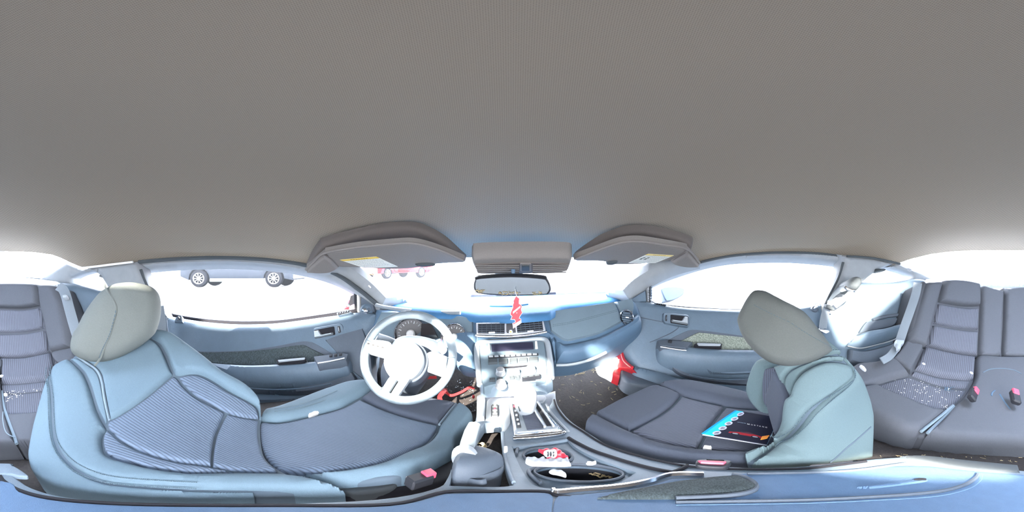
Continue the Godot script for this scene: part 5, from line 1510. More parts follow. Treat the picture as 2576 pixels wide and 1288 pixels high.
func driver_seat():
	var o := thing("driver_seat", "blue grey cloth driver's seat seen from the side, nearest the lower left corner", "car seat")
	var s := sf([300, 850, 2.36, 140, 950, 2.2, 80, 1130, 2.06, 250, 1240, 1.84, 500, 1256, 1.79, 760, 1240, 1.82, 450, 1000, 2.22, 330, 1100, 2.06, 430, 880, 2.36, 600, 1000, 2.24, 655, 1060, 2.22, 560, 1150, 2.0, 230, 1030, 2.16])
	part(o, "seat_back", puff(sm([200, 896, 180, 908, 150, 926, 130, 946, 118, 976, 108, 1010, 100, 1040, 90, 1085, 82, 1125, 78, 1155, 84, 1180, 96, 1197, 120, 1215, 150, 1227, 210, 1241, 290, 1250, 370, 1254, 500, 1255, 700, 1250, 820, 1240, 820, 1240, 720, 1200, 668, 1160, 656, 1100, 655, 1062, 648, 1020, 626, 996, 560, 948, 480, 884, 440, 855, 400, 846, 360, 860, 280, 890], 4), s, 0.014, 6, 0.16, {step = 12, grid = 22.0}), MT.seam)
	pad(o, "back_panel", s, [184, 907, 150, 925, 128, 945, 115, 975, 105, 1010, 97, 1040, 87, 1080, 79, 1120, 74, 1150, 79, 1178, 90, 1196, 112, 1215, 145, 1230, 205, 1244, 285, 1253, 365, 1257, 500, 1258.5, 640, 1257, 640, 1257, 640, 1249.5, 640, 1249.5, 496, 1247, 347, 1237, 270, 1226, 218, 1205, 185, 1181, 160, 1151, 146, 1116, 140, 1069, 137, 1016, 134, 981, 130, 956, 133, 932, 150, 920], 0.022, 12, MT.cloth, null, "plain outer side of the backrest", 0.12, 8.0)
	pad(o, "side_bolster", s, [152, 919, 135, 933, 132, 956, 136, 981, 139, 1016, 142, 1069, 148, 1115, 162, 1150, 187, 1180, 220, 1204, 271, 1225, 348, 1236, 497, 1246, 640, 1248.5, 760, 1247, 868, 1243, 868, 1243, 800, 1224, 720, 1210, 600, 1208, 496, 1209, 462, 1207, 385, 1195, 327, 1180, 288, 1168, 269, 1153, 263, 1125, 266, 1106, 273, 1091, 260, 1067, 250, 1044, 244, 1024, 232, 990, 223, 968, 212, 947, 194, 928, 174, 912], 0.035, 18, MT.cloth, null, "near side bolster", 0.04, 9.0)
	part(o, "seam", cord(s, [133, 932, 131, 956, 135, 981, 138, 1016, 141, 1069, 147, 1116, 161, 1151, 186, 1181, 219, 1205, 270, 1226, 347, 1237, 496, 1247, 640, 1249], 0.003, 0.003), MT.seam)
	part(o, "stitching", stitches(s, [126, 935, 126, 960, 130, 985, 132, 1020, 134, 1069, 140, 1118, 154, 1156, 180, 1187, 215, 1211, 268, 1231, 345, 1241, 494, 1250], 5.0, 0.0013, 0.024), MT.thread)
	part(o, "stitching", stitches(s, [138, 932, 137, 956, 142, 981, 146, 1016, 150, 1069, 156, 1113, 169, 1146, 193, 1175, 225, 1198, 275, 1219, 350, 1230, 497, 1241], 5.0, 0.0013, 0.032), MT.thread)
	pad(o, "back_strip", s, [178, 910, 190, 908, 204, 912, 226, 926, 243, 940, 252, 956, 258, 976, 264, 1003, 271, 1036, 277, 1066, 277, 1066, 272, 1080, 264, 1066, 252, 1040, 246, 1022, 235, 988, 226, 966, 215, 945, 197, 926], 0.018, 5, MT.cloth, null, "narrow strip between two seams", 0.03, 6.0)
	part(o, "piping", cord(s, [198, 907, 216, 920, 241, 936, 254, 953, 261, 974, 266, 1002, 273, 1036, 280, 1068], 0.004, 0.02), MT.piping)
	pad(o, "upper_panel", s, [206, 908, 232, 910, 290, 902, 340, 880, 374, 858, 374, 858, 400, 875, 416, 901, 430, 934, 438, 951, 438, 951, 428, 961, 375, 1007, 318, 1048, 282, 1068, 282, 1068, 276, 1036, 269, 1000, 263, 972, 256, 950, 240, 930], 0.03, 9, MT.cloth, null, "smooth panel under the headrest", 0.03, 8.0)
	pad(o, "ribbed_insert", s, [440, 955, 440, 955, 451, 962, 466, 983, 496, 1010, 525, 1028, 565, 1050, 565, 1050, 552, 1080, 540, 1110, 533, 1150, 531, 1188, 531, 1188, 496, 1184, 462, 1180, 404, 1166, 347, 1145, 308, 1122, 276, 1088, 280, 1072, 280, 1072, 318, 1051, 375, 1010, 428, 964], 0.026, 8, MT.rib, [320, 1052, 520, 1175], "ribbed middle of the backrest", 0.03, 8.0)
	pad(o, "ribbed_insert", s, [568, 1052, 568, 1052, 605, 1062, 648, 1070, 648, 1070, 647, 1090, 651, 1126, 667, 1169, 704, 1203, 704, 1203, 650, 1204, 600, 1201, 534, 1190, 534, 1190, 536, 1150, 543, 1110, 555, 1080], 0.024, 7, MT.rib, [560, 1120, 660, 1160], "ribbed lower end of the backrest", 0.03, 8.0)
	pad(o, "ribbed_bolster", s, [275, 1092, 275, 1092, 308, 1126, 347, 1149, 404, 1170, 462, 1184, 496, 1188, 600, 1205, 700, 1208, 700, 1208, 600, 1207, 496, 1207, 462, 1205, 385, 1193, 327, 1178, 290, 1166, 271, 1151, 265, 1125, 268, 1107], 0.026, 6, MT.rib, [300, 1140, 460, 1195], "ribbed band of the near bolster", 0.03, 6.0)
	pad(o, "side_bolster", s, [376, 856, 392, 841, 420, 843, 441, 852, 481, 880, 521, 910, 561, 944, 602, 970, 631, 994, 648, 1014, 655, 1040, 657, 1064, 657, 1064, 650, 1064, 645, 1043, 638, 1030, 614, 1014, 576, 993, 537, 967, 506, 952, 481, 950, 458, 954, 444, 953, 444, 953, 434, 933, 420, 899, 404, 873], 0.04, 14, MT.cloth, null, "far side bolster beside the door", 0.12, 8.0)
	pad(o, "ribbed_bolster", s, [452, 959, 460, 957, 481, 953, 505, 955, 536, 970, 575, 996, 613, 1017, 636, 1032, 645, 1050, 648, 1066, 648, 1066, 600, 1059, 567, 1047, 526, 1025, 497, 1007, 468, 980], 0.026, 7, MT.rib, [480, 970, 610, 1050], "ribbed band of the far bolster", 0.03, 7.0)
	# cushion
	var q := sf([660, 1060, 2.28, 780, 1012, 2.46, 940, 978, 2.58, 1130, 1030, 2.48, 900, 1100, 2.18, 1000, 1160, 2.02, 1180, 1070, 2.38, 800, 1212, 1.9, 1120, 1150, 2.16, 700, 1215, 1.92, 1050, 1195, 1.93])
	on_driver = q
	part(o, "seat_cushion", puff(sm([658, 1064, 668, 1052, 700, 1045, 766, 1020, 833, 995, 866, 984, 899, 978, 940, 982, 966, 996, 1049, 1012, 1130, 1025, 1168, 1040, 1184, 1060, 1160, 1090, 1140, 1122, 1134, 1156, 1072, 1180, 990, 1208, 833, 1226, 720, 1216, 680, 1180, 655, 1110], 4), q, 0.014, 6, 0.12, {step = 12, grid = 22.0}), MT.seam)
	pad(o, "cushion_bolster", q, [656, 1066, 666, 1051, 700, 1042, 766, 1017, 815, 998, 833, 992, 866, 980, 899, 974, 930, 974, 950, 980, 938, 992, 900, 1014, 863, 1036, 806, 1053, 733, 1071, 693, 1077, 656, 1076], 0.045, 14, MT.cloth, null, "far bolster of the cushion", 0.10, 8.0)
	part(o, "cushion_rib_line", cord(q, [690, 1062, 740, 1054, 800, 1036, 850, 1014], 0.003, 0.044), MT.thread)
	part(o, "cushion_rib_line", cord(q, [690, 1066, 740, 1060, 806, 1042, 860, 1018], 0.003, 0.041), MT.thread)
	pad(o, "ribbed_insert", q, [655, 1080, 693, 1081, 733, 1076, 806, 1059, 863, 1042, 905, 1019, 905, 1019, 966, 1048, 1032, 1070, 1097, 1085, 1097, 1085, 1092, 1100, 1065, 1131, 1022, 1156, 966, 1183, 882, 1202, 799, 1209, 710, 1210, 710, 1210, 668, 1169, 653, 1119], 0.03, 10, MT.rib, [760, 1100, 980, 1160], "ribbed middle of the cushion", 0.03, 9.0)
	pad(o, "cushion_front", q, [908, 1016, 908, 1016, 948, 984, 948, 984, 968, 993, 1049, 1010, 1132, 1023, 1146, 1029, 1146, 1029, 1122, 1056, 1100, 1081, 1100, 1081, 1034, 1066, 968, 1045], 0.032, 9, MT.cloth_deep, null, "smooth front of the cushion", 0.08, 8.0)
	part(o, "piping", cord(q, [1146, 1029, 1124, 1056, 1102, 1082], 0.005, 0.02), MT.piping)
	pad(o, "cushion_bolster", q, [1150, 1030, 1172, 1038, 1188, 1056, 1184, 1076, 1160, 1098, 1143, 1124, 1138, 1158, 1110, 1172, 1072, 1183, 1032, 1199, 949, 1212, 853, 1227, 780, 1222, 712, 1214, 712, 1214, 799, 1213, 882, 1206, 966, 1188, 1022, 1161, 1067, 1135, 1096, 1102, 1102, 1086, 1126, 1058], 0.04, 13, MT.cloth, null, "near bolster of the cushion", 0.08, 8.0)
	part(o, "seam", cord(q, [720, 1212, 799, 1211, 882, 1204, 966, 1186, 1022, 1159, 1065, 1133, 1094, 1101], 0.002, 0.014), MT.piping)
	part(o, "seat_skirt", puff(sm([830, 1230, 940, 1214, 1032, 1202, 1085, 1184, 1134, 1164, 1142, 1190, 1120, 1226, 1060, 1242, 960, 1256, 860, 1256], 4), sf([830, 1230, 1.9, 1134, 1164, 2.17, 1000, 1256, 1.86]), 0.02, 8, 0.04, {step = 9}), MT.gap)
	part(o, "skirt_trim", puff(sm([838, 1236, 930, 1224, 1000, 1214, 990, 1232, 930, 1244, 870, 1247], 4), sf([838, 1236, 1.87, 1000, 1214, 1.93, 930, 1245, 1.84]), 0.012, 4, 0.02, {step = 7}), MT.rubber)
	# headrest
	var h := sf([290, 720, 2.32, 400, 780, 2.34, 190, 870, 2.26, 280, 905, 2.28, 295, 800, 2.27])
	var hr: MeshInstance3D = part(o, "headrest", puff(sm([282, 728, 300, 721, 330, 716.5, 357, 719, 382, 726, 397, 738, 404, 756, 405, 780, 402, 805, 394, 830, 387, 842, 366, 861, 339, 879, 304, 897, 271, 907, 240, 908, 212, 901, 194, 889, 187, 873, 188, 855, 196, 832, 206, 820, 220, 795, 237, 770, 255, 746, 270, 734], 4), h, 0.075, 44, 0.05, {step = 8, grid = 14.0, rings = [0.015, 0.06, 0.14, 0.26, 0.42, 0.62, 0.82, 1.0]}), MT.cloth_head, "rounded cloth headrest", 60.0)
	part(hr, "seam", cord(h, [277, 742, 280, 751, 288, 765, 299, 787, 298, 806, 294, 831, 286, 853, 277, 879, 260, 904], 0.0035, 0.074), MT.cloth_head)
	part(hr, "stitching", stitches(h, [299, 797, 296, 820, 291, 838, 283, 856, 274, 879], 4.5, 0.0014, 0.077), MT.thread)
	part(o, "headrest_post", tube([P(222, 908, 2.3), P(228, 896, 2.3)], 0.008, null, 10), MT.chrome)
	part(o, "post_guide", puff(quad([201, 897, 219, 902, 221, 909, 204, 906], 2.0), sf([201, 897, 2.27, 221, 900, 2.27, 210, 909, 2.25]), 0.012, 2, 0.02, {step = 4}), MT.silver_soft)

func passenger_seat():
	var o := thing("passenger_seat", "grey green cloth passenger seat with tilted headrest and ribbed cushion, right of the console", "car seat")
	var q := sf([1480, 1085, 2.3, 1650, 985, 2.56, 1780, 985, 2.56, 1930, 1035, 2.42, 1960, 1090, 2.26, 1700, 1080, 2.3, 1650, 1140, 2.13, 1880, 1165, 2.06, 1760, 1160, 2.08])
	on_passenger = q
	part(o, "seat_cushion", puff(sm([1476, 1084, 1500, 1058, 1560, 1024, 1629, 992, 1655, 984, 1690, 976, 1725, 975, 1782, 984, 1878, 1008, 1945, 1034, 1966, 1090, 1940, 1140, 1890, 1168, 1750, 1168, 1655, 1152, 1560, 1120, 1485, 1088], 4), q, 0.014, 6, 0.12, {step = 12, grid = 22.0}), MT.seam)
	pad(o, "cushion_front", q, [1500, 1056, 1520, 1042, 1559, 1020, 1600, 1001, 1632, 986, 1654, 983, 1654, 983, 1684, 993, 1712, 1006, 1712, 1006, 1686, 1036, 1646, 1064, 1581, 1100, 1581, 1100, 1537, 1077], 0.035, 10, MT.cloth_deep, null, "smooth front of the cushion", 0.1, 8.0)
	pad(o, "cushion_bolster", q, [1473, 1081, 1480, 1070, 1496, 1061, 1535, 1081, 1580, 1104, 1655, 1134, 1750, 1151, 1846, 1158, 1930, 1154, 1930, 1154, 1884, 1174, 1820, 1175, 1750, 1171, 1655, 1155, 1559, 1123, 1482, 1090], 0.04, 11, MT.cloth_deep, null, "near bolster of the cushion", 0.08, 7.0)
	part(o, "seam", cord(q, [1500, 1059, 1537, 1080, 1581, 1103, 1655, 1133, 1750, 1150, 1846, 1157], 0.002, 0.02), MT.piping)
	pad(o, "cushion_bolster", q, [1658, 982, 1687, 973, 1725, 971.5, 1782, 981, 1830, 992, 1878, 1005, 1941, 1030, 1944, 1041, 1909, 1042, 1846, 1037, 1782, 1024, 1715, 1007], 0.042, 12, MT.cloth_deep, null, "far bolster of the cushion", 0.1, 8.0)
	pad(o, "ribbed_insert", q, [1714, 1010, 1714, 1010, 1782, 1028, 1821, 1036, 1821, 1036, 1790, 1080, 1752, 1147, 1752, 1147, 1700, 1141, 1655, 1130, 1585, 1102, 1585, 1102, 1648, 1067, 1688, 1038], 0.028, 8, MT.rib_dark, [1660, 1070, 1760, 1095], "ribbed middle of the cushion", 0.03, 8.0)
	pad(o, "ribbed_insert", q, [1824, 1038, 1824, 1038, 1909, 1046, 1944, 1045, 1944, 1045, 1964, 1090, 1930, 1134, 1885, 1155, 1846, 1155, 1756, 1149, 1756, 1149, 1792, 1082], 0.026, 8, MT.rib_dark, [1800, 1090, 1900, 1105], "ribbed rear of the cushion", 0.03, 8.0)
	# backrest
	var s := sf([2050, 880, 2.06, 1960, 920, 2.1, 2110, 900, 2.02, 2180, 1000, 2.12, 2184, 1150, 2.1, 1900, 1172, 2.0, 2050, 1050, 1.98, 1990, 1040, 2.02, 1960, 1100, 2.1, 1940, 1000, 2.2, 1900, 960, 2.36, 2080, 1165, 2.02])
	part(o, "seat_back", puff(sm([1959, 922, 2010, 905, 2074, 860, 2108, 896, 2131, 918, 2154, 949, 2169, 987, 2178, 1024, 2181, 1056, 2180, 1152, 2180, 1152, 2126, 1158, 2012, 1170, 1898, 1173, 1886, 1166, 1938, 1134, 1962, 1108, 1950, 1050, 1942, 1000, 1950, 960], 4), s, 0.012, 6, 0.14, {step = 12, grid = 22.0}), MT.seam)
	pad(o, "side_bolster", sf([1917, 905, 2.32, 1942, 1036, 2.3, 1894, 970, 2.36]), [1925, 900, 1912, 912, 1902, 936, 1894, 966, 1896, 989, 1909, 1013, 1928, 1032, 1943, 1039, 1943, 1039, 1940, 1000, 1950, 966, 1960, 925, 1955, 905], 0.05, 12, MT.cloth_side, null, "far side bolster beside the door", 0.05, 8.0)
	pad(o, "ribbed_bolster", sf([1917, 905, 2.27, 1942, 1036, 2.25, 1894, 970, 2.31]), [1932, 926, 1925, 936, 1921, 970, 1924, 1010, 1938, 1030, 1938, 1030, 1938, 1000, 1948, 966, 1957, 926, 1957, 926], 0.012, 5, MT.rib_dark, [1930, 930, 1930, 1020], "ribbed band of the far bolster", 0.02, 6.0)
	pad(o, "front_panel", s, [1961, 924, 1961, 924, 1966, 930, 1986, 975, 1998, 1008, 1990, 1042, 1976, 1080, 1967, 1104, 1958, 1070, 1945, 1025, 1942, 1000, 1951, 966], 0.028, 7, MT.cloth_deep, null, "darker front of the backrest", 0.03, 7.0)
	pad(o, "upper_panel", s, [1960, 921, 1990, 918, 2030, 905, 2060, 880, 2077, 858, 2077, 858, 2094, 876, 2110, 894, 2110, 894, 2072, 903, 2031, 919, 2003, 930, 1989, 942, 1985, 959, 1989, 981, 2000, 1006, 2000, 1006, 1986, 973, 1967, 930], 0.03, 7, MT.cloth_side, null, "plain top of the backrest", 0.06, 7.0)
	pad(o, "back_strip", s, [2110, 900, 2110, 911, 2110, 911, 2088, 912, 2050, 925, 2023, 942, 2011, 962, 2005, 990, 2003, 1003, 1992, 981, 1988, 959, 1993, 943, 2005, 933, 2032, 922, 2073, 906], 0.022, 4, MT.cloth_side, null, "narrow strip below the upper seam", 0.03, 6.0)
	pad(o, "side_bolster", s, [2112, 914, 2120, 924, 2120, 943, 2105, 961, 2071, 992, 2040, 1022, 2018, 1053, 1995, 1087, 1972, 1114, 1942, 1136, 1888, 1170, 1884, 1160, 1936, 1134, 1959, 1112, 1975, 1080, 1988, 1045, 1997, 1012, 2006, 1000, 2009, 985, 2014, 963, 2026, 944, 2052, 928, 2088, 916], 0.045, 12, MT.cloth_side, null, "near side bolster", 0.05, 8.0)
	pad(o, "side_panel", s, [2112, 896, 2134, 917, 2157, 947, 2172, 985, 2181, 1023, 2185, 1054, 2183, 1152, 2183, 1152, 2126, 1160, 2012, 1172, 1892, 1176, 1892, 1176, 1946, 1139, 1976, 1117, 1999, 1090, 2022, 1056, 2044, 1025, 2075, 995, 2109, 964, 2124, 944, 2124, 922], 0.03, 16, MT.cloth_side, null, "broad outer side of the backrest", 0.10, 9.0)
	part(o, "seam", cord(s, [2166, 1070, 2126, 1103, 2103, 1122, 2069, 1160], 0.0025, 0.030), MT.seam)
	part(o, "stitching", stitches(s, [2116, 920, 2117, 941, 2102, 958, 2068, 989, 2037, 1019, 2015, 1049, 1992, 1083, 1969, 1110, 1940, 1132], 4.0, 0.0013, 0.044), MT.thread)
	part(o, "stitching", stitches(s, [2128, 922, 2128, 946, 2112, 968, 2078, 999, 2048, 1029, 2026, 1060, 2003, 1094, 1980, 1121, 1950, 1143], 4.0, 0.0013, 0.027), MT.thread)
	part(o, "stitching", stitches(s, [2106, 893, 2070, 900, 2030, 916, 2002, 927], 4.0, 0.0013, 0.031), MT.thread)
	var h := sf([1910, 735, 2.06, 2076, 870, 2.02, 1866, 810, 2.08, 1970, 915, 2.0, 1975, 820, 1.99])
	var hr := part(o, "headrest", puff(sm([1909, 731.5, 1928, 734, 1950, 746, 1974, 761, 2012, 784, 2035, 810, 2058, 837, 2073, 860, 2077, 875, 2070, 887, 2050, 899, 2024, 910, 1985, 918, 1955, 915, 1932, 907, 1909, 890, 1887, 867, 1871, 841, 1864, 814, 1866, 795, 1879, 765, 1890, 746, 1900, 735], 4), h, 0.06, 34, 0.05, {step = 8, grid = 14.0, rings = [0.015, 0.06, 0.14, 0.26, 0.42, 0.62, 0.82, 1.0]}), MT.cloth_tilt, "tilted cloth headrest", 60.0)
	part(hr, "seam", cord(h, [1917, 742, 1915, 757, 1902, 778, 1886, 796, 1877, 812], 0.003, 0.026), MT.piping)
	part(hr, "stitching", stitches(h, [1920, 778, 1960, 806, 2000, 832, 2043, 856, 2068, 868], 5.0, 0.0007, 0.0605), MT.thread)
	part(o, "post_guide", puff(quad([2044, 898, 2070, 884, 2078, 888, 2074, 894, 2048, 905], 3.0), sf([2044, 898, 2.03, 2078, 888, 2.03, 2060, 905, 2.02]), 0.012, 2, 0.03, {step = 4}), MT.silver_soft)
	part(o, "headrest_post", tube([P(2056, 904, 2.06), P(2052, 888, 2.06)], 0.008, null, 10), MT.chrome)

func rear_seats():
	var o := thing("rear_bench", "grey rear bench seat with ribbed back and crumbs on the cushion, at the right end", "car seat")
	var s := sf([2325, 716, 2.86, 2620, 720, 2.9, 2290, 870, 2.72, 2620, 905, 2.74, 2450, 800, 2.84])
	part(o, "seat_back", puff(sm([2314, 720, 2330, 716, 2360, 714, 2372, 712, 2445, 716, 2460, 726, 2510, 736, 2520, 732, 2756, 728, 2756, 728, 2756, 908, 2756, 908, 2480, 904, 2390, 892, 2320, 874, 2284, 858], 4), s, 0.016, 6, 0.10, {step = 12, grid = 24.0}), MT.seam_dark)
	pad(o, "side_bolster", s, [2322, 717, 2340, 713, 2361, 714, 2355, 740, 2347, 766, 2334, 818, 2320, 876, 2320, 876, 2300, 869, 2281, 859, 2292, 823, 2302, 785, 2312, 748], 0.035, 10, MT.cloth_rear, null, "outer bolster of the back", 0.08, 8.0)
	pad(o, "head_panel", s, [2364, 714, 2370, 709, 2408, 709, 2446, 716, 2453, 724, 2455, 750, 2454, 775, 2454, 775, 2414, 775, 2350, 765, 2350, 765, 2357, 736], 0.045, 10, MT.cloth_rear, null, "smooth panel at head height", 0.08, 8.0)
	pad(o, "ribbed_insert", s, [2350, 768, 2350, 768, 2414, 778, 2454, 778, 2454, 778, 2452, 836, 2452, 836, 2400, 831, 2336, 819, 2336, 819], 0.03, 7, MT.rib_rear, [2400, 770, 2392, 830], "upper ribbed panel", 0.03, 8.0)
	pad(o, "ribbed_insert", s, [2336, 822, 2336, 822, 2400, 834, 2452, 839, 2452, 839, 2449, 903, 2449, 903, 2386, 893, 2322, 875, 2322, 875], 0.036, 10, MT.rib_rear, [2392, 834, 2386, 890], "lower ribbed panel", 0.03, 8.0)
	pad(o, "plain_panel", s, [2457, 726, 2480, 728, 2507, 735, 2515, 740, 2513, 800, 2508, 896, 2500, 905, 2479, 907, 2451, 904, 2451, 904, 2454, 838, 2456, 776], 0.04, 9, MT.cloth_rear, null, "plain panel beside the middle split", 0.08, 8.0)
	pad(o, "plain_panel", s, [2519, 733, 2526, 731, 2576, 727, 2756, 727, 2756, 727, 2756, 909, 2756, 909, 2576, 908, 2521, 905, 2512, 898, 2516, 820], 0.04, 9, MT.cloth_rear, null, "plain panel right of the split", 0.08, 9.0)
	var q := sf([2286, 860, 2.76, 2450, 906, 2.74, 2620, 910, 2.74, 2200, 980, 2.56, 2290, 952, 2.6, 2430, 985, 2.56, 2570, 970, 2.6, 2260, 1090, 2.3, 2420, 1110, 2.3, 2640, 1125, 2.3, 2380, 1040, 2.44])
	on_rear = q
	part(o, "seat_cushion", puff(sm([2150, 930, 2240, 910, 2282, 862, 2320, 880, 2450, 906, 2756, 910, 2756, 910, 2756, 1126, 2756, 1126, 2500, 1124, 2410, 1120, 2300, 1102, 2200, 1064, 2160, 1040], 4), q, 0.014, 6, 0.14, {step = 13, grid = 24.0}), MT.seam_dark)
	pad(o, "cushion_side", q, [2279, 861, 2300, 870, 2317, 879, 2300, 918, 2286, 952, 2286, 952, 2270, 934, 2243, 912, 2243, 912, 2262, 888], 0.03, 8, MT.cloth_rear, null, "", 0.05, 7.0)
	pad(o, "ribbed_insert", q, [2319, 881, 2319, 881, 2386, 898, 2448, 908, 2448, 908, 2445, 960, 2436, 966, 2361, 958, 2296, 939, 2296, 939], 0.035, 9, MT.rib_rear, [2382, 900, 2374, 955], "ribbed rear of the cushion", 0.03, 8.0)
	pad(o, "ribbed_insert", q, [2294, 942, 2294, 942, 2361, 961, 2436, 969, 2436, 969, 2429, 987, 2429, 987, 2361, 980, 2288, 954, 2288, 954], 0.024, 5, MT.rib_rear, [2364, 962, 2362, 980], "narrow ribbed roll", 0.03, 6.0)
	pad(o, "ribbed_insert", q, [2284, 957, 2284, 957, 2361, 984, 2428, 990, 2428, 990, 2414, 1012, 2380, 1043, 2380, 1043, 2340, 1038, 2300, 1024, 2200, 982, 2200, 982, 2250, 964], 0.02, 6, MT.rib_rear, [2330, 990, 2322, 1030], "ribbed seat dusted with crumbs", 0.03, 7.0)
	pad(o, "cushion_side", q, [2140, 934, 2200, 922, 2243, 913, 2270, 936, 2283, 956, 2283, 956, 2250, 963, 2200, 979, 2150, 994, 2150, 994], 0.04, 10, MT.cloth_rear, null, "", 0.06, 8.0)
	pad(o, "cushion_front", q, [2150, 998, 2198, 984, 2236, 1000, 2300, 1028, 2340, 1042, 2378, 1047, 2378, 1047, 2350, 1068, 2306, 1104, 2306, 1104, 2271, 1098, 2200, 1066, 2150, 1040, 2150, 1040], 0.045, 14, MT.cloth_rear, null, "front roll of the cushion", 0.10, 9.0)
	pad(o, "cushion_middle", q, [2449, 910, 2510, 911, 2571, 911, 2756, 911, 2756, 911, 2756, 1128, 2756, 1128, 2576, 1130, 2414, 1123, 2323, 1108, 2323, 1108, 2350, 1082, 2393, 1038, 2416, 1014, 2432, 990, 2445, 962], 0.045, 14, MT.cloth_rear, null, "smooth middle of the bench", 0.10, 11.0)
	part(o, "divider_piping", cord(q, [2391, 1038, 2366, 1058, 2336, 1082, 2308, 1104], 0.005, 0.03), MT.piping)
	part(o, "divider_piping", cord(q, [2394, 1041, 2372, 1064, 2342, 1090, 2324, 1108], 0.005, 0.03), MT.piping)
	for p in [[2314, 932], [2434, 956]]:
		part(o, "fabric_button", lathe(q.at(Vector2(p[0], p[1])) + q.nrm(Vector2(p[0], p[1])) * 0.03, q.nrm(Vector2(p[0], p[1])), [[0.007, 0], [0.007, 0.004], [0.004, 0.007], [0.0, 0.007]], 14), MT.paper)
	part(o, "middle_seam", cord(q, [2462, 962, 2480, 954, 2510, 952, 2540, 956, 2560, 966], 0.0025, 0.045), MT.seam)
	for a in [[2484, 1022, 2486, 1014, 2493, 1008], [2505, 1018, 2515, 1035, 2530, 1056], [2530, 1024, 2544, 1032, 2558, 1041]]:
		part(o, "scuff_mark", tube(on(q, sm(a, 4, false), 0.0455), 0.0028, 0.0012), MT.dash)
	# left end
	o = thing("rear_bench", "grey rear bench seat with ribbed back at the left end, behind the driver's seat", "car seat")
	s = sf([100, 718, 2.86, -60, 716, 2.9, 180, 870, 2.74, -60, 905, 2.74, 60, 800, 2.84])
	part(o, "seat_back", puff(sm([-180, 722, 0, 718, 96, 718, 140, 722, 152, 738, 168, 780, 184, 876, 184, 876, 140, 890, 70, 904, -180, 908, -180, 908], 4), s, 0.016, 6, 0.10, {step = 12, grid = 24.0}), MT.seam_dark)
	pad(o, "head_panel", s, [4, 720, 12, 716, 60, 715, 97, 717, 106, 726, 112, 771, 112, 771, 71, 778, 3, 779, 3, 779], 0.045, 10, MT.cloth_rear, null, "smooth panel at head height", 0.08, 8.0)
	pad(o, "plain_panel", s, [-180, 722, 0, 717, 2, 721, 1, 780, 0, 906, 0, 906, -180, 908, -180, 908], 0.04, 6, MT.cloth_rear, null, "plain panel at the left edge", 0.08, 8.0)
	pad(o, "side_bolster", s, [100, 720, 143, 721, 154, 736, 170, 779, 178, 820, 186, 877, 186, 877, 138, 890, 138, 890, 126, 822, 115, 774, 108, 728], 0.04, 10, MT.cloth_rear, null, "outer bolster of the back", 0.08, 8.0)
	pad(o, "ribbed_insert", s, [3, 782, 3, 782, 71, 781, 113, 775, 113, 775, 124, 830, 124, 830, 71, 841, 2, 844, 2, 844], 0.03, 7, MT.rib_rear, [62, 784, 66, 838], "upper ribbed panel", 0.03, 8.0)
	pad(o, "ribbed_insert", s, [2, 847, 2, 847, 71, 844, 125, 833, 125, 833, 136, 891, 136, 891, 71, 905, 2, 908, 2, 908], 0.034, 9, MT.rib_rear, [66, 846, 70, 902], "lower ribbed panel", 0.03, 8.0)
	q = sf([0, 910, 2.74, 180, 880, 2.76, 100, 970, 2.62, 0, 980, 2.6, -60, 1000, 2.5, 90, 1055, 2.44, 0, 1130, 2.32, 80, 1130, 2.32])
	on_left = q
	part(o, "seat_cushion", puff(sm([-180, 912, 0, 912, 140, 894, 186, 880, 196, 896, 150, 940, 120, 1000, 95, 1126, 95, 1126, 0, 1128, -180, 1120, -180, 1120], 4), q, 0.014, 6, 0.14, {step = 13, grid = 24.0}), MT.seam_dark)
	pad(o, "ribbed_insert", q, [1, 913, 1, 913, 71, 910, 137, 896, 137, 896, 144, 918, 130, 965, 105, 969, 54, 974, 1, 977, 1, 977], 0.035, 9, MT.rib_rear, [66, 914, 70, 970], "ribbed rear of the cushion", 0.03, 8.0)
	pad(o, "cushion_side", q, [140, 895, 186, 880, 196, 896, 196, 896, 180, 930, 146, 918], 0.03, 6, MT.cloth_rear, null, "", 0.05, 7.0)
	pad(o, "ribbed_insert", q, [2, 980, 2, 980, 54, 977, 120, 969, 120, 969, 116, 990, 36, 999, 5, 998], 0.024, 5, MT.rib_rear, [50, 980, 52, 996], "narrow ribbed roll", 0.03, 6.0)
	pad(o, "ribbed_insert", q, [5, 1002, 5, 1002, 36, 1002, 112, 994, 112, 994, 106, 1050, 17, 1055, 17, 1055, 8, 1030], 0.022, 6, MT.rib_rear, [55, 1002, 57, 1050], "ribbed seat with spilled crumbs", 0.03, 7.0)
	pad(o, "cushion_front", q, [21, 1058, 21, 1058, 108, 1052, 108, 1052, 96, 1130, 96, 1130, 53, 1131, 53, 1131, 40, 1100], 0.04, 9, MT.cloth_rear, null, "front roll of the cushion", 0.1, 8.0)
	pad(o, "cushion_middle", q, [-180, 912, 0, 914, 2, 960, 4, 1000, 12, 1040, 18, 1060, 36, 1100, 48, 1131, 48, 1131, 0, 1132, -180, 1126, -180, 1126], 0.04, 8, MT.cloth_rear, null, "smooth middle of the bench", 0.1, 8.0)
	part(o, "divider_piping", cord(q, [3, 1000, 10, 1034, 20, 1058, 40, 1100, 50, 1130], 0.005, 0.025), MT.piping)
	part(o, "divider_piping", cord(q, [13, 1060, 14, 1080, 26, 1110, 50, 1122], 0.0015, 0.04), MT.piping)
	part(o, "fabric_button", lathe(q.at(Vector2(4, 965)) + q.nrm(Vector2(4, 965)) * 0.03, q.nrm(Vector2(4, 965)), [[0.008, 0], [0.008, 0.004], [0.004, 0.007], [0.0, 0.007]], 14), MT.paper)

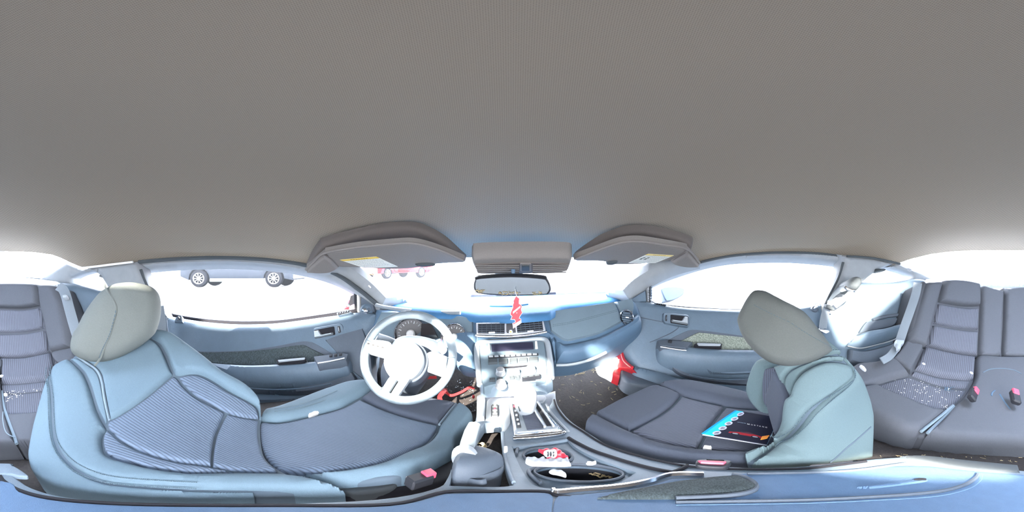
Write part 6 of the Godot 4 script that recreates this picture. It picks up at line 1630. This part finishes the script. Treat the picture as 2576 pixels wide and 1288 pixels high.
# ---------------------------------------------------------------- outside
func wheel_at(o: Node3D, c: Vector3, axis: Vector3, r: float):
	var t := part(o, "wheel", lathe(c, axis, [[r * 0.62, -0.2], [r * 0.95, -0.2], [r, -0.16], [r, -0.03], [r * 0.94, 0.02], [r * 0.66, 0.03], [r * 0.62, 0.0], [r * 0.6, -0.05], [0.0, -0.05]], 36), MT.tyre)
	part(t, "rim", lathe(c, axis, [[r * 0.64, 0.0], [r * 0.63, 0.03], [r * 0.58, 0.02], [r * 0.57, -0.04], [r * 0.64, -0.04]], 36, 1.0, Vector3.RIGHT, false), MT.silver)
	part(t, "hub_cap", lathe(c, axis, [[r * 0.16, -0.04], [r * 0.15, 0.02], [0.0, 0.03]], 20), MT.silver)
	var up := Vector3.UP
	var sd := axis.cross(up).normalized()
	for i in 9:
		var a := TAU * i / 9
		var d := sd * cos(a) + up * sin(a)
		part(t, "spoke", tube([c + d * r * 0.12 + axis * 0.01, c + d * r * 0.6 + axis * 0.01], [0.03, 0.018], 0.015, 6), MT.silver)

# an automobile seen from the side: profile in metres along its length, front at +x
func auto(called: String, label: String, at: Vector3, yaw: float, len: float, ht: float, wb: float, wr: float, body: Material, low: bool):
	var o := thing(called, label, "car")
	var f := Vector3(cos(yaw), 0, -sin(yaw))
	var side := Vector3(sin(yaw), 0, cos(yaw))   # towards the viewer at yaw 0
	var hw := 0.9
	var s := fl(at + side * hw, f, Vector3.UP, side)
	var h := len * 0.5
	var belt := ht * (0.62 if not low else 0.68)
	var arch := func(x: float) -> Array:
		var r := []
		for i in 9:
			var a := PI * i / 8.0
			r.append_array([x + cos(a) * (wr + 0.07), wr + sin(a) * (wr + 0.07)])
		return r
	var pr := [h, 0.35, h, 0.35, h * 1.0, 0.7, h * 0.97, belt * 0.9, h * 0.5, belt, h * 0.4, belt, -h * 0.97, belt, -h, belt * 0.95, -h, 0.45, -h, 0.45, -wb * 0.5 - wr - 0.07, 0.3, -wb * 0.5 - wr - 0.07, 0.3]
	var poly := sm(pr.slice(0, 20), 3, false)
	var pts := PackedVector2Array(poly)
	pts.append(Vector2(-wb * 0.5 - wr - 0.07, 0.3))
	var a1: Array = arch.call(-wb * 0.5)
	for i in range(8, -1, -1):
		pts.append(Vector2(a1[i * 2], a1[i * 2 + 1]))
	var a2: Array = arch.call(wb * 0.5)
	for i in range(8, -1, -1):
		pts.append(Vector2(a2[i * 2], a2[i * 2 + 1]))
	pts.append(Vector2(h, 0.3))
	part(o, "body", puff(pts, s, 0.06, 0.12, 1.8, {step = 0.16}), body)
	var roof := pv([h * 0.38, belt, h * 0.1, ht * 0.97, -h * 0.3, ht, -h * 0.8, ht * 0.97, -h * 0.95, belt]) if not low else pv([h * 0.3, belt, h * 0.02, ht * 0.97, -h * 0.3, ht, -h * 0.72, belt])
	part(o, "cabin_roof", puff(roof, fl(at + side * (hw - 0.1), f, Vector3.UP, side), 0.03, 0.1, 1.6, {step = 0.16}), body)
	var win := Geometry2D.offset_polygon(roof, -0.09)
	part(o, "side_window", puff(win[0], fl(at + side * (hw - 0.06), f, Vector3.UP, side), 0.005, 0.03, 0.0, {step = 0.2}), MT.face)
	part(o, "rocker", box(at + side * hw * 0.95 + Vector3(0, 0.3, 0), Vector3(wb - wr * 2.4, 0.14, 0.14), Basis(f, Vector3.UP, side), 0.03), MT.rubber)
	part(o, "bumper", box(at + f * h + Vector3(0, 0.48, 0), Vector3(0.16, 0.26, 1.7), Basis(f, Vector3.UP, side), 0.05), MT.rubber)
	part(o, "headlamp", lathe(at + f * (h - 0.05) + side * 0.65 + Vector3(0, 0.72, 0), f, [[0.12, -0.05], [0.11, 0.08], [0.0, 0.12]], 16), MT.lens)
	for x in [-wb * 0.5, wb * 0.5]:
		wheel_at(o, at + f * x + side * (hw + 0.02) + Vector3(0, wr, 0), side, wr)
		wheel_at(o, at + f * x - side * (hw - 0.12) + Vector3(0, wr, 0), -side, wr)

func outside():
	var o := part(self, "ground", box(Vector3(0, -0.05, -60), Vector3(260, 0.1, 240)), MT.asphalt)
	o.set_meta("kind", "structure")
	auto("sport_utility_vehicle", "grey sport utility vehicle parked outside beyond the driver's window", Vector3((597.0 - 1288.0) * K * 29.6, 0, -30.4), 0.0, 4.7, 1.8, 3.14, 0.37, MT.suv, false)
	auto("red_car", "red car parked far off, seen through the windscreen under the driver's visor", Vector3((996.0 - 1288.0) * K * 42.0, 0, -42.0), 0.9 + PI, 4.4, 1.35, 2.7, 0.33, MT.red_paint, true)
	# the bonnet of this car
	var b := thing("bonnet", "red painted bonnet of this car just beyond the windscreen", "bonnet")
	part(b, "bonnet_skin", puff(sm([960, 760, 960, 760, 1060, 750, 1130, 745, 1210, 741, 1300, 739.5, 1400, 741, 1500, 746, 1560, 752, 1560, 754, 1560, 754, 960, 757, 960, 757]), sf([960, 752, 3.75, 1560, 752, 3.75, 1288, 741, 4.4]), 0.01, 2, 0.006, {step = 12}), MT.red_paint)
	part(b, "bonnet_scoop", puff(sm([1205, 743, 1215, 738.5, 1250, 737.5, 1262, 741]), sf([1205, 745, 4.2, 1262, 745, 4.2, 1230, 735, 4.5]), 0.02, 1.5, 0.03, {step = 4}), MT.orange)
	var wp := thing("windscreen_wiper", "black windscreen wiper lying along the foot of the windscreen", "wiper")
	part(wp, "wiper_arm", tube([P(1095, 754, 3.47), P(1200, 751.5, 3.48), P(1330, 749, 3.48)], 0.008, null, 6), MT.black)
	part(wp, "wiper_blade", tube([P(1120, 756, 3.45), P(1288, 753, 3.46), P(1420, 750, 3.45)], 0.005, 0.009, 6), MT.black)
	# door mirrors
	var m := thing("door_mirror", "dark door mirror housing outside the passenger's window", "mirror", "door mirrors")
	var s := sf([1640, 722, 3.42, 1716, 722, 3.46, 1670, 768, 3.42])
	part(m, "mirror_shell", puff(sm([1634, 724, 1634, 724, 1680, 719, 1710, 721, 1722, 728, 1718, 742, 1690, 758, 1674, 762, 1655, 764, 1634, 766, 1634, 766]), s, 0.01, 5, 0.09, {step = 6}), MT.vinyl_dark)
	part(m, "mirror_glass", puff(sm([1661, 726, 1690, 722, 1712, 725, 1717, 732, 1708, 746, 1690, 755, 1674, 758, 1666, 748]), s, 0.02, 1.5, 0.0, {step = 6}), MT.mirror)
	part(m, "mirror_arm", tube([P(1652, 757, 3.46), P(1644, 762, 3.25), P(1634, 768, 3.02)], 0.03, 0.02, 10), MT.vinyl_dark)
	m = thing("door_mirror", "narrow red backed door mirror outside the driver's window", "mirror", "door mirrors")
	s = sf([868, 742, 3.4, 894, 742, 3.42, 880, 780, 3.4])
	part(m, "mirror_shell", puff(sm([878, 742, 878, 742, 900, 740, 900, 780, 900, 780, 862, 779, 862, 779, 870, 764]), s, 0.01, 3, 0.08, {step = 5}), MT.red_paint)
	part(m, "mirror_glass", puff(sm([880, 744, 896, 743, 896, 770, 870, 773, 875, 760]), s, 0.018, 1.5, 0.0, {step = 5}), MT.mirror)
	part(m, "mirror_arm", tube([P(892, 774, 3.44), P(898, 780, 3.25), P(903, 790, 3.0)], 0.03, 0.02, 10), MT.red_paint)
	# paint pen marks on the windscreen
	var ws := fl(Vector3(0, 0, -3.285), Vector3.RIGHT, Vector3.UP, Vector3.BACK)
	var pen := func(called: String, label: String, strokes: Array, mat: Material):
		var buf := Buf.new()
		for a in strokes:
			var q := sm(a, 5, false)
			var pts := []
			for p in q:
				pts.append(P(p.x, p.y, 3.285))
			buf.join(tube(pts, 0.0022, 0.001, 5))
		solo(called, buf, mat, label, "marking")
	pen.call("paint_scribble", "orange handwritten scribble in paint pen on the windscreen's left edge", [[918, 681, 926, 676, 932, 682, 924, 686, 934, 690, 940, 680, 946, 682, 940, 690], [928, 684, 938, 692, 950, 690, 956, 694]], MT.orange)
	pen.call("paint_scribble", "pale teal handwritten scribble in paint pen on the right half of the windscreen", [[1420, 704, 1423, 712], [1428, 718, 1432, 706, 1430, 700], [1432, 710, 1438, 706], [1431, 711, 1434, 719]], MT.dash)

# ---------------------------------------------------------------- belts and buckles
func band(pts: Array, nrm: Array, w: float, t := 0.0014) -> Buf:
	return tube(pts, w * 0.5, t, 8, false, nrm, 5.0)

func strip(a: Array, d: Array, w: float, n := 5, turn = null) -> Buf:   # webbing through photograph points, each with its depth
	var q := sm(a, n, false)
	var pts := []
	var nn := []
	var m := d.size() - 1
	for i in q.size():
		var f := float(i) / n
		var k := mini(int(f), m - 1)
		pts.append(P(q[i].x, q[i].y, lerpf(d[k], d[k + 1], f - k)))
	for i in pts.size():
		var v: Vector3 = Vector3(0, EYE, 0) - pts[i]
		if turn != null:
			v = v.normalized() + turn
		nn.append(v.normalized())
	return band(pts, nn, w)

func buckle(label: String, c: Vector3, ax: Vector3, face: Vector3, sz := 1.0):
	var o := thing("belt_buckle", label, "belt buckle", "seat belt buckles")
	var y := ax.normalized()
	var z := (face - y * face.dot(y)).normalized()
	var x := y.cross(z)
	var b := Basis(x, y, z)
	part(o, "buckle_case", box(c - y * 0.02 * sz, Vector3(0.03, 0.062, 0.022) * sz, b, 0.005), MT.black)
	part(o, "release_button", box(c + y * 0.004 * sz + z * 0.008 * sz, Vector3(0.022, 0.03, 0.014) * sz, b, 0.003), MT.red_pink)
	part(o, "tongue_slot", box(c + y * 0.012 * sz - z * 0.004 * sz, Vector3(0.022, 0.006, 0.006) * sz, b, 0.001), MT.gap)

func belts():
	# passenger's belt on the pillar
	var o := thing("seat_belt", "grey passenger seat belt looped from its guide on the pillar behind the passenger's door", "seat belt", "seat belts")
	part(o, "belt_guide", puff(sm([2126, 722, 2128, 710, 2138, 701, 2150, 698, 2160, 704, 2161, 716, 2156, 726, 2148, 733, 2136, 731, 2128, 728]), sf([2126, 710, 2.87, 2161, 710, 2.87, 2145, 733, 2.86]), 0.04, 9, 0.06, {step = 5, rings = SOFT}), MT.rubber)
	part(o, "guide_slot", tube([P(2126, 722, 2.83), P(2134, 729, 2.82), P(2150, 732, 2.82)], 0.006, null, 8), MT.chrome)
	part(o, "webbing", strip([2126, 724, 2112, 730, 2098, 742, 2088, 756, 2086, 768], [2.83, 2.84, 2.86, 2.88, 2.88], 0.024, 5, Vector3(0.8, 0.3, 0)), MT.belt)
	part(o, "webbing", strip([2143, 733, 2134, 743, 2118, 756, 2100, 770], [2.82, 2.82, 2.84, 2.87], 0.022, 5, Vector3(-0.6, -0.4, 0)), MT.belt)
	part(o, "webbing", strip([2082, 772, 2076, 790, 2071, 815, 2068, 850], [2.87, 2.87, 2.87, 2.87], 0.030), MT.belt)
	part(o, "belt_tongue", puff(quad([2075, 766, 2086, 766, 2096, 774, 2100, 781, 2092, 782, 2076, 774], 3.0), sf([2075, 766, 2.84, 2100, 766, 2.84, 2090, 782, 2.84]), 0.012, 2, 0.01, {step = 4}), MT.rubber)
	part(o, "belt_stop", puff(quad([2058, 826, 2066, 828, 2084, 830, 2086, 836, 2074, 840, 2058, 832], 2.0), sf([2058, 826, 2.84, 2086, 826, 2.84, 2070, 840, 2.84]), 0.012, 2, 0.01, {step = 4}), MT.chrome)
	# rear belts
	o = thing("seat_belt", "grey rear seat belt hanging beside the ribbed back at the right, with its tongue", "seat belt", "seat belts")
	part(o, "webbing", strip([2309, 712, 2303, 742, 2290, 781, 2276, 820, 2262, 862], [2.78, 2.76, 2.72, 2.69, 2.65], 0.030), MT.belt)
	part(o, "belt_guide", puff(quad([2298, 735, 2310, 737, 2308, 745, 2297, 743], 2.0), sf([2298, 735, 2.8, 2310, 735, 2.8, 2303, 745, 2.79]), 0.012, 2, 0.008, {step = 3}), MT.silver_soft)
	part(o, "belt_tongue", puff(quad([2252, 857, 2273, 859, 2272, 868, 2265, 872, 2264, 882, 2257, 883, 2256, 872, 2251, 868], 2.0), sf([2252, 857, 2.63, 2273, 857, 2.63, 2260, 883, 2.6]), 0.012, 2, 0.008, {step = 3}), MT.silver_soft)
	part(o, "webbing", strip([2260, 866, 2250, 882, 2236, 898, 2218, 908], [2.65, 2.63, 2.6, 2.58], 0.026), MT.belt)
	o = thing("seat_belt", "blue grey rear seat belt running down beside the ribbed back at the left", "seat belt", "seat belts")
	part(o, "webbing", strip([146, 720, 158, 728, 166, 745, 174, 775, 186, 818, 196, 850], [2.77, 2.77, 2.75, 2.73, 2.7, 2.68], 0.034), MT.belt)
	part(o, "belt_guide", puff(quad([159, 746, 171, 744, 172, 751, 160, 753], 2.0), sf([159, 746, 2.74, 172, 746, 2.74, 165, 753, 2.73]), 0.012, 2, 0.008, {step = 3}), MT.silver_soft)
	o = thing("seat_belt", "dark driver's seat belt hanging at the pillar behind the driver's headrest", "seat belt", "seat belts")
	part(o, "webbing", strip([402, 770, 406, 800, 408, 830, 410, 860], [2.8, 2.8, 2.8, 2.8], 0.028), MT.belt)
	part(o, "webbing", strip([418, 798, 420, 825, 424, 848], [2.82, 2.82, 2.82], 0.006), MT.belt)
	# buckles
	buckle("red buttoned belt buckle beside the driver's cushion and the handbrake", P(1072, 1203, 1.86), P(1106, 1190, 1.9) - P(1054, 1206, 1.84), Vector3(0.1, 0.9, 0.35), 1.25)
	o = thing("belt_buckle", "flat red buttoned belt buckle in front of the passenger's cushion, against the console", "belt buckle", "seat belt buckles")
	var bk := sf([1752, 1163, 1.86, 1832, 1166, 1.86, 1790, 1178, 1.83])
	part(o, "buckle_case", puff(sm([1760, 1160, 1800, 1159, 1836, 1163, 1838, 1168, 1826, 1178, 1790, 1178, 1756, 1174, 1750, 1166]), bk, 0.006, 2, 0.004, {step = 4}), MT.black)
	part(o, "release_button", puff(quad([1752, 1165, 1790, 1166, 1830, 1168, 1820, 1175, 1790, 1174, 1762, 1172], 1.5), bk, 0.010, 1.5, 0.0, {step = 4}), MT.red_pink)
	part(o, "tongue_slot", puff(quad([1776, 1161.5, 1822, 1163, 1822, 1165.5, 1776, 1164], 0.8), bk, 0.008, 0.5, 0.0, {step = 4}), MT.gap)
	buckle("red buttoned buckle at the left side of the rear bench's smooth middle", P(2449, 986, 2.42), P(2452, 976, 2.44) - P(2446, 998, 2.4), Vector3(0.3, 0.3, 1), 0.95)
	buckle("red buttoned buckle nearest the right edge of the rear bench", P(2552, 992, 2.42), P(2549, 980, 2.44) - P(2554, 1004, 2.4), Vector3(-0.2, 0.3, 1), 0.95)

# ---------------------------------------------------------------- carpets and litter
func crumple(a: Array, d, h: float, seed_: float, r := 3.0, lift := 0.0) -> Buf:
	return puff(sm(a, 3), sf(d) if d is Array else d, h, r, 0.003, {step = 3.0, grid = 4.0, wave = func(p: Vector2) -> float: return lift + 0.3 * h * sin(p.x * 0.3 + seed_) * cos(p.y * 0.45 + seed_ * 2.0)})

func scatter(s: Surf, area: PackedVector2Array, n: int, seed_: int, lo: float, hi: float, thick: float, lift: float) -> Buf:
	var r := RandomNumberGenerator.new()
	r.seed = seed_
	var b := Buf.new()
	var mn := area[0]
	var mx := area[0]
	for p in area:
		mn = mn.min(p)
		mx = mx.max(p)
	while n > 0:
		var p := Vector2(r.randf_range(mn.x, mx.x), r.randf_range(mn.y, mx.y))
		var a := r.randf_range(0, TAU)
		var l := r.randf_range(lo, hi)
		var bend := r.randf_range(-0.4, 0.4)
		if not Geometry2D.is_point_in_polygon(p, area):
			continue
		n -= 1
		var c := s.at(p) + s.nrm(p) * lift
		var ax := (s.at(p + Vector2(3, 0)) - s.at(p)).normalized()
		var az := s.nrm(p).cross(ax)
		var d := ax * cos(a) + az * sin(a)
		var e := ax * cos(a + bend) + az * sin(a + bend)
		b.join(tube([c - d * l * 0.5, c, c + e * l * 0.5], thick * r.randf_range(0.6, 1.3), null, 4))
	return b

func litter():
	var carpet := func(called: String, a: Array, s: Surf) -> MeshInstance3D:
		var o := part(self, called, puff(sm(a, 4), s, 0.012, 6, 0.05, {step = 11, grid = 22.0, wave = func(p: Vector2) -> float: return 0.003 * sin(p.x * 0.13) * cos(p.y * 0.17)}), MT.carpet)
		o.set_meta("kind", "structure")
		return o
	var fp := sf([1395, 925, 3.04, 1600, 930, 3.0, 1470, 1090, 2.52, 1650, 985, 2.82])
	carpet.call("floor_carpet", [1388, 900, 1388, 900, 1480, 890, 1560, 880, 1560, 880, 1600, 930, 1650, 962, 1700, 990, 1660, 1010, 1560, 1050, 1490, 1100, 1490, 1100, 1450, 1090, 1410, 1050, 1388, 1000], fp)
	var fd := sf([1060, 930, 2.98, 1205, 930, 2.98, 1180, 1100, 2.62])
	carpet.call("floor_carpet", [940, 900, 940, 900, 1220, 900, 1220, 900, 1222, 1060, 1180, 1120, 1180, 1120, 1080, 1090, 960, 1020, 960, 1020], fd)
	var fr := sf([2180, 1060, 2.62, 2640, 1120, 2.5, 2400, 1200, 2.1])
	carpet.call("floor_carpet", [2150, 1030, 2150, 1030, 2300, 1080, 2756, 1100, 2756, 1100, 2756, 1215, 2756, 1215, 2150, 1190, 2150, 1190], fr)
	carpet.call("floor_carpet", [-180, 1100, -180, 1100, 130, 1080, 130, 1080, 130, 1230, 60, 1250, -180, 1230, -180, 1230], sf([0, 1120, 2.6, 100, 1120, 2.6, 40, 1240, 2.02]))
	var stuff := func(called: String, b: Buf, m: Material, label: String, cat: String):
		var o := solo(called, b, m, label, cat)
		o.set_meta("kind", "stuff")
	var sb := scatter(fp, pv([1400, 945, 1490, 925, 1540, 950, 1620, 975, 1630, 995, 1500, 1050, 1470, 1070, 1420, 1040, 1400, 1000]), 45, 21, 0.005, 0.02, 0.0006, 0.014)
	sb.join(scatter(fp, pv([1440, 948, 1500, 928, 1540, 946, 1600, 962, 1640, 985, 1632, 994, 1590, 976, 1545, 962, 1500, 944, 1446, 956]), 110, 22, 0.005, 0.024, 0.0007, 0.016))
	stuff.call("straw_litter", sb, MT.straw, "bits of straw strewn over the brown carpet of the passenger's footwell", "straw")
	stuff.call("straw_litter", scatter(fr, pv([2210, 1150, 2576, 1160, 2576, 1174, 2300, 1168, 2200, 1160]), 26, 23, 0.005, 0.018, 0.0007, 0.014), MT.straw, "bits of straw strewn over the brown carpet before the right rear bench", "straw")
	stuff.call("lint", scatter(fd, pv([1120, 960, 1195, 960, 1200, 1040, 1160, 1060, 1130, 1000]), 60, 24, 0.003, 0.009, 0.0008, 0.014), MT.paper, "specks of lint on the dark carpet of the driver's footwell", "lint")
	# red strap in the driver's footwell
	var o := thing("strap", "red webbing strap lying tangled on the driver's footwell carpet behind the steering wheel", "strap")
	part(o, "strap_band", strip([1020, 985, 1038, 979, 1055, 964, 1067, 952, 1098, 949], [2.72, 2.74, 2.78, 2.8, 2.82], 0.013, 5, Vector3(0, 0.6, 0)), MT.strap)
	part(o, "strap_band", strip([1121, 978, 1124, 988, 1136, 995, 1161, 986, 1182, 974, 1192, 978], [2.7, 2.68, 2.68, 2.7, 2.72, 2.7], 0.011, 5, Vector3(0, 0.8, 0)), MT.strap)
	part(o, "strap_band", strip([1120, 980, 1110, 992, 1106, 1000, 1110, 1014], [2.66, 2.6, 2.56, 2.52], 0.017), MT.strap)
	part(o, "strap_end", lathe(P(1191, 998, 2.66), Vector3(0, 1, 0.3), [[0.004, -0.006], [0.006, 0], [0.004, 0.006], [0, 0.007]], 10), MT.strap)
	# cup holders
	o = thing("candy_wrapper", "red crinkled sweet wrapper with a white printed patch in the upper cup holder", "wrapper")
	var wd := [1355, 1132, 2.0, 1430, 1140, 2.0, 1390, 1158, 1.95]
	part(o, "wrapper_foil", crumple([1354, 1134, 1354, 1134, 1372, 1133, 1400, 1131, 1404, 1131, 1404, 1131, 1420, 1144, 1430, 1155, 1430, 1155, 1400, 1157, 1372, 1157, 1372, 1157, 1376, 1148], wd, 0.008, 1.0), MT.red)
	part(o, "printed_patch", crumple([1368, 1138, 1382, 1134, 1398, 1135, 1401, 1146, 1394, 1150, 1378, 1149, 1370, 1144], [1355, 1132, 1.985, 1430, 1140, 1.985, 1390, 1158, 1.935], 0.006, 1.0, 2.0), MT.white)
	for i in 3:
		part(o, "print_mark", crumple([1376 + i * 7, 1138, 1380 + i * 7, 1137, 1381 + i * 7, 1145, 1377 + i * 7, 1146], [1355, 1132, 1.975, 1430, 1140, 1.975, 1390, 1158, 1.925], 0.002, 1.0, 0.8), MT.black)
	solo("paper_napkin", crumple([1322, 1160, 1330, 1153, 1350, 1156, 1370, 1154, 1372, 1158, 1400, 1157, 1424, 1156, 1430, 1159, 1434, 1168, 1434, 1171, 1400, 1172, 1352, 1171, 1336, 1170, 1324, 1165], [1322, 1154, 1.96, 1434, 1158, 1.96, 1370, 1172, 1.91], 0.008, 0.4), MT.paper, "crumpled white paper napkin lying across the upper cup holder", "napkin")
	solo("paper_scrap", crumple([1381, 1186, 1390, 1182, 1408, 1183, 1420, 1189, 1425, 1196, 1422, 1199, 1412, 1196, 1400, 1193, 1388, 1191], [1381, 1184, 1.9, 1425, 1186, 1.9, 1400, 1200, 1.87], 0.004, 2.0), MT.paper, "torn white scrap of paper in the lower cup holder", "paper scrap")
	solo("paper_scrap", crumple([1474, 1164, 1482, 1165, 1496, 1162, 1500, 1165, 1490, 1168, 1478, 1168], [1474, 1162, 1.98, 1500, 1162, 1.98, 1486, 1170, 1.96], 0.006, 0.2, 1.5), MT.white, "tiny white scrap beside the cup holders, on the tray's right rim", "paper scrap")
	solo("paper_scrap", crumple([1216, 1146, 1224, 1138, 1230, 1139, 1238, 1145, 1232, 1147, 1230, 1152, 1220, 1149], [1216, 1138, 1.98, 1240, 1138, 1.98, 1228, 1153, 1.95], 0.007, 0.9, 1.5), MT.paper, "white torn scrap behind the handbrake boot", "paper scrap")
	solo("plastic_clip", crumple([1233, 1154, 1240, 1151, 1250, 1151, 1249, 1154, 1240, 1156], [1233, 1150, 1.97, 1250, 1150, 1.97, 1240, 1157, 1.95], 0.006, 0.1, 1.5), MT.yellow, "small yellow plastic bit behind the handbrake boot", "clip")
	solo("paper_wad", crumple([1266, 1133, 1272, 1129, 1277, 1130, 1276, 1135, 1268, 1137], [1266, 1129, 2.06, 1277, 1129, 2.06, 1270, 1138, 2.03], 0.012, 0.5, 2.5), MT.white, "little white paper wad on the ridge left of the cup tray", "paper wad")
	var cs := sf([1300, 1100, 2.24, 1200, 1100, 2.24, 1220, 1150, 2.06])
	stuff.call("crumbs", scatter(cs, pv([1204, 1098, 1224, 1098, 1226, 1114, 1204, 1114]), 40, 31, 0.003, 0.008, 0.0016, -0.02), MT.straw, "orange brown crumbs in the well beside the handbrake", "crumbs")
	var c2 := sf([1480, 1190, 2.0, 1560, 1195, 2.0, 1520, 1210, 1.95])
	stuff.call("crumbs", scatter(c2, pv([1482, 1190, 1530, 1192, 1544, 1202, 1500, 1200]), 24, 32, 0.006, 0.016, 0.0016, 0.0), MT.straw, "pale crumbs in the bottom of the lower cup holder", "crumbs")
	# booklet on the passenger's cushion
	o = thing("booklet", "dark owner's booklet with cyan strip and red car on its cover, on the passenger's cushion", "booklet")
	var bs := on_passenger
	var im := Image.create_empty(256, 256, false, Image.FORMAT_RGB8)
	for y in 256:
		for x in 256:
			var u := x / 255.0
			var v := y / 255.0
			var c := Color(0.13, 0.14, 0.20)
			if u < 0.19:
				c = Color(0.16, 0.80, 0.92)
			if u < 0.04:
				c = Color(0.10, 0.62, 0.86)
			for k in 5:
				var d := Vector2((u - 0.19) * 1.3, v - (0.1 + 0.2 * k)).length()
				if d < 0.078:
					c = Color(0.80, 0.80, 0.88)
				if d < 0.045 and fposmod((u + v * 0.7) * 40.0 + k, 2.0) < 1.1:
					c = Color(0.18, 0.18, 0.28)
			if absf(v - 0.40) < 0.006 and u > 0.3 and u < 0.46 and fposmod(u * 60.0, 1.0) < 0.7:
				c = Color(0.6, 0.72, 0.8)
			# the printed car: long low body, cabin, two wheels
			var cx := (u - 0.62) / 0.28
			var cy := (v - 0.76) / 0.09
			var top := 0.2 - 0.9 * exp(-cx * cx * 3.0)
			if absf(cx) < 1.0 and cy < 0.75 and cy > top:
				c = Color(0.62, 0.16, 0.20) if cy > -0.1 else Color(0.40, 0.14, 0.18)
			if absf(cx + 0.05) < 0.35 and cy > -0.55 and cy < -0.2:
				c = Color(0.22, 0.22, 0.28)
			for k in 2:
				var w := Vector2(cx - (-0.6 if k == 0 else 0.55), (cy - 0.65) * 0.75).length()
				if w < 0.24:
					c = Color(0.62, 0.64, 0.68) if w < 0.17 else Color(0.10, 0.10, 0.12)
			im.set_pixel(x, y, c)
	var cm := StandardMaterial3D.new()
	cm.albedo_texture = tex(im)
	cm.roughness = 0.85
	cm.metallic_specular = 0.15
	part(o, "cover", plaque(bs, [1847, 1060, 1957, 1079, 1926, 1148, 1765, 1120], 0.038), cm)
	part(o, "pages", plaque(bs, [1848, 1061, 1956, 1080, 1926, 1147, 1767, 1120], 0.033), MT.paper)
	var tm := TextMesh.new()
	tm.text = "M U S T A N G"
	var f := SystemFont.new()
	f.font_names = PackedStringArray(["Droid Sans"])
	tm.font = f
	tm.font_size = 16
	tm.pixel_size = 0.00062
	tm.depth = 0.0004
	var mid := Vector2(1902, 1100)
	var ux := (bs.at(Vector2(1940, 1107)) - bs.at(Vector2(1864, 1093))).normalized()
	var un := bs.nrm(mid)
	var t := part(o, "lettering", tm, MT.print)
	t.transform = Transform3D(Basis(ux, un.cross(ux), un), bs.at(mid) + un * 0.0392)
	part(o, "page_marker", plaque(bs, [1914, 1131, 1932, 1128, 1926, 1136, 1910, 1139], 0.042), MT.orange)
	# scraps on the seats
	solo("paper_scrap", crumple([1768, 1149, 1780, 1147, 1790, 1148, 1786, 1152, 1774, 1152], on_passenger, 0.006, 0.3, 1.5, 0.03), MT.white, "white scrap at the near edge of the passenger's cushion, below the booklet", "paper scrap")
	solo("paper_scrap", crumple([1951, 1074, 1958, 1071.5, 1964, 1074, 1963, 1079, 1956, 1077], on_passenger, 0.006, 0.3, 1.5, 0.03), MT.white, "white scrap where the passenger's cushion meets its backrest", "paper scrap")
	solo("plastic_scrap", crumple([1922, 1041, 1928, 1039.5, 1934, 1041, 1932, 1043.5, 1924, 1043.5], on_passenger, 0.006, 0.3, 1.2, 0.03), MT.red, "red bit of plastic at the back of the passenger's cushion", "plastic scrap")
	solo("paper_scrap", crumple([776, 1060, 790, 1053, 805, 1050, 800, 1054, 784, 1061], on_driver, 0.005, 0.3, 1.5, 0.022), MT.white, "thin white sliver in the far seam of the driver's cushion", "paper scrap")
	solo("paper_scrap", crumple([9, 1008, 14, 1005, 21, 1006, 22, 1009, 15, 1011], on_left, 0.006, 0.3, 1.5, 0.024), MT.white, "round white scrap on the left rear bench's ribbed seat", "paper scrap")
	solo("paper_scrap", crumple([2153, 944, 2160, 940, 2171, 952, 2166, 956], on_rear, 0.004, 0.3, 1.2, 0.042), MT.paper, "pale scrap on the rear bench just right of the passenger's backrest", "paper scrap")
	var rs := on_rear
	stuff.call("crumbs", scatter(rs, pv([2288, 958, 2360, 982, 2428, 990, 2416, 1010, 2380, 1042, 2310, 1026, 2230, 992, 2250, 966]), 70, 41, 0.0015, 0.006, 0.0009, 0.022), MT.white, "white crumbs scattered over the right rear bench's ribbed seat", "crumbs")
	stuff.call("crumbs", scatter(rs, pv([2366, 984, 2396, 984, 2392, 996, 2370, 994]), 24, 42, 0.003, 0.008, 0.0010, 0.022), MT.dash, "blue green flecks near the back of the right rear bench", "crumbs")
	var ls := on_left
	stuff.call("crumbs", scatter(ls, pv([4, 997, 100, 992, 104, 998, 60, 1010, 8, 1030]), 36, 43, 0.002, 0.006, 0.0010, 0.024), MT.white, "white crumbs along the back seam of the left rear bench", "crumbs")
